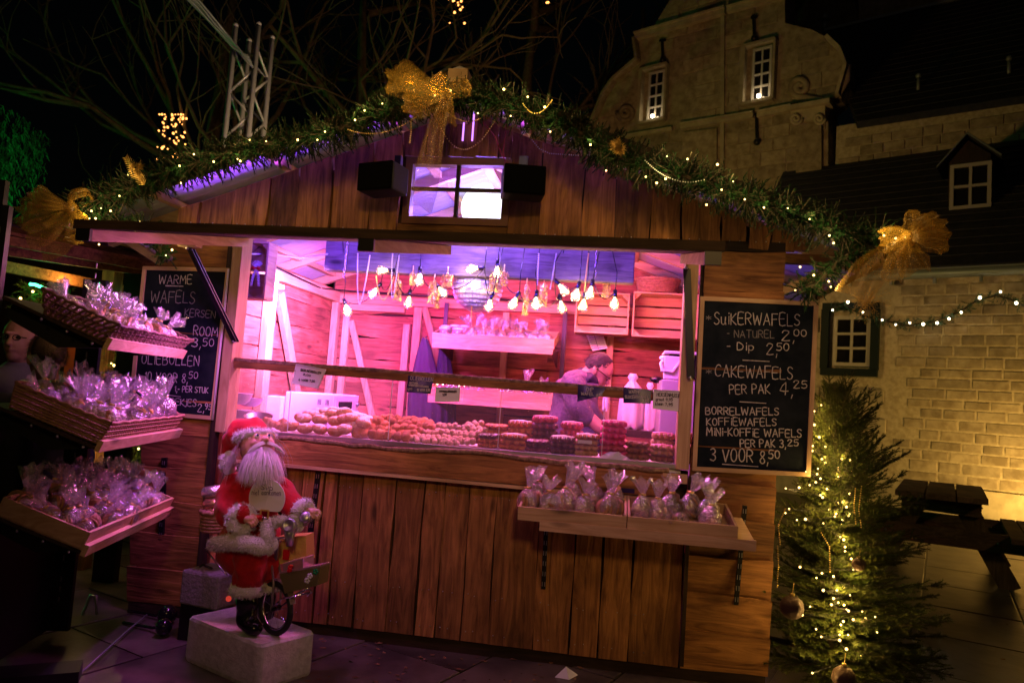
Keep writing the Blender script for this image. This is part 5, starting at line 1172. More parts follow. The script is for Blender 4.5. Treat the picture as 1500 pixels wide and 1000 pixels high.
rows = [('rear layer', .30, [(700, 690), (770, 668), (850, 655), (920, 648), (1000, 640), (1060, 650), (1130, 660), (1200, 690), (1240, 700), (1300, 720)]), ('front row', .075, [(605, 770), (735, 795), (865, 800), (1010, 822), (1095, 800)]), ('second layer', .13, [(725, 705), (865, 715), (1010, 730), (1090, 712), (1150, 700), (1165, 770), (1262, 745)]), ('back of the heap', .21, [(800, 675), (935, 692), (975, 665), (1090, 648), (1260, 730)])]
for nm, Y, L in rows:
    for i, (x, y) in enumerate(L):
        px, py = Q6(x, y); p = aY(px, py, Y); put('sugared_bun', bm_[i % 3], bunmat, p, (.045, .045, .048), 'sugared bun, %s from left in the %s of the berliner pile' % (ORD[i], nm), 'bun', 'sugared buns on the counter')
for x, y in [(0, 0)]: pass
k = 0
def Q3(x, y): return 540+x/5.883, 500+y/5.883
ol = [(35, 830), (100, 830), (165, 835), (250, 840), (320, 850), (-40, 815), (20, 750), (100, 760), (170, 770), (235, 755), (305, 750), (380, 800), (330, 810), (-80, 770), (90, 695), (140, 720), (60, 700), (200, 690), (275, 710), (340, 715), (370, 755), (430, 770), (450, 735), (395, 700), (500, 735), (-30, 735), (205, 800), (285, 800), (-105, 820), (480, 700), (390, 685), (20, 700)]
ol += [(-60, 715), (60, 676), (130, 668), (180, 662), (245, 672), (310, 690), (345, 684), (420, 690), (450, 712), (520, 715), (530, 745), (0, 690), (-20, 770), (-100, 790)]
ol.sort(key=lambda q_: -q_[1])
rank_ = {}
for nm, lo, hi in (('bottom row', 796, 999), ('middle row', 742, 796), ('third row', 698, 742), ('top row', 0, 698)):
    for r_, i in enumerate(sorted([i for i, q_ in enumerate(ol) if lo <= q_[1] < hi], key=lambda i: ol[i][0])): rank_[i] = (ORD[r_] if r_ < 16 else 'last', nm)
for i, (x, y) in enumerate(ol):
    px, py = Q3(x, y); Y = .07+.0016*(850-y)*.9; p = aY(px, py, Y); p.z = max(p.z, 1.074)
    put('dough_ball', om[i % 4], olmat, p, .0305+R.uniform(-.003, .004), '%s ball from the left in the %s of the golden dough ball heap' % rank_[i], 'dough ball', 'fried dough balls heaped on the counter')
tw_ = MB()
for k in range(6): a = k/5; tw_.ball((sin(k*2.1)*.42, (a-.5)*1.5, .18*cos(k*2.1)), (.62-.25*abs(a-.5), .46, .50), 10, 7)
twm = tw_.mesh('twist')
pa = [(400, 860), (470, 870), (560, 880), (650, 880), (740, 880), (430, 820), (520, 830), (610, 835), (700, 840), (790, 850), (860, 860), (600, 780), (520, 790), (680, 790), (620, 730), (700, 735), (560, 740), (840, 800), (770, 800), (900, 800), (830, 750), (900, 745), (960, 760), (870, 720), (930, 720)]
pa.sort(key=lambda q_: -q_[1])
for i, (x, y) in enumerate(pa):
    px, py = Q3(x, y); p = aY(px, py, .075+.0013*(880-y)); p.z = max(p.z, 1.068); o = put('iced_twist', twm, palem, p, (.040, .040, .034), 'pale iced twist, %s from the front of the heap between dough balls and waffles' % (ORD[i] if i < 16 else str(i+1)+'th'), 'pastry', 'iced twist pastries on the counter', rot=(R.uniform(-.3, .3), R.uniform(-.3, .3), R.uniform(.9, 2.2)))
lf = MB()
for k in range(9): a = k/8; lf.ball(((a-.5)*.12, .02*sin(a*9), .045+.018*sin(a*5)), (.026, .03, .03+.012*sin(a*8)), 8, 6)
o = lf.build('almond_pastry', mat('almond_pastry', (.55, .24, .10), .6, bump=.8, ns=30, col2=(.75, .45, .25))); o.location = aY(404, 622, .10)+V((0, 0, -.045)); o.rotation_euler = (0, -.35, .5); tag(o, 'large rough brown pastry beside the powdered sugar sieve', 'pastry')
# ------------------------------------------------------------------ things inside the stall
bmY = .95
hb = thing('hanging_beam', 'dark violet lit wooden beam hanging on chains inside the hatch', 'beam', aY(700, 400, bmY))
p0, p1 = aY(476, 365, bmY), aY(930, 382, bmY); zt_, zl_ = aY(700, 368, bmY).z+.05, aY(700, 405, bmY).z
mb = MB(); mb.box(((p0.x+p1.x)/2, bmY+.05, (zt_+zl_)/2), (p1.x-p0.x, .09, zt_-zl_)); mb.build('beam', wood('old_beam', (.30, .26, .26), (.12, .10, .10), 'x'), hb, bevel=.008)
def chain(lab, a, b_, grp='chains'):
    a, b_ = V(a), V(b_); n = int((a-b_).length/.022)+1; c = thing('chain', lab, 'chain', a); mb = MB(); R_ = []
    for k in range(12): t = 2*pi*k/12; R_.append((.006*cos(t), 0, .015*sin(t)))
    mb.tube(R_+[R_[0]], .0022, 5, False); me = mb.mesh('link')
    for k in range(n):
        o = link('link', me, 'chrome', c); o.location = a.lerp(b_, k/n)-wl(c); o.rotation_euler = (0, 0, pi/2*(k % 2))
chain('left silver chain carrying the hanging beam', aY(511, 340, bmY-.01), aY(503, 408, bmY-.02)); chain('right silver chain carrying the hanging beam', aY(875, 345, bmY-.01), aY(872, 408, bmY-.02))
# filament bulbs on black cable
BL = [((509, 456), (-.5, 1)), ((546, 430), (.9, 1)), ((559, 396), (1, .05)), ((598, 444), (.1, 1)), ((614, 411), (0, 1)), ((649, 429), (-.9, .8)), ((690, 394), (1, .1)), ((716, 449), (.3, 1)), ((751, 446), (.6, 1)), ((826, 425), (-.6, .5)), ((823, 451), (-.3, 1)), ((843, 433), (.3, 1)), ((864, 430), (.2, 1)), ((854, 449), (.1, 1)), ((900, 446), (0, 1)), ((728, 400), (0, 1)), ((785, 446), (0, 1))]
adj = ['leftmost', 'tilted', 'sideways hanging', 'low', 'half hidden', 'left tilted', 'right pointing', 'low', 'low', 'high', 'low', 'middle', 'bright', 'lowest', 'rightmost', 'high', 'small']
bulb = MB(); bulb.lathe([(.010, 0), (.012, -.006), (.018, -.02), (.028, -.040), (.031, -.056), (.026, -.074), (.012, -.085), (.002, -.088)], 14); gm = bulb.mesh('glass_globe')
sk = MB(); sk.lathe([(.006, .040), (.012, .036), (.013, 0), (.011, -.008)], 12); skm = sk.mesh('socket')
fl_ = MB()
for k in range(5): a = k*2*pi/5; fl_.tube([(.007*cos(a), .007*sin(a), -.020), (.011*cos(a), .011*sin(a), -.062)], .0022, 4)
fl_.tube([(0, 0, 0), (0, 0, -.03)], .004, 5); flm = fl_.mesh('filament')
cabp = []
for i, ((px, py), (dx, dz)) in enumerate(BL):
    Y = bmY-.06 if py < 400 else bmY+R.uniform(-.12, .10); c = aY(px, py, Y); b_ = thing('filament_bulb', '%s clear filament bulb on the black cable below the beam, %s from the left' % (adj[i], ORD[min(15, sorted(range(len(BL)), key=lambda k: BL[k][0][0]).index(i))]), 'light bulb', (0, 0, 0), 'filament bulbs under the beam')
    link('glass_globe', gm, 'bulbglass', b_); link('socket', skm, 'blackgloss', b_); link('filament', flm, 'filament', b_)
    d = V((dx*.8, 0, dz)).normalized(); b_.rotation_euler = d.to_track_quat('Z', 'Y').to_euler(); b_.location = c+d*.054; b_.scale = (1.08, 1.08, 1.08)
    cabp.append((px, c+d*.052+d*.04)); 
    if i % 2 == 0: lamp('POINT', 'filament_light', c+V((0, -.04, -.02)), 2.2, (1, .58, .25), .03)
cabp.sort(key=lambda q_: q_[0])
mb = MB()
for (x0, a), (x1, b_) in zip(cabp[:-1], cabp[1:]):
    mb.tube(sag(a, b_, .06+.04*R.random(), 8), .003, 5)
for x0, a in cabp: mb.tube([a, a+V((R.uniform(-.02, .02), .02, .12)), V((a.x+R.uniform(-.04, .04), bmY-.01, zt_))], .003, 5)
tag(mb.build('bulb_cable', 'blackgloss'), 'looping black cable of the filament bulbs round the beam', 'cable')
for i, (A, B, d) in enumerate([((524, 372), (542, 372), .34), ((575, 372), (585, 372), .30), ((551, 405), (577, 405), .16), ((789, 372), (787, 420), .02), ((815, 372), (806, 425), .02), ((862, 372), (852, 460), .02)]):
    a, b_ = aY(*A, bmY-.07), aY(*B, bmY-.07); pts = sag(a, b_, d, 20) if d > .1 else [a.lerp(b_, k/8)+V((0, 0, 0)) for k in range(9)]
    beads('bead_string', ['pearl bead loop at the left end of the beam', 'white bead loop beside the second gold tassel', 'short copper bead swag under the beam', 'straight bead string near the middle of the beam', 'slanting bead string left of the globe bulbs', 'long straight bead string in front of the right chain'][i], pts, .0055, ['offwhite', 'silver', 'gold'][i % 3], .012)
for i, (px, py, h_, w_) in enumerate([(582, 425, .14, .045), (635, 428, .15, .05), (655, 410, .08, .06), (724, 414, .11, .06), (738, 408, .09, .05), (770, 440, .20, .030), (796, 432, .15, .045), (888, 424, .10, .04), (640, 440, .10, .03), (604, 408, .08, .03)]):
    t = thing('gold_tassel', '%s gold tinsel tassel from the left under the beam' % ORD[i], 'tassel', (0, 0, 0), 'gold tassels under the beam'); mb = MB(); c = aY(px, py, bmY-.03+R.uniform(-.05, .1))
    for k in range(26):
        a = R.random()*6.28; q_ = w_*.62*R.random()**.5; x, y = q_*cos(a), q_*sin(a)
        for z in range(6): p = V((x, y, h_/2-h_*z/6)); mb.add([p+V((R.uniform(-.008, .008), R.uniform(-.008, .008), 0)), p+V((R.uniform(-.008, .008), R.uniform(-.008, .008), -.02)), p+V((R.uniform(-.012, .012), R.uniform(-.012, .012), -h_/5))], [(0, 1, 2)])
    mb.build('strands', 'gold', t, kind='stuff'); mb = MB(); mb.tube([(0, 0, h_/2-.01), (0, 0, h_/2+.05)], .004, 5); mb.ball((0, 0, h_/2), .01, 8, 6); mb.build('cap', 'gold', t); t.location = c
# mirror ball and globe lamp
c = aY(700, 421, bmY+.25); r_ = .175; db = thing('mirror_ball', 'large sequinned ball hanging under the beam, violet and white lit', 'mirror ball', c)
mb = MB(); mb.ball(c, r_, 28, 18); mb.build('core', 'silver', db); mb = MB()
for i in range(16):
    ph = -pi/2+pi*(i+.5)/16; n = max(4, int(44*cos(ph)))
    for j in range(n):
        a = 2*pi*j/n; nrm = V((cos(ph)*cos(a), cos(ph)*sin(a), sin(ph))); x, y = frame_of(nrm+V((R.uniform(-.1, .1), R.uniform(-.1, .1), R.uniform(-.1, .1)))); q_ = c+nrm*(r_+.004); e = .010
        mb.add([q_-x*e-y*e, q_+x*e-y*e, q_+x*e+y*e, q_-x*e+y*e], [(0, 1, 2, 3)])
mb.build('mirror_tile', mat('sequin', (.75, .70, .75), .25, .35), db, kind='stuff')
lamp('SPOT', 'mirror_ball_spot', (c.x-.1, .30, 2.06), 60, (.80, .50, 1), .03, c, spot=22, blend=.4)
beads('bead_string', 'gold bead string hanging below the mirror ball', [aY(691, 441, 1.1), aY(690, 470, 1.1)], .006, 'gold', .013)
c = aY(712, 306, 1.35); gl_l = thing('globe_lamp', 'glowing white globe lamp seen through the gable window', 'lamp', c); mb = MB(); mb.ball(c, .185, 24, 16); mb.build('globe', emis('globe', (.85, .8, 1), 3.2, True), gl_l); mb = MB(); mb.tube([c+V((0, 0, .18)), V((c.x, c.y, rz(c.x)-.1))], .006, 6); mb.build('cord', 'black', gl_l)
# violet led battens that light the verges and inside corner
mb = MB(); mb.box((LX+.03, .95, 2.02), (.04, .5, .03)); tag(mb.build('led_batten', emis('violet_batten', (.85, .5, 1), 6)), 'bright violet white light batten at the top of the left inner wall', 'light')
mb = MB(); mb.tube([aY(362, 372, .3), aY(395, 372, .9), aY(440, 378, 1.0), aY(480, 372, .95)], .006, 6); tag(mb.build('power_cable', 'offwhite'), 'pale blue cable running along the ceiling to the beam', 'cable')
mb = MB(); mb.tube([aY(398, 388, .95), aY(440, 408, 1.4), aY(470, 422, 1.9), aY(500, 425, 2.2), aY(560, 430, 2.25), aY(800, 442, 2.25)], .007, 6); tag(mb.build('power_cable', 'black'), 'black cable clipped along the inner wall plate', 'cable')
# shelf unit with trays at the back
SY = 1.72
rk = thing('shelf_rack', 'black slotted rack with two tilted pine trays against the back wall', 'shelf rack', (-1.0, 2.2, 0))
for px in (642, 822):
    x = aY(px, 520, 2.1).x; mb = MB(); mb.box((x, 2.26, 1.35), (.035, .02, 1.5)); mb.build('upright', 'black', rk)
def rtray(tl, tr, hpx, lab):
    a, b_ = aY(*tl, SY), aY(*tr, SY); h = .075; L = b_.x-a.x
    t = tray(lab, (a.x, SY, a.z-h), (1, 0, 0), (0, .42, .10), L, .42, h)
    mb = MB(); mb.bar((a.x+.01, SY-.02, a.z-h-.02), (b_.x-.005, SY-.02, a.z-h-.02), .03, .05); mb.build('shelf_lip', 'pine_x', t)
    for x in (a.x+.05, b_.x-.02): mb = MB(); mb.prism([(x, SY, a.z-h-.04), (x, SY+.48, a.z-h+.02), (x, SY+.48, a.z-h-.12)], (.012, 0, 0)); mb.build('bracket', 'black', t)
    return a, b_, h
a, b_, h = rtray((634, 487), (812, 502), 17, 'upper pine tray full of bagged biscuits on the back rack')
jar = MB(); jar.lathe([(.036, 0), (.040, .004), (.040, .075), (.036, .08)], 16); jm = jar.mesh('tub'); lid = MB(); lid.lathe([(.042, .078), (.043, .082), (.043, .094), (.036, .097)], 16); lm = lid.mesh('lid'); cn = contents(9, 'nuts', .05, .075)
for i, (px, py, Y) in enumerate([(651, 482, SY+.1), (671, 483, SY+.1), (654, 470, SY+.2), (668, 466, SY+.26), (682, 466, SY+.26)]):
    t = thing('biscuit_tub', 'clear tub of biscuits with lid, %s at the left end of the upper tray' % ORD[i], 'tub', (0, 0, 0), 'tubs in the upper back tray'); link('tub', jm, 'cello', t); link('lid', lm, 'offwhite', t); link('biscuits', cn, CT[0][1], t, kind='stuff'); t.location = (aY(px, py, Y).x, Y, a.z-h+.01+(Y-SY)*.24)
for i, px in enumerate((692, 706, 720, 736, 751, 764, 778, 791, 804)):
    Y = SY+.10; bag('%s bag of biscuits from the left in the upper back tray' % ORD[i], (aY(px, 480, Y).x, Y, a.z-h+.035), 'bags in the upper back tray', kind=R.choice((0, 2, 4, 2)), sc_=1.12)
for i, px in enumerate((700, 716, 735, 755, 774, 790)):
    Y = SY+.26; bag('%s bag of biscuits from the left in the rear row of the upper back tray' % ORD[i], (aY(px, 470, Y).x, Y, a.z-h+.07), 'bags in the upper back tray', kind=R.choice((0, 2, 4)), sc_=1.12)
a, b_, h = rtray((628, 566), (809, 580), 17, 'lower pine tray with cookies behind the wooden rail on the back rack')
for i, px in enumerate((645, 668, 690, 712, 733, 752)):
    Y = SY+.13; bag('%s flat cookie bag from the left lying in the lower back tray' % ORD[i], (aY(px, 560, Y).x, Y, a.z-h+.05), 'bags in the lower back tray', kind=0, sc_=.9, tilt=(1.3, R.uniform(-.2, .2)))
for i, px in enumerate((776, 796)):
    Y = SY+.13; bag('%s upright cookie bag at the right end of the lower back tray' % ORD[i], (aY(px, 560, Y).x, Y, a.z-h+.04), 'bags in the lower back tray', kind=2, sc_=1.15)
mb = MB(); mb.tube([(a.x, SY+.2, a.z+.03), (b_.x+.5, SY+.35, a.z+.04)], .004, 5)
lw = tag(mb.build('led_wire', 'black'), 'wire of small warm lights over the lower back tray', 'fairy lights'); fairy(lw, [V((a.x+.02+k*.045, SY+.19, a.z+.028)) for k in range(26)], .006, 'whiteled')
# coats
def coat(lab, px0, px1, py0, py1, Y, m):
    t = thing('hanging_coat', lab, 'coat', aY((px0+px1)/2, py0, Y)); mb = MB(); n, k = 14, 20; a, b_ = aY(px0, py1, Y), aY(px1, py1, Y); top = aY((px0+px1)/2, py0, Y); vs = []
    for side in (-1, 1):
        for i in range(n+1):
            t_ = i/n; z = top.z+(a.z-top.z)*t_; hw = (b_.x-a.x)/2*(.22+.78*min(1, t_*1.7)**.7)
            for j in range(k+1):
                u = 2*j/k-1; vs.append((top.x+(((a.x+b_.x)/2)-top.x)*t_+u*hw, Y+side*(.05*(1-u*u)**.5+.001)+.022*sin(u*11+t_*1.5+side)*t_, z+.02*cos(u*3)*(1-t_)))
    N = (n+1)*(k+1)
    fs = [(i*(k+1)+j, i*(k+1)+j+1, (i+1)*(k+1)+j+1, (i+1)*(k+1)+j) for i in range(n) for j in range(k)]; fs += [tuple(N+q_ for q_ in f[::-1]) for f in fs]
    mb.add(vs, fs, 0, True); mb.build('cloth', m, t); mb = MB(); mb.tube([top+V((0, 0, -.02)), top+V((0, .03, .04)), top+V((0, .06, .03))], .004, 5); mb.build('hook', 'silver', t)
coat('dark violet coat hanging on the back wall left of the rack', 597, 648, 498, 640, 2.15, mat('dark_coat', (.06, .045, .09), .9, bump=.3, ns=20))
coat('navy jacket with red stripe hanging behind the rack', 634, 668, 494, 640, 2.20, mat('navy_coat', (.03, .03, .07), .8, bump=.3, ns=20))
# crates on the right
CYY = 1.95
def crate(lab, px0, px1, py0, py1, Y, slats=4, D_=.22):
    a, b_ = aY(px0, py1, Y), aY(px1, py0, Y); t = thing('wooden_crate', lab, 'crate', a); x0, x1, z0, z1 = a.x, b_.x, a.z, b_.z; h = (z1-z0)
    for k in range(slats):
        mb = MB(); mb.box(((x0+x1)/2, Y+D_, z0+h*(k+.5)/slats), (x1-x0-.02, .010, h/slats-.016)); mb.build('slat', 'pine_x', t)
    for z, nm in ((z0+.006, 'bottom'), (z1-.006, 'top')): mb = MB(); mb.box(((x0+x1)/2, Y+D_/2, z), (x1-x0, D_, .012)); mb.build(nm, 'pine_x', t)
    for x in (x0+.006, x1-.006): mb = MB(); mb.box((x, Y+D_/2, (z0+z1)/2), (.012, D_-.002, h-.026)); mb.build('side', 'pine_y', t)
    for sx, x in ((1, x0+.013), (-1, x1-.013)):
        for sz, z in ((1, z0+.013), (-1, z1-.013)): mb = MB(); mb.prism([(x, Y+.02, z), (x+sx*.05, Y+.02, z), (x, Y+.02, z+sz*.05)], (0, D_-.03, 0)); mb.build('corner_block', 'pine_y', t)
crate('left open pine crate mounted on the back wall at the right', 841, 923, 430, 486, CYY); crate('right open pine crate beside the other on the back wall', 925, 1024, 431, 492, CYY)
crate('small violet lit crate with two reindeer dolls on the left inner wall', 347, 395, 354, 436, .55, 2, .12)
for i, (px, py) in enumerate(((375, 400), (356, 405))):
    t = thing('straw_doll', 'pale twisted straw doll with red bow, %s in the small left crate' % ('right one' if i == 0 else 'left one'), 'doll', aY(px, py, .60)); c = aY(px, py, .60)
    mb = MB()
    for s_ in (-1, 1):
        P = [c+V((0, 0, .03)), c+V((s_*.018, 0, -.02)), c+V((s_*.028, 0, -.085))]
        for w_ in range(2): Q_ = []; [Q_.append(P[0].lerp(P[1], k/6) if k <= 6 else P[1].lerp(P[2], (k-6)/8)) for k in range(15)]; mb.tube([q_+V((.005*cos(k*1.4+w_*pi), .005*sin(k*1.4+w_*pi), 0)) for k, q_ in enumerate(Q_)], .006, 6)
    mb.build('legs', 'white', t); mb = MB()
    for k in range(9): a = radians(-50+k*12.5); mb.tube([c+V((0, 0, .03)), c+V((.05*sin(a), 0, .03+.055*cos(a)))], .003, 4)
    mb.build('crest', 'white', t); mb = MB(); mb.ball(c+V((-.018, -.01, .032)), (.016, .008, .011), 8, 6); mb.ball(c+V((.018, -.01, .032)), (.016, .008, .011), 8, 6); mb.ball(c+V((0, -.012, .032)), .006, 8, 6); mb.build('bow', 'redtie', t)
# wicker basket on the crates
def basket(name, lab, c, rx, ry, h, m, T=None, flare=1.15, rows=9, n=40, cat='basket', square=0.):
    t = thing(name, lab, cat, c); mb = MB()
    def rad(a): return (abs(cos(a))**(2+square*8)+abs(sin(a))**(2+square*8))**(-1/(2+square*8))
    for r_ in range(rows):
        P = []; f_ = 1+(flare-1)*r_/rows
        for k in range(n+1):
            a = 2*pi*k/n; q_ = rad(a)*f_+.022*((-1)**(k+r_)); P.append((rx*q_*cos(a), ry*q_*sin(a), h*(r_+.5)/rows))
        mb.tube(P, h/rows*.56, 5, False)
    for k in range(0, n, 2):
        a = 2*pi*k/n; mb.tube([(rx*rad(a)*cos(a), ry*rad(a)*sin(a), 0), (rx*rad(a)*flare*cos(a), ry*rad(a)*flare*sin(a), h)], h/rows*.35, 4)
    P = [(rx*rad(2*pi*k/n)*flare*cos(2*pi*k/n), ry*rad(2*pi*k/n)*flare*sin(2*pi*k/n), h+.004*((-1)**k)) for k in range(n+1)]
    b_ = MB(); b_.tube(P, h/rows*.8, 6, False); q_ = MB(); q_.add([(rx*rad(2*pi*k/n)*cos(2*pi*k/n), ry*rad(2*pi*k/n)*sin(2*pi*k/n), .006) for k in range(n)], [tuple(range(n))])
    t.location = (0, 0, 0); mb.build('weave', m, t, kind='stuff'); b_.build('rim', m, t); q_.build('base', m, t); t.location = c
    return t
basket('wicker_basket', 'pale round wicker basket standing on top of the right crate', aY(963, 430, CYY+.10), .15, .11, .11, 'wickerlt')
mb = MB(); c = [aY(*q_, BY-.03) for q_ in ((858, 489), (882, 486), (890, 510), (868, 514))]; mb.prism(c, (0, .002, 0)); nt_ = mb.build('notice', 'offwhite'); tag(nt_, 'white paper notice with table pinned below the left crate', 'notice')
mb = MB()
for k in range(7): rule(mb, aY(862+k*.8, 492+k*3, BY-.033), aY(882+k*.8, 490+k*3, BY-.033), .004)
rule(mb, aY(870, 489, BY-.033), aY(877, 512, BY-.033), .004); o = mb.build('print_line', 'ink', nt_, kind='stuff')
# microwave, tubs, bowls on the left counter
mb = MB(); mb.box((-2.25, 1.35, .96), (.62, 1.5, .04)); ct = mb.build('side_counter', 'white'); tag(ct, 'white side counter along the left inner wall', 'counter')
mw = thing('microwave', 'white microwave oven with dark door window at the left', 'microwave', (-2.2, 1.4, .98)); x1 = -2.02
mb = MB(); mb.box((-2.21, 1.42, 1.125), (.37, .46, .27)); mb.build('case', 'white', mw, bevel=.008); mb = MB(); mb.box((-2.016, 1.42, 1.125), (.02, .455, .262)); dr = mb.build('door', 'white', mw, bevel=.006)
mb = MB(); mb.box((-2.004, 1.37, 1.13), (.006, .26, .16)); mb.build('window', 'blackgloss', dr)
for k in range(3): mb = MB(); mb.tube([(-2.01, 1.60, 1.07+k*.06), (-1.985, 1.60, 1.07+k*.06)], .014, 10); mb.build('knob', 'silver', mw)
mb = MB()
for i in range(3):
    for j in range(2):
        for k in range(3): mb.box((-2.14+j*.06+k*.010, 1.188, 1.06+i*.07), (.004, .004, .04))
mb.build('vent_slot', 'ink', mw, kind='stuff')
mb = MB(); mb.box((-2.48, 1.24, 1.10), (.16, .20, .24)); tag(mb.build('white_box', 'white', bevel=.006), 'plain white box against the wall left of the microwave', 'box')
mb = MB(); mb.box((-2.05, .66, 1.00), (.13, .12, .10)); mb.box((-2.05, .66, 1.054), (.16, .15, .008)); tag(mb.build('lidded_box', 'white', bevel=.004), 'small white lidded box in front of the microwave', 'box')
mb = MB(); mb.box((-2.0, .60, .945), (.66, .62, .025)); tag(mb.build('worktop', 'white'), 'white worktop corner beside the left hatch post', 'counter')
def bowl(lab, c, r, h, m, name='bowl'):
    mb = MB(); mb.lathe([(r*.45, 0), (r*.8, h*.35), (r, h), (r*1.04, h+.003), (r*.96, h), (r*.76, h*.38), (r*.4, .01)], 24, Matrix.Translation(c)); o = mb.build(name, m); tag(o, lab, 'bowl'); return o
bowl('white ribbed bowl at the left hatch post', aY(350, 612, .55)-V((0, 0, .0)), .085, .05, 'offwhite'); bowl('second nested pale bowl above the ribbed one', aY(350, 592, .60), .08, .07, 'offwhite'); bowl('steel bowl right behind the nested bowls', aY(365, 595, .75), .085, .055, 'silver')
c = aY(378, 622, .42); sv = bowl('silver flour sieve bowl with powdered sugar, tilted toward viewer', V((0, 0, 0)), .085, .055, 'silver', 'sieve'); sv.location = c; sv.rotation_euler = (.25, .1, 0)
mb = MB(); mb.lathe([(.001, .034), (.03, .040), (.066, .036)], 20); o = mb.build('powdered_sugar', 'white', sv)
# fryer box and coffee machine at right, carrier bags
mb = MB(); mb.box((.47, 1.25, 1.20), (.40, .55, .62)); t = mb.build('steel_cabinet', mat('violet_steel', (.55, .5, .55), .4, .3), bevel=.006); tag(t, 'tall grey steel cabinet beside the right hatch post', 'cabinet')
cm = thing('coffee_machine', 'white and black mixing machine with a curved hose on the steel cabinet', 'machine', (.42, 1.15, 1.51)); mb = MB(); mb.box((.44, 1.15, 1.60), (.26, .26, .16)); mb.build('body', 'blackgloss', cm, bevel=.01); mb = MB(); mb.box((.33, 1.01, 1.59), (.10, .03, .15)); mb.box((.43, 1.14, 1.69), (.30, .28, .02)); mb.build('cover', 'white', cm, bevel=.006)
mb = MB(); mb.tube([aY(1000, 525, 1.0), aY(985, 545, .98), aY(970, 542, .98), aY(968, 532, 1.0), aY(974, 524, 1.05)], .011, 8); mb.build('hose', 'white', cm); mb = MB(); q_ = aY(972, 531, 1.04); mb.tube([q_+V((0, 0, -.06)), q_+V((0, 0, .02))], .018, 10); mb.ball(q_+V((0, 0, .03)), (.03, .03, .018), 10, 6); mb.build('jug', 'white', cm)
mb = MB(); q_ = aY(962, 556, 1.3); mb.ball(q_, (.05, .03, .025), 10, 6); tag(mb.build('cap', 'blackgloss'), 'small dark cap beside the steel cabinet', 'cap')
def carrier(lab, px, pyt, pyb, w_, Y, seed):
    t = thing('carrier_bag', lab, 'plastic bag', aY(px, pyt, Y)); mb = MB(); a, b_ = aY(px, pyt, Y), aY(px, pyb, Y); n = 24; H = a.z-b_.z; pr = [(.10, .0), (.48, .0), (.52, .10), (.50, .45), (.40, .68), (.16, .84), (.11, .87), (.20, .93), (.12, 1.0)]
    def fn(r, z, an, i): q = 1+.10*sin(an*5+seed)+.16*noise.noise(V((cos(an)*2, sin(an)*2, z*5+seed))); return r*w_*q*(1-.45*abs(sin(an))), z+.015*sin(an*4+seed)*(i < 3)
    mb.lathe([(r, z*H) for r, z in pr], n, Matrix.Translation((a.x, Y, b_.z)), 0, fn); mb.build('bag', mat('white_plastic_bag', (.75, .74, .76), .4, bump=.5, ns=25), t)
carrier('white plastic carrier bag with knotted top hanging on the back wall', 927, 547, 628, .21, 1.95, 1); carrier('second white plastic carrier bag, half hidden right of the knotted one', 953, 560, 634, .15, 1.98, 4); carrier('narrow white plastic bag hanging behind the man', 888, 568, 600, .05, 2.0, 7)
mb = MB(); c = aY(945, 636, 1.85); mb.box(c, (.36, .12, .05)); tag(mb.build('wall_shelf', 'dark_x'), 'dark wall shelf below the white carrier bags', 'shelf')
mb = MB(); c = aY(975, 632, .6); c.z = 1.12; mb.box(c, (.12, .16, .03)); mb.box(c+V((0, 0, .028)), (.11, .15, .016)); tag(mb.build('napkin_stack', 'black'), 'dark stack of boxes on the counter by the cabinet', 'box')
# ------------------------------------------------------------------ the seller
mn = thing('person', 'man in grey hooded top and glasses bending over behind the waffles', 'person', (-.30, 1.25, .09)); MY = 1.25
def PM(px, py, dy=0): return aY(px, py, MY+dy)
hc = PM(886, 540)
organic('hoodie', mat('grey_hoodie', (.15, .10, .13), .95, bump=.7, ns=50, col2=(.09, .06, .09)), [([(-.30, MY+.02, .98), (-.31, MY, 1.15), (-.29, MY, 1.32), (-.24, MY, 1.42)], [.175, .165, .17, .12]), ([(-.33, MY+.16, 1.40), (-.14, MY+.19, 1.20), (-.02, MY+.10, 1.10)], [.075, .062, .05]),
    ([PM(838, 562, -.17), PM(846, 590, -.20), PM(860, 612, -.19)], [.085, .078, .064])], [((-.31, MY, 1.40), (.15, .20, .10)), (PM(848, 553), (.11, .13, .055))], .012, mn, amp=.016, fr=9)
organic('hood_lining', mat('hood_lining', (.03, .02, .04), .9), [([PM(852, 548, .05), PM(866, 556, -.08), PM(872, 562, .02)], [.05, .045, .04])], [], .010, mn)
sk_ = mat('skin', (.48, .23, .15), .5, bump=.1, ns=40)
organic('forearm', sk_, [([PM(858, 608, -.19), PM(880, 628, -.20), PM(905, 650, -.18)], [.050, .045, .032]), ([(-.02, MY+.10, 1.10), (.05, MY-.02, 1.07)], [.045, .035])], [], .008, mn)
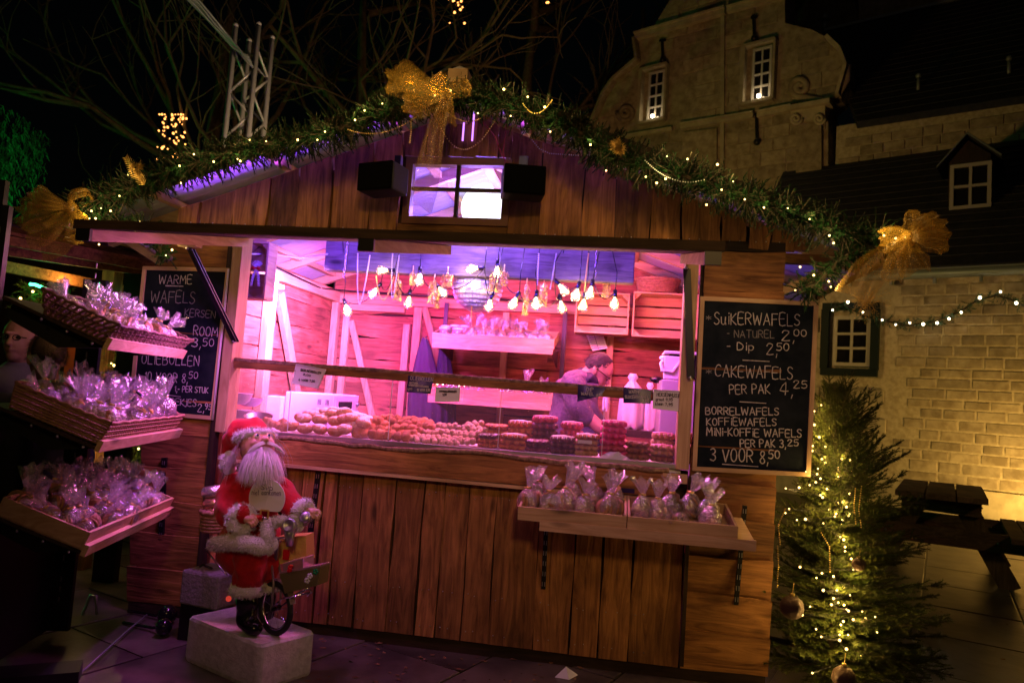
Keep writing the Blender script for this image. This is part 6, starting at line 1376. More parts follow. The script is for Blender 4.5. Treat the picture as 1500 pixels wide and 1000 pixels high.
def hand(parent, wrist, d, up, s=1., m=sk_, curl=.4, side=1, nm='hand'):
    """palm with five fingers; d pointing direction, up = back of hand"""
    d = V(d).normalized(); up = V(up); up = (up-d*up.dot(d)).normalized(); x = d.cross(up)*side; w_ = V(wrist); ch = [([w_, w_+d*.03*s], [.022*s, .026*s])]
    bl = [(w_+d*.055*s, (.036*s, .036*s, .026*s))]
    for k, (o, l) in enumerate(((-.028, .062), (-.010, .072), (.009, .068), (.026, .054))):
        p = w_+d*.07*s+x*o*s; q_ = [p-d*.03*s, p+d*.008*s]; dd = d
        for j in range(3): a = curl*(j+1)*.8; dd = d*cos(a)-up*sin(a); q_.append(q_[-1]+dd*l*s/3)
        ch.append((q_, [.0095*s]*2+[.0090*s, .0085*s, .0075*s]))
    p = w_+d*.02*s-x*.026*s; ch.append(([p, p-x*.018*s+d*.025*s, p-x*.016*s+d*.048*s-up*.012*s, p-x*.006*s+d*.064*s-up*.02*s], [.013*s, .012*s, .010*s, .008*s]))
    return organic(nm, m, ch, bl, .0036*s, parent, smooth=2)
hand(mn, PM(905, 650, -.18), (.75, -.1, -.35), (.3, 0, .9), 1.05, curl=.5)
hand(mn, (.05, MY-.02, 1.07), (.7, -.5, -.2), (0, 0, 1), 1.0, curl=.4, side=-1)
hd = V((-.155, MY, 1.555)); tl = Matrix.Translation(hd) @ Matrix.Rotation(radians(38), 4, 'Y')
def TL(x, y, z): return tl @ V((x, y, z))
# head: x forward (faces right), z up
organic('head', sk_, [([TL(-.03, 0, -.15), TL(-.02, 0, -.06)], [.060, .062]), ([TL(.02, 0, -.085), TL(.055, 0, -.095)], [.050, .034]), ([TL(.088, 0, .012), TL(.112, 0, -.022)], [.010, .016]), ([TL(.078, -.028, -.055), TL(.085, 0, -.056), TL(.078, .028, -.055)], [.010, .013, .010])],
    [(TL(0, 0, .02), (.100, .078, .105)), (TL(.035, 0, -.03), (.062, .062, .080)), (TL(-.008, -.080, -.018), (.018, .010, .030)), (TL(-.008, .080, -.018), (.018, .010, .030)), (TL(.078, 0, .028), (.018, .055, .012))], .0055, mn, smooth=3)
hr_ = MB()
for k in range(2600):
    a = R.uniform(0, 6.283); ph = R.uniform(-.25, 1.35); n_ = V((cos(a)*cos(ph), sin(a)*cos(ph), sin(ph)))
    if n_.x > .42 or (n_.x > .05 and n_.z < .25): continue
    p = V((n_.x*.101, n_.y*.080, .02+n_.z*.106)); d = (n_*.35+V((.2*R.uniform(-1, .5)-.25, R.uniform(-.4, .4), -.45))).normalized(); e = p+d*R.uniform(.018, .032); s_ = n_.cross(d).normalized()*.0022
    hr_.add([TL(*(p-s_)), TL(*(p+s_)), TL(*e)], [(0, 1, 2)])
hr_.build('hair', mat('grey_brown_hair', (.035, .026, .026), .7), mn, kind='stuff')
ca = MB(); ca.ball((0, 0, 0), 1, 16, 10, 0, tl @ Matrix.Translation((-.014, 0, .030)) @ Matrix.Diagonal((.092, .079, .098, 1))); ca.build('hair_cap', mat('scalp_hair', (.035, .026, .026), .8), mn)
gs = MB()
for s_ in (-1, 1):
    P = [TL(.098+.004*cos(t), s_*.032+.020*sin(t)*1, .004+.017*cos(t)) for t in [2*pi*k/14 for k in range(15)]]; gs.tube(P, .0022, 5, False); gs.tube([TL(.096, s_*.052, .010), TL(.02, s_*.082, .006), TL(-.012, s_*.084, -.002)], .0024, 5)
gs.tube([TL(.102, -.012, .008), TL(.105, 0, .012), TL(.102, .012, .008)], .002, 5); gs.build('glasses', 'blackgloss', mn)
organic('apron', mat('dark_apron', (.05, .04, .07), .8), [([(-.20, MY-.14, 1.28), (-.16, MY-.14, 1.1), (-.18, MY-.10, .85)], [.07, .09, .10])], [], .014, mn)
organic('trousers', mat('dark_jeans', (.03, .03, .05), .9), [([(-.34, MY+.10, 1.0), (-.33, MY+.10, .55), (-.36, MY+.10, .14)], [.11, .085, .065]), ([(-.30, MY-.08, 1.0), (-.28, MY-.08, .55), (-.28, MY-.08, .14)], [.11, .085, .065])], [((-.32, MY, 1.0), (.14, .17, .10))], .016, mn)
for y in (MY+.10, MY-.08): organic('shoe', 'black', [([(-.34, y, .13), (-.20, y, .125)], [.045, .038])], [], .010, mn)
# ------------------------------------------------------------------ left rack with three tilted shelves
D1 = V((-.254, .967, 0)).normalized(); D2 = V((-.967, -.254, 0)).normalized()   # along the lip, back from the lip
def sl(th): return (D2*cos(th)+V((0, 0, sin(th)))).normalized()
TH = radians(20)
def lshelf(near, lab, L=.93, dep=.42, lipw=.032, lh=.045, th=TH, m=('pine_y', 'pine_x')):
    t = thing('tilted_shelf', lab, 'shelf', near); d = sl(th); n_ = d.cross(D1).normalized()
    if n_.z < 0: n_ = -n_
    near = V(near)
    mb = MB(); mb.prism([near, near+D1*L, near+D1*L+d*dep, near+d*dep], n_*-.012); mb.build('board', 'dark_y', t)
    mb = MB(); a = near-d*.02; mb.prism([a-n_*.016, a-n_*.016+d*.02, a+n_*(lh-.016)+d*.02, a+n_*(lh-.016)], D1*L); mb.build('lip', m[0], t)
    for q_ in (.10, .88):   # dark metal brackets under the board
        a = near+D1*(L*q_)-n_*.014; mb = MB(); mb.prism([a, a+d*dep, a+d*dep-n_*.07, a+d*dep*.45-n_*.09, ], D1*.018); mb.build('bracket', 'black', t)
    mb = MB()
    for q_ in (.1, .35, .6): p = near+d*(dep*q_)-n_*.02+D1*.0; mb.ball(p, .006, 6, 4)
    mb.build('screw', 'silver', t, kind='stuff')
    return near, d, n_
lips = [aD(153, 503, 2.8), aD(140, 654, 2.8), aD(119, 807, 2.8)]
rack = thing('shelf_rack', 'black slotted side panel that carries the three left shelves', 'rack', lips[2]+D2*.45)
for q_, L_ in ((-.02, 0), (.80, 0)):
    p = lips[2]+D2*.42+D1*q_; mb = MB(); a, b_ = V((p.x, p.y, .05)), V((p.x, p.y, 1.78 if q_ > 0 else 1.95)); mb.bar(a, b_, .05 if q_ < .1 else .11, .03, up=D1); mb.build('upright', 'black', rack)
    mb = MB()
    for k in range(34): mb.box(V((p.x, p.y, .2+k*.05))-D2*.0+D1*-.017, (.006, .004, .026))
    mb.build('slots', 'silver', rack, kind='stuff')
mb = MB(); p = lips[2]+D2*.47-D1*.02; mb.bar(V((p.x, p.y, .02)), V((p.x, p.y, 2.05)), .10, .03, up=D1); mb.build('dark_board', 'black', rack)
mb = MB(); a = lips[2]+D2*.46; mb.prism([V((a.x, a.y, .05)), V((a.x, a.y, .62)), V(((a+D1*.9).x, (a+D1*.9).y, .62)), V(((a+D1*.9).x, (a+D1*.9).y, .05))], D2*.02); mb.build('lower_panel', 'black', rack)
# bottom: two joined pine trays
nr, d, n_ = lshelf(lips[2], 'lowest tilted shelf of the left rack, carrying the big pine tray')
for k in range(2):
    t = thing('wooden_tray', ['near half of the double pine tray of bagged waffles at lower left', 'far half of the double pine tray of bagged waffles at lower left'][k], 'tray', nr)
    O_ = nr+D1*(.46*k+.002)+n_*.002; L_, Dp, h, th_ = .456, .355, .075, .011
    def pl(nm, a, u, v, w_, mm): mb = MB(); mb.prism([a, a+u, a+u+v, a+v], w_); mb.build(nm, mm, t)
    pl('bottom', O_, D1*L_, d*Dp, n_*.006, 'pine_y'); pl('front_side', O_-d*.0004, D1*L_, d*th_, n_*h, 'pine_y'); pl('back_side', O_+d*(Dp-th_), D1*L_, d*th_, n_*h, 'pine_y')
    pl('near_side', O_+d*(th_+.0004), D1*th_, d*(Dp-2*th_-.001), n_*(h-.001), 'pine_x'); pl('far_side', O_+D1*(L_-th_)+d*(th_+.0004), D1*th_, d*(Dp-2*th_-.001), n_*(h-.001), 'pine_x')
def gridbags(nr, d, n_, rows, grp, lab, up=.015, kinds=(0, 1), sc_=1.0, tl_=.25, red=True, zero=.05, dL=.86, jit=.012):
    for r_, (v, cnt, off) in enumerate(rows):
        for c_ in range(cnt):
            u = zero+off+(dL-off)*(c_+.5)/cnt; p = nr+D1*(u+R.uniform(-jit, jit))+d*(v+R.uniform(-jit, jit))+n_*up
            bag(lab % (ORD[c_], ORD[r_]), p, grp, kind=R.choice(kinds), sc_=sc_, tilt=(R.uniform(-tl_, tl_), R.uniform(-tl_, tl_)+.25), red=red)
gridbags(nr, d, n_, [(.05, 8, 0), (.11, 8, .04), (.17, 8, 0), (.23, 8, .02), (.29, 8, 0), (.33, 7, .02)], 'tied waffle bags in the lower left tray', '%s waffle bag from the near end, %s row from the lip, lower left tray', kinds=(1, 1, 0, 1), sc_=1.0, tl_=.35)
bag('waffle bag with long twisted red tied top standing highest in lower left tray', nr+D1*.72+d*.12+n_*.06, 'tied waffle bags in the lower left tray', kind=1, sc_=1.2, tilt=(.1, .1), red=True)
# middle: fine wicker basket
nr, d, n_ = lshelf(lips[1], 'middle tilted shelf of the left rack, under the fine wicker basket', L=.90)
def rbasket(lab, nr, d, n_, L, Dp, h, rows, m, mi, flare=.03, st_=.022, yv=0):
    """rectangular woven basket"""
    t = thing('wicker_basket', lab, 'basket', nr); O_ = nr+D1*.02+n_*.004+d*.004
    C4 = [(0, 0), (L, 0), (L, Dp), (0, Dp)]
    def P(u, v, z):
        f_ = flare*z/h; return O_+D1*(u+(-f_ if u < L/2 else f_)*1)+d*(v+(-f_ if v < Dp/2 else f_))+n_*z
    for s_ in range(4):
        (u0, v0), (u1, v1) = C4[s_], C4[(s_+1) % 4]; ln = ((u1-u0)**2+(v1-v0)**2)**.5; n = int(ln/st_); mb = MB()
        outd = (D1*(v1-v0)/ln - d*(u1-u0)/ln)
        if yv == 0:
            for r_ in range(rows):
                z = h*(r_+.5)/rows; pts = []
                for k in range(n*2+1): q_ = k/(n*2); a = P(u0+(u1-u0)*q_, v0+(v1-v0)*q_, z); 
                for k in range(n*2+1):
                    q_ = k/(n*2); a = P(u0, v0, z).lerp(P(u1, v1, z), q_); pts.append(a+outd*(.0035*(-1)**((k//1)+r_)*(k % 2)))
                mb.tube(pts, h/rows*.50, 4, False)
            for k in range(n+1): q_ = k/n; mb.tube([P(u0, v0, 0).lerp(P(u1, v1, 0), q_), P(u0, v0, h).lerp(P(u1, v1, h), q_)], .0032, 4, False)
        else:
            for k in range(n):
                q0 = k/n; 
                for j in range(3):
                    za, zb2 = h*j/3, h*(j+1)/3; a = P(u0, v0, za).lerp(P(u1, v1, za), q0); b_ = P(u0, v0, zb2).lerp(P(u1, v1, zb2), min(1, q0+.9/n)); o_ = outd*(.005*(-1)**(j+k)); mb.tube([a-o_, a.lerp(b_, .5)+o_, b_-o_], .0062, 5, False)
            for j in range(4): mb.tube([P(u0, v0, h*j/3), P(u1, v1, h*j/3)], .0045, 4, False)
        mb.build('woven_side', m if s_ not in mi else mi[s_], t, kind='stuff')
    mb = MB(); N_ = 60; pts = []
    for s_ in range(4):
        (u0, v0), (u1, v1) = C4[s_], C4[(s_+1) % 4]
        for k in range(N_//4): pts.append(P(u0, v0, h).lerp(P(u1, v1, h), k/(N_//4))+n_*(.003*(-1)**k))
    mb.tube(pts+[pts[0]], .0065, 6, False); mb.build('rim', m, t)
    mb = MB(); mb.add([P(*c, .004) for c in C4], [(0, 1, 2, 3)]); mb.build('base', m, t)
    return O_
O_ = rbasket('low fine wicker basket full of cellophane bags on the middle left shelf', nr, d, n_, .80, .36, .10, 9, 'wickerlt', {}, .015)
gridbags(nr, d, n_, [(.05, 7, 0), (.12, 7, .03), (.19, 7, 0), (.26, 7, .02), (.32, 6, .02)], 'cellophane bags in the middle left basket', '%s bag from the near end, %s row from the lip, middle left basket', up=.05, kinds=(0, 4, 2), sc_=1.05, tl_=.6, red=False, dL=.76)
bag('slim bag with white twisted top and red tie at far corner of middle left basket', nr+D1*.78+d*.05+n_*.07, 'cellophane bags in the middle left basket', kind=2, sc_=1.15, tilt=(0, .1), red=True)
# top: coarse basket
nr, d, n_ = lshelf(lips[0]+V((0, 0, .0)), 'top tilted shelf of the left rack, under the coarse dark basket', L=.86, th=radians(22))
O_ = rbasket('coarse dark willow basket of wrapped biscuits on the top left shelf', nr+d*.01, d, n_, .80, .25, .085, 5, 'wicker', {}, .035, .020, yv=1)
gridbags(nr, d, n_, [(.05, 8, 0), (.11, 8, .02), (.17, 8, 0), (.22, 7, .03)], 'wrapped biscuit packs in the top left basket', '%s biscuit pack from the near end, %s row from the lip, top left basket', up=.04, kinds=(1, 1, 0), sc_=.92, tl_=1.2, red=False, dL=.72)
# ------------------------------------------------------------------ neighbouring stall and the two men behind the rack
ns = thing('neighbour_stall', 'dark neighbouring stall with low plank roof at the left edge', 'market stall', (-4.2, .6, 0))
NA, NB = V((-4.9, -.35, 0)), V((-2.95, .62, 0))
A0, A1 = aY(-30, 335, -.30), aY(250, 392, .55)
B0, B1 = aY(-30, 400, .35), aY(250, 405, 1.1)
dz = V((0, 0, .012))
for k in range(5):
    a, b_ = A0.lerp(A1, 0), A1; p0_ = A0+V((0, .17*k, .055*k)); p1_ = A1+V((0, .17*k, .055*k)); mb = MB(); mb.prism([p0_, p1_, p1_+V((0, .18, .045)), p0_+V((0, .18, .045))], dz*1.6); mb.build('roof_board', 'dark_x' if k % 2 else 'larch_x', ns)
for j, (q0, q1) in enumerate((((-30, 345), (255, 398)), ((-30, 362), (240, 402)))):
    mb = MB(); mb.bar(aY(*q0, -.28+.1*j), aY(*q1, .58+.1*j), .03, .055); mb.build('fascia', 'larch_x', ns)
mb = MB(); mb.bar(aY(-20, 385, .2), aY(215, 432, 1.2), .05, .07); mb.build('roof_beam', 'larch_x', ns)
for px in (158,):
    mb = MB(); p = aD(px, 470, 4.9); mb.box((p.x, p.y, 1.0), (.09, .09, 2.0)); mb.build('post', 'larch_z', ns)
mb = MB(); p = aD(185, 600, 4.6); mb.box((p.x-.02, p.y, .98), (.15, .05, 1.96)); mb.build('dark_post', 'black', ns)
mb = MB(); a, b_ = aD(-60, 480, 6.2), aD(215, 480, 6.2); mb.prism([V((a.x, a.y, 0)), V((b_.x, b_.y, 0)), V((b_.x, b_.y, 2.5)), V((a.x, a.y, 2.5))], (0, .04, 0)); mb.build('back_wall', 'dark_z', ns)
mb = MB(); a = aD(118, 520, 5.2); mb.box(a+V((0, 0, -.05)), (.20, .05, .55)); mb.build('red_panel', mat('red_brown_panel', (.42, .08, .03), .7), ns)
lamp('POINT', 'neighbour_lamp', aD(110, 440, 5.0)+V((0, -.1, .1)), 5, (1, .5, .12), .08)
lamp('POINT', 'green_strip_light', aD(60, 425, 4.6), 1.6, (.03, 1, .2), .04)
mb = MB(); P = [aD(44, 416, 4.6), aD(52, 417, 4.6), aD(62, 421, 4.6), (aD(82, 427, 4.6))]; mb.tube(P, .010, 6); tag(mb.build('led_strip', 'greenled'), 'glowing green LED strip under the neighbouring roof at the left', 'LED strip')
mb = MB(); mb.tube([aD(178, 436, 5), aD(190, 440, 5), aD(203, 446, 5)], .014, 6); tag(mb.build('led_strip', 'greenled'), 'short green LED piece behind the top basket beside the chalkboard', 'LED strip')
gw_ = thing('hanging_greenery', 'yellow green lit fir curtain with small lights between rack and left chalkboard', 'greenery', aD(178, 600, 4.75)); mb = MB()
for k in range(330):
    px, py = R.uniform(166, 222), R.uniform(480, 700); p = aD(px, py, 4.75+R.uniform(0, .25)); sprig(mb, p, V((R.uniform(-1, 1), R.uniform(-1, .3), R.uniform(-1, .3))), .10, 14, .035, .005)
mb.build('foliage', 'needle2', gw_, kind='stuff')
fairy(gw_, [aD(*q_, 4.70) for q_ in ((163, 532), (167, 535), (166, 551), (184, 552), (176, 660), (184, 651), (160, 661), (166, 665), (164, 680), (155, 684), (187, 655), (203, 657), (208, 659), (157, 679), (171, 556), (190, 554), (178, 572))], .008, 'fairy', glow=.5, every=3)
gw2 = thing('hanging_greenery', 'green lit fir garland under the neighbouring roof behind the green LED strip', 'greenery', aD(60, 440, 4.7)); mb = MB()
for k in range(160): p = aD(R.uniform(28, 98), R.uniform(418, 478), 4.7+R.uniform(0, .3)); sprig(mb, p, V((R.uniform(-1, 1), R.uniform(-1, .3), R.uniform(-1, .4))), .10, 14, .035, .005)
mb.build('foliage', 'needle2', gw2, kind='stuff'); fairy(gw2, [aD(*q_, 4.62) for q_ in ((48, 427), (66, 441), (76, 448), (30, 437))], .008, 'fairy')
# two visitors
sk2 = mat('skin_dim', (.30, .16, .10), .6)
def visitor(lab, hx, hy, D_, yaw, coatm, hairm, bald, glasses):
    hd = aD(hx, hy, D_); p = thing('person', lab, 'person', (hd.x, hd.y, 0)); T = Matrix.Translation(hd) @ Matrix.Rotation(yaw, 4, 'Z')
    def t(x, y, z): return T @ V((x, y, z))
    organic('head', sk2, [([t(-.03, 0, -.16), t(-.01, 0, -.06)], [.060, .060]), ([t(.088, 0, .010), t(.108, 0, -.028)], [.011, .017]), ([t(.03, 0, -.085), t(.058, 0, -.095)], [.048, .034]), ([t(.078, -.026, -.062), t(.088, 0, -.062), t(.078, .026, -.062)], [.009, .012, .009])],
        [(t(0, 0, .02), (.098, .077, .108)), (t(.035, 0, -.03), (.062, .060, .080)), (t(-.008, -.080, -.015), (.018, .010, .030)), (t(-.008, .080, -.015), (.018, .010, .030)), (t(.080, 0, .030), (.018, .052, .012))], .007, p, smooth=3)
    e = MB()
    for s_ in (-1, 1): e.ball(t(.084, s_*.030, .008), .011, 8, 6)
    e.build('eyes', 'blackgloss', p)
    h = MB()
    for k in range(2200):
        a = R.uniform(0, 6.283); ph = R.uniform(-.35, 1.45); n2 = V((cos(a)*cos(ph), sin(a)*cos(ph), sin(ph)))
        if n2.x > .30 and n2.z < .55: continue
        if bald and n2.z > .2: continue
        q_ = V((n2.x*.100, n2.y*.079, .02+n2.z*.110)); dd = (n2*.5+V((-.3, R.uniform(-.4, .4), -.4))).normalized(); s_ = n2.cross(dd).normalized()*.0025; h.add([t(*(q_-s_)), t(*(q_+s_)), t(*(q_+dd*R.uniform(.02, .035)))], [(0, 1, 2)])
    if not bald: h.ball((0, 0, 0), 1, 16, 10, 0, T @ Matrix.Translation((-.016, 0, .028)) @ Matrix.Diagonal((.092, .080, .102, 1)))
    h.build('hair', hairm, p, kind='stuff')
    if glasses:
        g = MB()
        for s_ in (-1, 1): g.tube([t(.100, s_*.032+.021*sin(a), .006+.015*cos(a)) for a in [2*pi*k/14 for k in range(15)]], .0025, 5, False); g.tube([t(.096, s_*.052, .01), t(-.01, s_*.083, .004)], .0025, 5)
        g.build('glasses', 'blackgloss', p)
    z = hd.z
    organic('coat', coatm, [([t(-.02, 0, -.30), t(-.02, 0, -.60), (hd.x, hd.y, z-.90)], [.155, .165, .17]), ([t(-.02, -.17, -.26), t(.02, -.24, -.52), t(.12, -.20, -.72)], [.085, .062, .05]), ([t(-.02, .17, -.26), t(.02, .24, -.52), t(.12, .20, -.72)], [.085, .062, .05])], [(t(-.02, 0, -.25), (.13, .22, .10)), (t(-.03, 0, -.17), (.09, .095, .05))], .016, p, amp=.014, fr=8)
    organic('trousers', 'blackgloss' if 0 else mat('dark_trousers', (.02, .02, .025), .9), [([t(0, -.09, -.85), (hd.x, hd.y-.09, .10)], [.10, .06]), ([t(0, .09, -.85), (hd.x, hd.y+.09, .10)], [.10, .06])], [], .02, p)
    for s_ in (-1, 1): organic('shoe', 'black', [([t(-.04, s_*.09, .05-z), t(.16, s_*.09, .04-z)], [.045, .04])], [], .012, p); hand(p, t(.12, s_*.20, -.72), (0, 0, -1), T.to_3x3() @ V((1, 0, 0)), 1.0, sk2, .4, s_)
visitor('bald older man with glasses in grey jacket, facing the viewer at far left', 30, 497, 4.1, radians(-75), mat('grey_jacket', (.14, .12, .15), .9, bump=.4, ns=50), mat('grey_hair', (.3, .28, .26), .8), True, True)
visitor('short haired man in black jacket turned away behind the middle left basket', 68, 524, 3.75, radians(152), mat('black_jacket', (.012, .012, .016), .85, bump=.3, ns=50), mat('dark_brown_hair', (.035, .022, .014), .75), False, False)
lamp('SPOT', 'visitor_face_light', aD(120, 470, 3.5), 3.5, (1, .50, .15), .06, aD(30, 500, 4.3), spot=50)
# ------------------------------------------------------------------ santa figure on a bicycle
pz = .20
pk = [aZ(382, 945, pz), aZ(463, 924, pz), aZ(418, 905, pz), aZ(275, 902, pz)]
A_, B_, D_ = pk[0], pk[1], pk[3]; C_ = B_+(D_-A_)
cen = (A_+B_+C_+D_)/4
mb = MB(); nb = 22
def rr_(u, v): return A_+(B_-A_)*u+(D_-A_)*v
ring = []
for (cu, cv, sa) in ((.07, .05, pi), (.93, .05, 1.5*pi), (.90, .95, 0), (.07, .95, .5*pi)):
    for k in range(6): a = sa+k*pi/10; ring.append((cu+.07*cos(a), cv+.045*sin(a)))
vs = []
for z, s_ in ((0, .97), (.02, 1.0), (pz-.012, 1.0), (pz, .965)):
    for u, v in ring: p = rr_(u, v); q_ = cen+(p-cen)*s_; vs.append(V((q_.x, q_.y, z))+V((noise.noise(V((u*6, v*9, z*9)))*.010, noise.noise(V((u*9, v*5, z*7+3)))*.010, .004*noise.noise(V((u*5, v*5, 1))) if z else 0)))
n = len(ring); mb.add(vs, [(i*n+j, i*n+(j+1) % n, (i+1)*n+(j+1) % n, (i+1)*n+j) for i in range(3) for j in range(n)]+[tuple(range(3*n, 4*n))], 0, False)
tag(mb.build('plinth', 'concrete'), 'rough pale concrete block under the santa on a bicycle', 'plinth')
U_ = V((.68, -.73, 0)).normalized(); Vv = V((-U_.y, U_.x, 0))   # bike forward; Vv is its left
FWc = aY(404, 886, -.62); FWc.z = pz+.116; RWc = FWc-U_*.50; RWc.z = pz+.11
bk_ = thing('bicycle', 'small old bicycle with chrome handlebar and lamp under the santa figure', 'bicycle', (RWc+FWc)/2-V((0, 0, .11)))
def wheel(c, r, ax, nm='wheel'):
    ax = V(ax).normalized(); f_ = ax.cross(V((0, 0, 1))).normalized()
    def cir(rad, n=36): return [c+f_*(rad*cos(2*pi*k/n))+V((0, 0, rad*sin(2*pi*k/n))) for k in range(n+1)]
    mb = MB(); mb.tube(cir(r), .0135, 8, False); w_ = mb.build(nm, mat('tyre', (.012, .012, .012), .6), bk_)
    mb = MB(); mb.tube(cir(r-.014), .0055, 6, False); mb.build('rim', 'chrome', w_); mb = MB()
    for k in range(18): a = 2*pi*k/18; mb.tube([c+ax*(.008*(-1)**k), c+f_*((r-.015)*cos(a+.2*(-1)**k))+V((0, 0, (r-.015)*sin(a+.2*(-1)**k)))], .0009, 3, False)
    mb.build('spokes', 'chrome', w_, kind='stuff'); mb = MB(); mb.tube([c-ax*.022, c+ax*.022], .013, 10); mb.build('hub', 'blackgloss', w_)
SA = radians(20); Uf = V((U_.x*cos(SA)-U_.y*sin(SA), U_.x*sin(SA)+U_.y*cos(SA), 0)); Vf = V((-Uf.y, Uf.x, 0))
wheel(FWc, .106, Vf); wheel(RWc, .106, Vv)
fr_ = mat('bike_paint', (.30, .24, .24), .35, .4)
hx = FWc-U_*.07+V((0, 0, .22)); bb_ = (FWc+RWc)/2+V((0, 0, -.01)); st_ = RWc+U_*.14+V((0, 0, .24))
mb = MB(); mb.tube([RWc+Vv*.02, bb_], .007, 6); mb.tube([RWc-Vv*.02, bb_], .007, 6); mb.tube([RWc, st_], .006, 6); mb.tube([bb_, st_], .009, 8); mb.tube([bb_, hx], .010, 8); mb.tube([hx+V((0, 0, .04)), hx-V((0, 0, .04))], .012, 8); mb.build('frame', fr_, bk_)
mb = MB()
for s_ in (-1, 1): mb.tube([hx-V((0, 0, .03))+Vf*.018*s_, FWc+V((0, 0, .11))+Vf*.022*s_, FWc+Vf*.022*s_], .0055, 6)
mb.build('fork', fr_, bk_)
mb = MB(); P = [FWc+Uf*(.127*cos(a))+V((0, 0, .127*sin(a))) for a in [radians(20+k*14) for k in range(11)]]; mb.ribbon(P, .030, Vf); mb.build('mudguard', fr_, bk_)
mb = MB(); P = [RWc+U_*(.127*cos(a))+V((0, 0, .127*sin(a))) for a in [radians(40+k*14) for k in range(11)]]; mb.ribbon(P, .032, Vv); mb.build('mudguard', fr_, bk_)
def SP(px, py, Y=-.60): return aY(px, py, Y)
# handlebar, grips, bell, lamp
mb = MB(); stem = SP(408, 788, -.62); gl1, gl2 = SP(369, 757, -.72), SP(462, 750, -.56)
mb.tube([SP(380, 756, -.72), SP(392, 760, -.71), SP(398, 772, -.68), SP(400, 786, -.65), stem, SP(428, 786, -.62), SP(440, 768, -.60), SP(449, 756, -.58), SP(456, 753, -.57)], .0062, 8); mb.tube([stem, hx+V((0, 0, .03))], .008, 8); mb.build('handlebar', 'chrome', bk_)
for a, b_ in ((SP(366, 758, -.725), SP(384, 757, -.715)), (SP(452, 754, -.575), SP(468, 748, -.555))): mb = MB(); mb.tube([a, b_], .011, 10); mb.build('grip', 'redtie', bk_)
mb = MB(); c = SP(447, 757, -.64); T = Matrix.Translation(c) @ Matrix.Rotation(radians(65), 4, 'X'); mb.lathe([(.024, -.012), (.027, -.004), (.026, .006), (.018, .012), (.002, .014)], 18, T); mb.build('bell', 'silver', bk_)
mb = MB(); a, b_ = SP(424, 798, -.66), SP(424, 770, -.68); mb.tube([a, a.lerp(b_, .35), b_], [.016, .021, .024], 14); T = Matrix.Translation(SP(424, 769, -.69)) @ Matrix.Rotation(radians(75), 4, 'X'); mb.lathe([(.026, -.02), (.030, 0), (.030, .010), (.022, .012), (.018, .006), (.002, .004)], 20, T); mb.build('headlamp', 'silver', bk_)
mb = MB()
for s_ in (-1, 1): mb.tube([FWc+Vf*.024*s_, SP(424, 874, -.68)+V((0, 0, 0))+Vf*.04*s_, SP(452, 868, -.70)+Vf*.02*s_], .0042, 6)
mb.tube([SP(425, 868, -.70)+V((0, 0, -.02)), SP(452, 861, -.70), SP(457, 866, -.68), SP(450, 872, -.68)], .005, 6); mb.build('front_rack', 'chrome', bk_)
mb = MB(); mb.tube([SP(303, 806, -.35), SP(318, 825, -.40), SP(333, 842, -.44)], .004, 6); mb.tube([SP(303, 806, -.35), SP(306, 795, -.33)], .004, 6); mb.build('rear_rack', 'chrome', bk_)
mb = MB(); mb.tube([bb_+Vv*.05, bb_-Vv*.05], .006, 6); mb.box(SP(378, 915, -.66), (.03, .05, .010)); mb.build('pedal', 'black', bk_)
mb = MB(); c = SP(336, 876, -.30); mb.lathe([(.002, 0), (.014, .004), (.014, .01), (.002, .014)], 12, Matrix.Translation(c) @ Matrix.Rotation(1.5, 4, 'X')); mb.build('glowing_reflector', emis('glowing_reflector', (1, .08, .05), .5), bk_)  # red shine of the reflector put in as emission
sa_ = thing('santa_figure', 'santa claus doll in red felt suit with white fur, riding a small bicycle', 'figure', (RWc+FWc)/2+V((0, 0, .2)))
BY_ = -.56
def S(px, py, dy=0): return aY(px, py, BY_+dy)
coat_ = organic('coat', 'redfelt', [([S(370, 790), S(371, 770), S(373, 745), S(376, 722), S(376, 702)], [.122, .108, .100, .098, .068]), ([S(362, 802), S(366, 780)], [.135, .125]), ([S(346, 712, -.02), S(333, 735, -.06), S(340, 757, -.14), S(352, 756, -.17)], [.068, .066, .058, .052]), ([S(402, 712, .0), S(420, 732, -.02), S(438, 745, -.02)], [.062, .060, .050])], [(S(376, 708), (.115, .09, .06))], .009, sa_, amp=.020, fr=14)
organic('trousers', 'redfelt', [([S(372, 800, -.06), S(366, 830, -.10), S(364, 858, -.08)], [.080, .074, .066]), ([S(390, 800, .02), S(392, 826, .0), S(390, 850, .02)], [.070, .058, .046])], [], .009, sa_, amp=.014, fr=18)
for pts, rad in (([S(362, 872, -.08), S(362, 890, -.08), S(362, 912, -.08), S(372, 920, -.11)], [.050, .046, .042, .038]), ([S(390, 868, .02), S(390, 896, .03)], [.044, .040])): organic('boot', 'blackgloss', [(pts, rad)], [], .007, sa_, amp=.008, fr=22)
furM = mat('fur_base', (.66, .60, .60), .95)
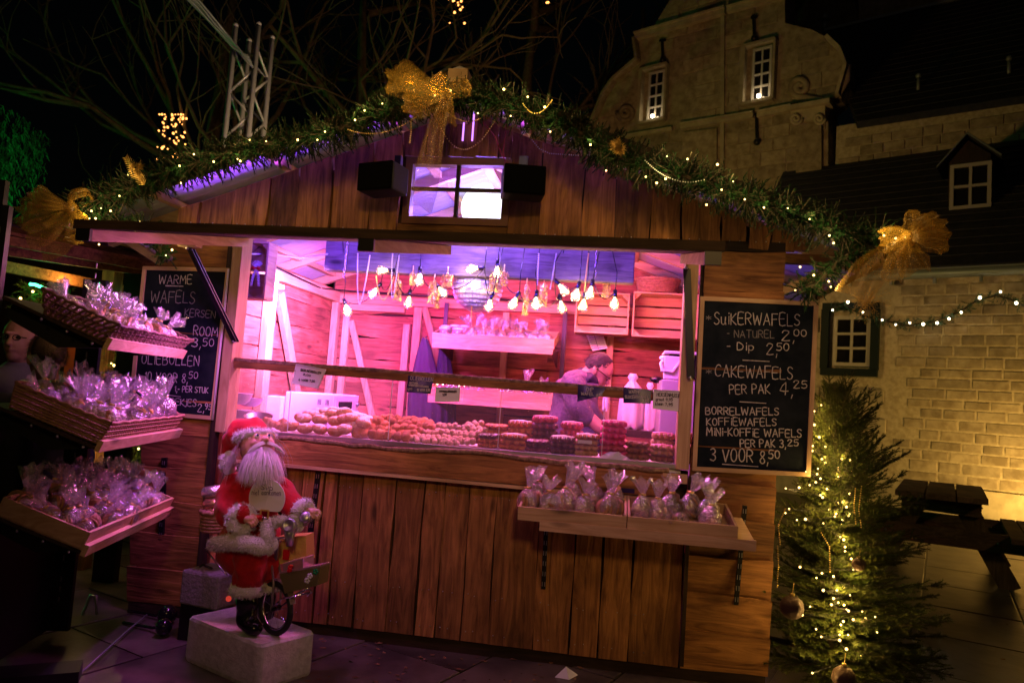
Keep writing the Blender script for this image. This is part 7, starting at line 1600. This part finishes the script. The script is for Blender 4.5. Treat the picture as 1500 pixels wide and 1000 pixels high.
def fur(name, pts, rad, n=1500, ln=.014, closed=False, parent=sa_):
    mb = MB(); mb.tube(pts, rad, 10)
    P = [V(p) for p in pts]; rs = rad if isinstance(rad, list) else [rad]*len(P)
    if not closed: mb.ball(P[0], rs[0], 10, 6); mb.ball(P[-1], rs[-1], 10, 6)
    for _ in range(n):
        i = R.randrange(len(P)-1); t = R.random(); c = P[i].lerp(P[i+1], t); r = rs[i]*(1-t)+rs[i+1]*t; dd = (P[i+1]-P[i]).normalized(); x, y = frame_of(dd); a = R.random()*6.28; nn = x*cos(a)+y*sin(a)
        p = c+nn*r*.93; q_ = p+(nn+V((R.uniform(-.6, .6), R.uniform(-.6, .6), R.uniform(-.8, .3)))*.9).normalized()*ln*R.uniform(.6, 1.2); s_ = nn.cross(q_-p).normalized()*.0016; mb.add([p-s_, p+s_, q_], [(0, 1, 2)])
    mb.build(name, 'fur', parent, kind=None)
def circ(c, ax, r, n=16, sq=1.):
    x, y = frame_of(ax); return [c+x*(r*cos(2*pi*k/n))+y*(r*sq*sin(2*pi*k/n)) for k in range(n+1)]
hem = [S(312, 797, -.06), S(325, 795, -.12), S(345, 793, -.19), S(368, 796, -.20), S(388, 801, -.17), S(398, 797, -.15)]
fur('fur_trim', hem, [.030, .034, .036, .036, .036, .032], 1700)
fur('fur_trim', [S(394, 795, -.16), S(391, 778, -.16), S(392, 764, -.14)], [.030, .028, .022], 700)
fur('fur_trim', [S(398, 766, -.13), S(412, 761, -.11), S(428, 765, -.08), S(438, 772, -.06)], .022, 800)
fur('fur_trim', circ(S(354, 760, -.185), V((.6, -.7, .1)), .044, 14), .026, 1700, closed=True)
fur('fur_trim', circ(S(443, 750, -.03), V((.9, -.3, -.1)), .040, 14), .026, 1600, closed=True)
fur('fur_trim', circ(S(362, 862, -.09), V((0, 0, 1)), .054, 16), .024, 1300, closed=True); fur('fur_trim', circ(S(396, 858, .0), V((0, 0, 1)), .044, 12), .018, 600, closed=True)
# belt, buckle, paper sign on the chest
mb = MB(); bc = S(371, 757, 0); P = circ(bc, V((0, 0, 1)), .128, 28, .98); mb.ribbon([p+V((0, 0, .0)) for p in P], .042, V((.06, 0, 1)).normalized()); mb.build('belt', 'blackgloss', sa_)
mb = MB(); c = S(387, 755, -.15); 
for a, b_ in (((-.018, -.024), (.018, -.024)), ((.018, -.024), (.018, .024)), ((.018, .024), (-.018, .024)), ((-.018, .024), (-.018, -.024))): mb.bar(c+V((a[0], 0, a[1])), c+V((b_[0], 0, b_[1])), .006, .006, up=(0, 1, 0))
mb.build('buckle', 'gold', sa_)
c = S(388, 730, -.142); r_ = .088; mb = MB(); P = [c+V((r_*cos(a)*.98, .018*abs(cos(a)), r_*sin(a))) for a in [2*pi*k/40 for k in range(40)]]; P = [p if p.z > c.z-r_*.62 else V((p.x, p.y, c.z-r_*.62)) for p in P]; mb.prism(P[::-1], (0, .003, 0)); pb = mb.build('paper_sign', 'white', sa_)
mb = MB(); lettering(mb, 'Svp', S(382, 716, -.147), S(399, 718, -.147), .022, .0024); lettering(mb, 'niet aankomen', S(369, 724, -.147), S(411, 725, -.147), .020, .0020); mb.build('lettering', 'ink', pb, kind='stuff')
# hands
hand(sa_, S(357, 757, -.185), (.85, -.30, -.1), (.3, -.6, .6), .62, M['skin'], .9, 1); hand(sa_, S(450, 747, -.035), (.85, -.1, -.1), (.2, -.5, .7), .62, M['skin'], .9, -1)
# head
hc = S(377, 655, -.04); T = Matrix.Translation(hc) @ Matrix.Rotation(radians(-40), 4, 'Z') @ Matrix.Rotation(radians(-34), 4, 'Y')
Gv = (T.to_3x3().inverted() @ V((0, 0, -1)))
def H(x, y, z): return T @ V((x, y, z))
organic('head', 'skin', [([H(-.01, 0, -.12), H(0, 0, -.03)], [.045, .05]), ([H(.072, 0, .006), H(.094, 0, -.010)], [.012, .016])], [(H(0, 0, .0), (.080, .074, .085)), (H(.058, -.032, -.012), (.024, .022, .022)), (H(.058, .032, -.012), (.024, .022, .022))], .005, sa_, smooth=2)
mb = MB()
for s_ in (-1, 1): mb.ball(H(.071, s_*.026, .018), (.012, .012, .013), 10, 8)
mb.build('eyes', 'white', sa_); mb = MB()
for s_ in (-1, 1): mb.ball(H(.081, s_*.027, .019), (.005, .006, .007), 8, 6)
mb.build('pupils', mat('blue_iris', (.02, .06, .18), .15), sa_); mb = MB()
for s_ in (-1, 1): mb.tube([H(.088, s_*.030+.019*cos(a), .008+.019*sin(a)) for a in [2*pi*k/16 for k in range(17)]], .0013, 5, False)
mb.tube([H(.090, -.012, .010), H(.097, 0, .012), H(.090, .012, .010)], .0013, 5); mb.build('glasses', 'gold', sa_)
# beard, moustache, hair: tapered strands
bd = MB()
for k in range(1500):
    a = R.uniform(-1.9, 1.9); t0 = R.random(); p = V((.058*cos(a)+.010, .057*sin(a), -.030-.030*t0)); l = (.15+.06*R.random())*(1-.45*abs(a)/1.9)
    d = V((cos(a)*.45+R.uniform(-.2, .2), sin(a)*.45+R.uniform(-.25, .25), -.35)).normalized(); P = [p]; dd = d
    for j in range(4): dd = (dd*.72+V((R.uniform(-.18, .18), R.uniform(-.2, .2), R.uniform(-.1, .1)))+Gv*.5).normalized(); P.append(P[-1]+dd*l/4)
    s_ = V((-sin(a), cos(a), 0))*R.uniform(.0016, .0034)
    vs = []
    for j, q_ in enumerate(P): w_ = 1-j/4.3; vs += [H(*(q_-s_*w_)), H(*(q_+s_*w_))]
    bd.add(vs, [(2*j, 2*j+1, 2*j+3, 2*j+2) for j in range(4)], 0, True)
for k in range(420):
    s_ = R.choice((-1, 1)); p = V((.094, s_*R.uniform(.002, .012), -.026+R.uniform(-.006, .006))); P = [p]; dd = V((.35, s_*1., -.05)).normalized(); l = R.uniform(.055, .10)
    for j in range(4): dd = (dd*.8+V((-.02, s_*.12+R.uniform(-.15, .15), 0))+Gv*.28).normalized(); P.append(P[-1]+dd*l/4)
    w0 = V((0, 0, 1))*R.uniform(.0015, .003); vs = []
    for j, q_ in enumerate(P): w_ = 1-j/4.3; vs += [H(*(q_-w0*w_)), H(*(q_+w0*w_))]
    bd.add(vs, [(2*j, 2*j+1, 2*j+3, 2*j+2) for j in range(4)], 0, True)
for k in range(160):
    s_ = -1 if R.random() < .65 else 1; p = V((R.uniform(-.07, .045), s_*.078, R.uniform(-.02, .035))); P = [p]; dd = V((R.uniform(-.3, .2), s_*.5, -.3)).normalized(); l = R.uniform(.08, .16)
    for j in range(4): dd = (dd*.8+V((R.uniform(-.15, .15), R.uniform(-.15, .15), 0))+Gv*.4).normalized(); P.append(P[-1]+dd*l/4)
    w0 = V((1, 0, 0))*R.uniform(.0016, .003); vs = []
    for j, q_ in enumerate(P): w_ = 1-j/4.3; vs += [H(*(q_-w0*w_)), H(*(q_+w0*w_))]
    bd.add(vs, [(2*j, 2*j+1, 2*j+3, 2*j+2) for j in range(4)], 0, True)
bd.ball((0, 0, 0), 1, 14, 10, 0, Matrix.Translation(H(.040, 0, -.055)+V((0, 0, -.045))) @ Matrix.Rotation(radians(-40), 4, 'Z') @ Matrix.Diagonal((.046, .050, .070, 1)))
bd.build('beard', mat('beard_hair', (.72, .68, .68), .75), sa_, kind='stuff')
# hat
organic('hat', 'redfelt', [([H(-.02, 0, .060), H(-.03, 0, .095), S(352, 635, .0), S(340, 646, .02), S(333, 662, .02)], [.078, .076, .066, .048, .032])], [], .008, sa_, amp=.012, fr=16)
fur('fur_trim', circ(H(-.012, .0, .062), T.to_3x3() @ V((.25, .0, .95)),   .076, 20, 1.02), .021, 2200, .016, closed=True)
fur('fur_trim', [S(336, 668, -.02), S(332, 676, -.03), S(336, 686, -.03)], [.028, .034, .032], 1200, .016)
# presents
gb_ = thing('gift_bag', 'shiny gold foil gift bag standing behind the bicycle lamp', 'gift bag', S(425, 825, -.02)); mb = MB(); a, b_, c_, e_ = S(406, 826, .0), S(449, 822, .03), S(448, 784, .03), S(404, 787, .0); mb.prism([a, b_, c_, e_], (.0, .09, .0)); mb.build('bag', 'gold', gb_); mb = MB(); mb.box(S(419, 812, -.012), (.03, .004, .045)); mb.build('motif', 'redtie', gb_)
gx1 = thing('gift_box', 'olive gold foil gift box with flower stickers on the front rack', 'gift box', S(438, 862, -.14)); mb = MB(); a, b_, c_, e_ = S(417, 869, -.12), S(465, 857, -.16), S(469, 830, -.16), S(410, 840, -.12); mb.prism([a, b_, c_, e_], (.015, .075, .0)); mb.build('box', mat('olive_foil', (.30, .27, .10), .35, .6), gx1)
mb = MB(); off = V((0, 0, .001)); mb.prism([e_+off, c_+off, c_+V((.015, .077, .0)), e_+V((.015, .077, .0))], (0, 0, .008)); mb.build('lid', mat('pink_foil', (.75, .45, .55), .25, .6), gx1)
for q_, mm in (((454, 843), 'white'), ((450, 850), 'white'), ((462, 837), mat('green_bow', (.01, .35, .12), .3, .5))):
    mb = MB(); p = S(*q_, -.165); 
    for k in range(5): a = k*2*pi/5; mb.ball(p+V((.008*cos(a), 0, .008*sin(a))), (.006, .003, .006), 6, 4)
    mb.build('flower_sticker', mm, gx1)
gx2 = thing('gift_box', 'small pink foil box with red rosette on top of the olive gift', 'gift box', S(425, 828, -.12)); mb = MB(); a, b_, c_, e_ = S(415, 842, -.11), S(444, 832, -.13), S(444, 817, -.13), S(414, 825, -.11); mb.prism([a, b_, c_, e_], (.02, .07, .006)); mb.build('box', mat('pink_foil_box', (.70, .42, .50), .25, .6, bump=.3, ns=20), gx2, bevel=.003)
mb = MB(); p = S(425, 832, -.145)
for k in range(14): a = k*2.4; mb.ball(p+V((.004*(k % 4)*cos(a), -.003*(k % 3), .004*(k % 4)*sin(a))), (.008, .005, .008), 6, 4)
mb.build('rosette', 'redtie', gx2)
for i, (px, py) in enumerate(((296, 722), (298, 738), (297, 750))):
    mb = MB(); a, b_ = aY(px, py, -.33), aY(px+30, py-4+i*2, -.30); mb.tube([a, a.lerp(b_, .12), a.lerp(b_, .5), b_], [.020, .030, .032, .030], 12); o = mb.build('gift_roll', mat('foil_%d' % i, [(.75, .68, .72), (.70, .40, .25), (.6, .35, .2)][i], .22, .85, bump=.8, ns=30)); tag(o, ['silver foil roll, topmost of the parcels behind the santa', 'copper foil parcel under the silver roll behind the santa', 'lowest bronze foil parcel in the basket behind the santa'][i], 'parcel')
basket('wicker_basket', 'small pale wicker basket with foil parcels behind the santa', aY(312, 778, -.30), .055, .055, .10, 'wickerlt', rows=6, n=24)
# grey foam box, cables and scraps on the ground
ga_ = thing('equipment_box', 'grey speckled equipment box behind the concrete block', 'box', aZ(300, 905, .0)); q_ = aY(300, 900, -.28)
T = Matrix.Translation((aY(302, 870, -.30).x, -.24, .265)) @ Matrix.Rotation(radians(-12), 4, 'Z'); mb = MB(); mb.box((0, 0, 0), (.24, .20, .17), T); mb.build('body', 'foam', ga_, bevel=.012); mb = MB(); mb.tube([T @ V((-.08, -.02, .09)), T @ V((-.05, -.03, .105)), T @ V((0, -.02, .09))], .006, 6); mb.build('handle', 'blackgloss', ga_)
mb = MB(); mb.box((aY(300, 880, -.25).x, -.22, .09), (.20, .16, .18)); mb.build('support', 'black', ga_)
for nm, P, r_, lab in (('rail', [aZ(118, 985, .03), aZ(190, 920, .03), aZ(215, 900, .03)], .010, 'thin metal edge on the wet ground at the lower left'),):
    mb = MB(); mb.tube(P, .004, 6); tag(mb.build('metal_rail', 'gutter'), lab, 'rail')
mb = MB(); a, b_ = aZ(-60, 1000, .05), aZ(118, 985, .05); mb.bar(a, b_, .14, .06); tag(mb.build('floor_beam', 'black'), 'black floor beam at the bottom left corner', 'beam')
mb = MB(); p = aZ(121, 900, .02); mb.tube([p, p+V((.02, .02, .10)), p+V((.05, .02, .10)), p+V((.06, .03, .0))], .008, 6); tag(mb.build('floor_hook', 'silver'), 'small bright metal hook on the dark ground at lower left', 'hook')
for (px, py, s_) in ((245, 900, .05), (240, 918, .04)):
    mb = MB(); p = aZ(px, py, .05); mb.ball(p, (s_, s_, s_*1.1), 12, 8); mb.tube([p, p+V((-.1, .05, -.03)), p+V((-.3, .1, -.04))], .008, 5); tag(mb.build('cable_plug', 'blackgloss'), 'dark cable plug on the ground left of the grey box, %s one' % ('upper' if py < 910 else 'lower'), 'plug')
mb = MB(); p = aZ(828, 992, .0); mb.add([p+V((-.05, -.02, .004)), p+V((.02, -.03, .004)), p+V((.06, .03, .01)), p+V((.0, .01, .05))], [(0, 1, 3), (1, 2, 3), (0, 3, 2)]); tag(mb.build('paper_scrap', 'white'), 'torn white paper scrap on the ground before the stall', 'litter')
lv = MB()
for k in range(150):
    p = aZ(R.uniform(440, 900), R.uniform(935, 1000), .004) if R.random() < .7 else V((R.uniform(.9, 3), R.uniform(-1, 2), .004)); a = R.random()*6.28; s_ = R.uniform(.006, .02); lv.add([p+V((s_*cos(a+k_), s_*sin(a+k_)*.6, R.uniform(0, .008))) for k_ in (0, 1.6, 3.1, 4.7)], [(0, 1, 2, 3)])
o = lv.build('fallen_leaves', mat('dead_leaf', (.20, .10, .04), .7, rnd=.3, col2=(.32, .18, .07), ns=3)); o['kind'] = 'stuff'
# ------------------------------------------------------------------ christmas tree at the right corner
TX, TY_ = 1.11, .10
ct_ = thing('christmas_tree', 'natural spruce christmas tree with warm lights at the right stall corner', 'christmas tree', (TX, TY_, 0))
mb = MB(); mb.tube([(TX, TY_, 0), (TX, TY_, .8), (TX-.03, TY_-.02, 1.50)], [.035, .022, .008], 8); mb.build('trunk', 'bark', ct_)
def bough(seed, L=.5):
    rr = random.Random(seed); mb = MB(); P = [V((0, 0, 0))]; d = V((1, 0, .05))
    for k in range(7): d = (d+V((0, rr.uniform(-.08, .08), .07*(k > 3)-.02))).normalized(); P.append(P[-1]+d*L/7)
    mb.tube(P, [.006-.0006*k for k in range(8)], 5, True, True, 1)
    def nd(a, b_, n, l):
        dd = (b_-a).normalized(); x, y = frame_of(dd)
        for i in range(n):
            t = rr.random(); p = a.lerp(b_, t); an = rr.random()*6.28; sd = x*cos(an)+y*sin(an); v = (sd*.9+dd*.6).normalized(); w_ = dd.cross(sd)*.0017; mb.add([p-w_, p+w_, p+v*l*rr.uniform(.7, 1.2)], [(0, 1, 2)])
    for i in range(7): nd(P[i], P[i+1], 70, .019)
    for i in range(1, 7):
        for s_ in (-1, 1):
            l = L*.46*(1-i/8.5); a = P[i]; dv = ((P[i+1]-P[i]).normalized()*.8+V((0, s_*rr.uniform(.6, .9), rr.uniform(-.15, .2)))).normalized(); b_ = a+dv*l; mb.tube([a, b_], [.003, .0015], 4, False, True, 1); nd(a, b_, int(l*800), .018)
            if l > .12:
                for q_ in (.4, .7): c_ = a.lerp(b_, q_); e_ = c_+(dv+V((.4, s_*-.5, rr.uniform(-.1, .2)))).normalized()*l*.35; nd(c_, e_, int(l*200), .015)
    return mb.mesh('branch')
bg_ = [bough(k) for k in range(5)]
nB = 400
for k in range(nB):
    t = (k/nB)**.85; z = .06+1.40*t; a = k*2.39996+R.uniform(-.3, .3); L = (.43*(1-t)**.48+.09)*R.uniform(.62, 1.2)*(.72 if cos(a) < -.2 else 1)
    o = link('branch', bg_[k % 5], ['needle2', 'twig'], ct_); o.location = V((TX-.03*t, TY_-.02*t, z))-wl(ct_); s_ = L/.5; o.scale = (s_, s_, s_*.9); o.rotation_euler = (R.uniform(-.4, .4), radians(-2-56*t**1.3)+R.uniform(-.18, .18), a)
tl_px = [(1193, 602), (1203, 593), (1200, 640), (1209, 654), (1204, 672), (1209, 678), (1233, 672), (1228, 684), (1228, 698), (1197, 694), (1195, 706), (1212, 715), (1202, 725), (1205, 728), (1223, 756), (1245, 723), (1235, 735), (1243, 755), (1240, 742), (1231, 786), (1236, 790), (1206, 766), (1238, 807), (1247, 818), (1250, 834), (1204, 839), (1206, 864), (1236, 859), (1249, 858), (1245, 871), (1226, 864), (1221, 876), (1228, 882), (1218, 885), (1240, 892), (1263, 895), (1250, 907), (1254, 909), (1230, 929), (1230, 937), (1203, 932), (1175, 900), (1193, 622), (1215, 746), (1251, 700), (1248, 690), (1190, 660), (1186, 710), (1180, 760), (1172, 830), (1151, 715), (1156, 745), (1160, 690), (1268, 905), (1190, 985), (1260, 960), (1240, 950)]
sl_ = thing('string_lights', 'warm white string lights wound through the christmas tree at the right', 'fairy lights', aY(1200, 600, -.05))
P = []
for (x, y) in tl_px:
    zt = max(.02, (y-575)/425); xc_ = 1200; f_ = max(0, 1-(abs(x-xc_)/(20+95*zt))**2)**.5; P.append(aY(x, y, TY_-.05-.34*zt*f_))
fairy(sl_, P, .0055, 'fairyt' if 0 else emis('warm_bulb', (1, .58, .17), 6), glow=.7, gcol=(1, .60, .16), every=2)
fairy(sl_, [p+V((R.uniform(-.07, .07), R.uniform(-.03, .05), R.uniform(-.07, .07))) for p in P if R.random() < .6], .0045, 'fairy')
mb = MB(); Ps = sorted(P, key=lambda p: -p.z)
for a, b_ in zip(Ps[:-1], Ps[1:]):
    if (a-b_).length < .35: mb.tube([a, a.lerp(b_, .5)+V((0, .02, -.01)), b_], .0016, 4)
mb.build('wire', 'black', sl_)
for (px, py, r_, Y, lab) in ((1160, 889, .052, -.28, 'large bronze glitter bauble low on the left side of the christmas tree'), (1236, 992, .050, -.34, 'bronze glitter bauble at the bottom edge of the christmas tree'), (1258, 826, .03, -.2, 'small dark bauble on the right side of the christmas tree')):
    c = aY(px, py, Y); t = thing('bauble', lab, 'bauble', c); mb = MB(); mb.ball(c, r_, 24, 16); mb.build('globe', mat('bronze_bauble', (.09, .045, .025), .42, .6, bump=1., ns=260), t); mb = MB(); mb.tube([c+V((0, 0, r_*.95)), c+V((0, 0, r_*1.2))], .010, 8); mb.tube([c+V((0, 0, r_*1.2)), c+V((.005, 0, r_*2.1))], .0015, 4); mb.build('cap', 'gold', t)
for (P, lab) in (([(1139, 800), (1140, 830), (1138, 862)], 'thin silver icicle thread on the left side of the tree'), ([(1203, 780), (1215, 800), (1216, 840)], 'gold thread of beads in the middle of the tree'), ([(1262, 712), (1258, 745), (1262, 775)], 'gold tinsel strand at the right shoulder of the tree'), ([(1253, 715), (1251, 740), (1254, 770)], 'gold tinsel strand left of the other one on the tree'), ([(1150, 745), (1140, 770), (1143, 800)], 'gold bead thread at the upper left of the tree')):
    beads('bead_string', lab, [aY(x, y, -.2) for x, y in P], .0032, 'gold', .010)
# ------------------------------------------------------------------ picnic tables
def picnic(lab, NL, NR, FR, FL, z, grp):
    t = thing('picnic_table', lab, 'picnic table', ((NL+FR)/2.)); NL, NR, FR, FL = [V((p.x, p.y, z)) for p in (NL, NR, FR, FL)]; w_ = (NR-NL); dp = ((FL-NL)+(FR-NR))/2; t.location.z = 0
    for k in range(3):
        a, b_ = NL+w_*(k/3+.008), NL+w_*((k+1)/3-.012); mb = MB(); mb.prism([a, b_, b_+dp, a+dp], (0, 0, -.045)); mb.build('top_plank', 'table_y', t)
    wn = w_.normalized(); dn = dp.normalized(); W_ = w_.length
    for q_ in (.14, .86):
        o = NL+dp*q_; mb = MB(); mb.bar(o+wn*.05-V((0, 0, .09)), o+wn*(W_-.05)-V((0, 0, .11)), .05, .13); mb.build('crosspiece', 'table_x', t)
        for s_ in (0, 1): a = o+wn*(W_*(.28 if s_ == 0 else .72))-V((0, 0, .06)); b_ = o+wn*(W_*.5+(-.52 if s_ == 0 else .52)); b_ = V((b_.x, b_.y, 0)); mb = MB(); mb.bar(a+dn*.05, b_+dn*.05, .05, .15, up=dn.cross(b_-a)); mb.build('leg', 'table_z', t)
        a = o+wn*(W_*.5-.72); b_ = o+wn*(W_*.5+.72); a.z = b_.z = .38; mb = MB(); mb.bar(a, b_, .05, .15); mb.build('bench_support', 'table_x', t)
        mb = MB()
        for s_ in (-.42, -.30, .30, .42): p = o+wn*(W_*.5+s_)-dn*.03; p.z = .38 if abs(s_) > .35 else z-.09; mb.ball(p, .010, 8, 6)
        mb.build('bolt_head', 'silver', t, kind='stuff')
    for s_ in (-1, 1):
        for k in range(2): a = NL+wn*(W_*.5+s_*(.50+.13*k)); a.z = .455; mb = MB(); mb.prism([a, a+wn*.12*s_, a+wn*.12*s_+dp, a+dp], (0, 0, -.04)); mb.build('bench_plank', 'table_y', t)
z = .75
picnic('dark brown picnic table with three top planks before the yellow wall', aZ(1310, 717, z), aZ(1450, 732, z), aZ(1441, 712, z), aZ(1321, 701, z), z, 'picnic tables')
o_ = aZ(1310, 717, z)
sh_ = V((1.75, -.55, 0)); picnic('second picnic table cut by the right edge of the picture', aZ(1310, 717, z)+sh_, aZ(1450, 732, z)+sh_, aZ(1441, 712, z)+sh_, aZ(1321, 701, z)+sh_, z, 'picnic tables')
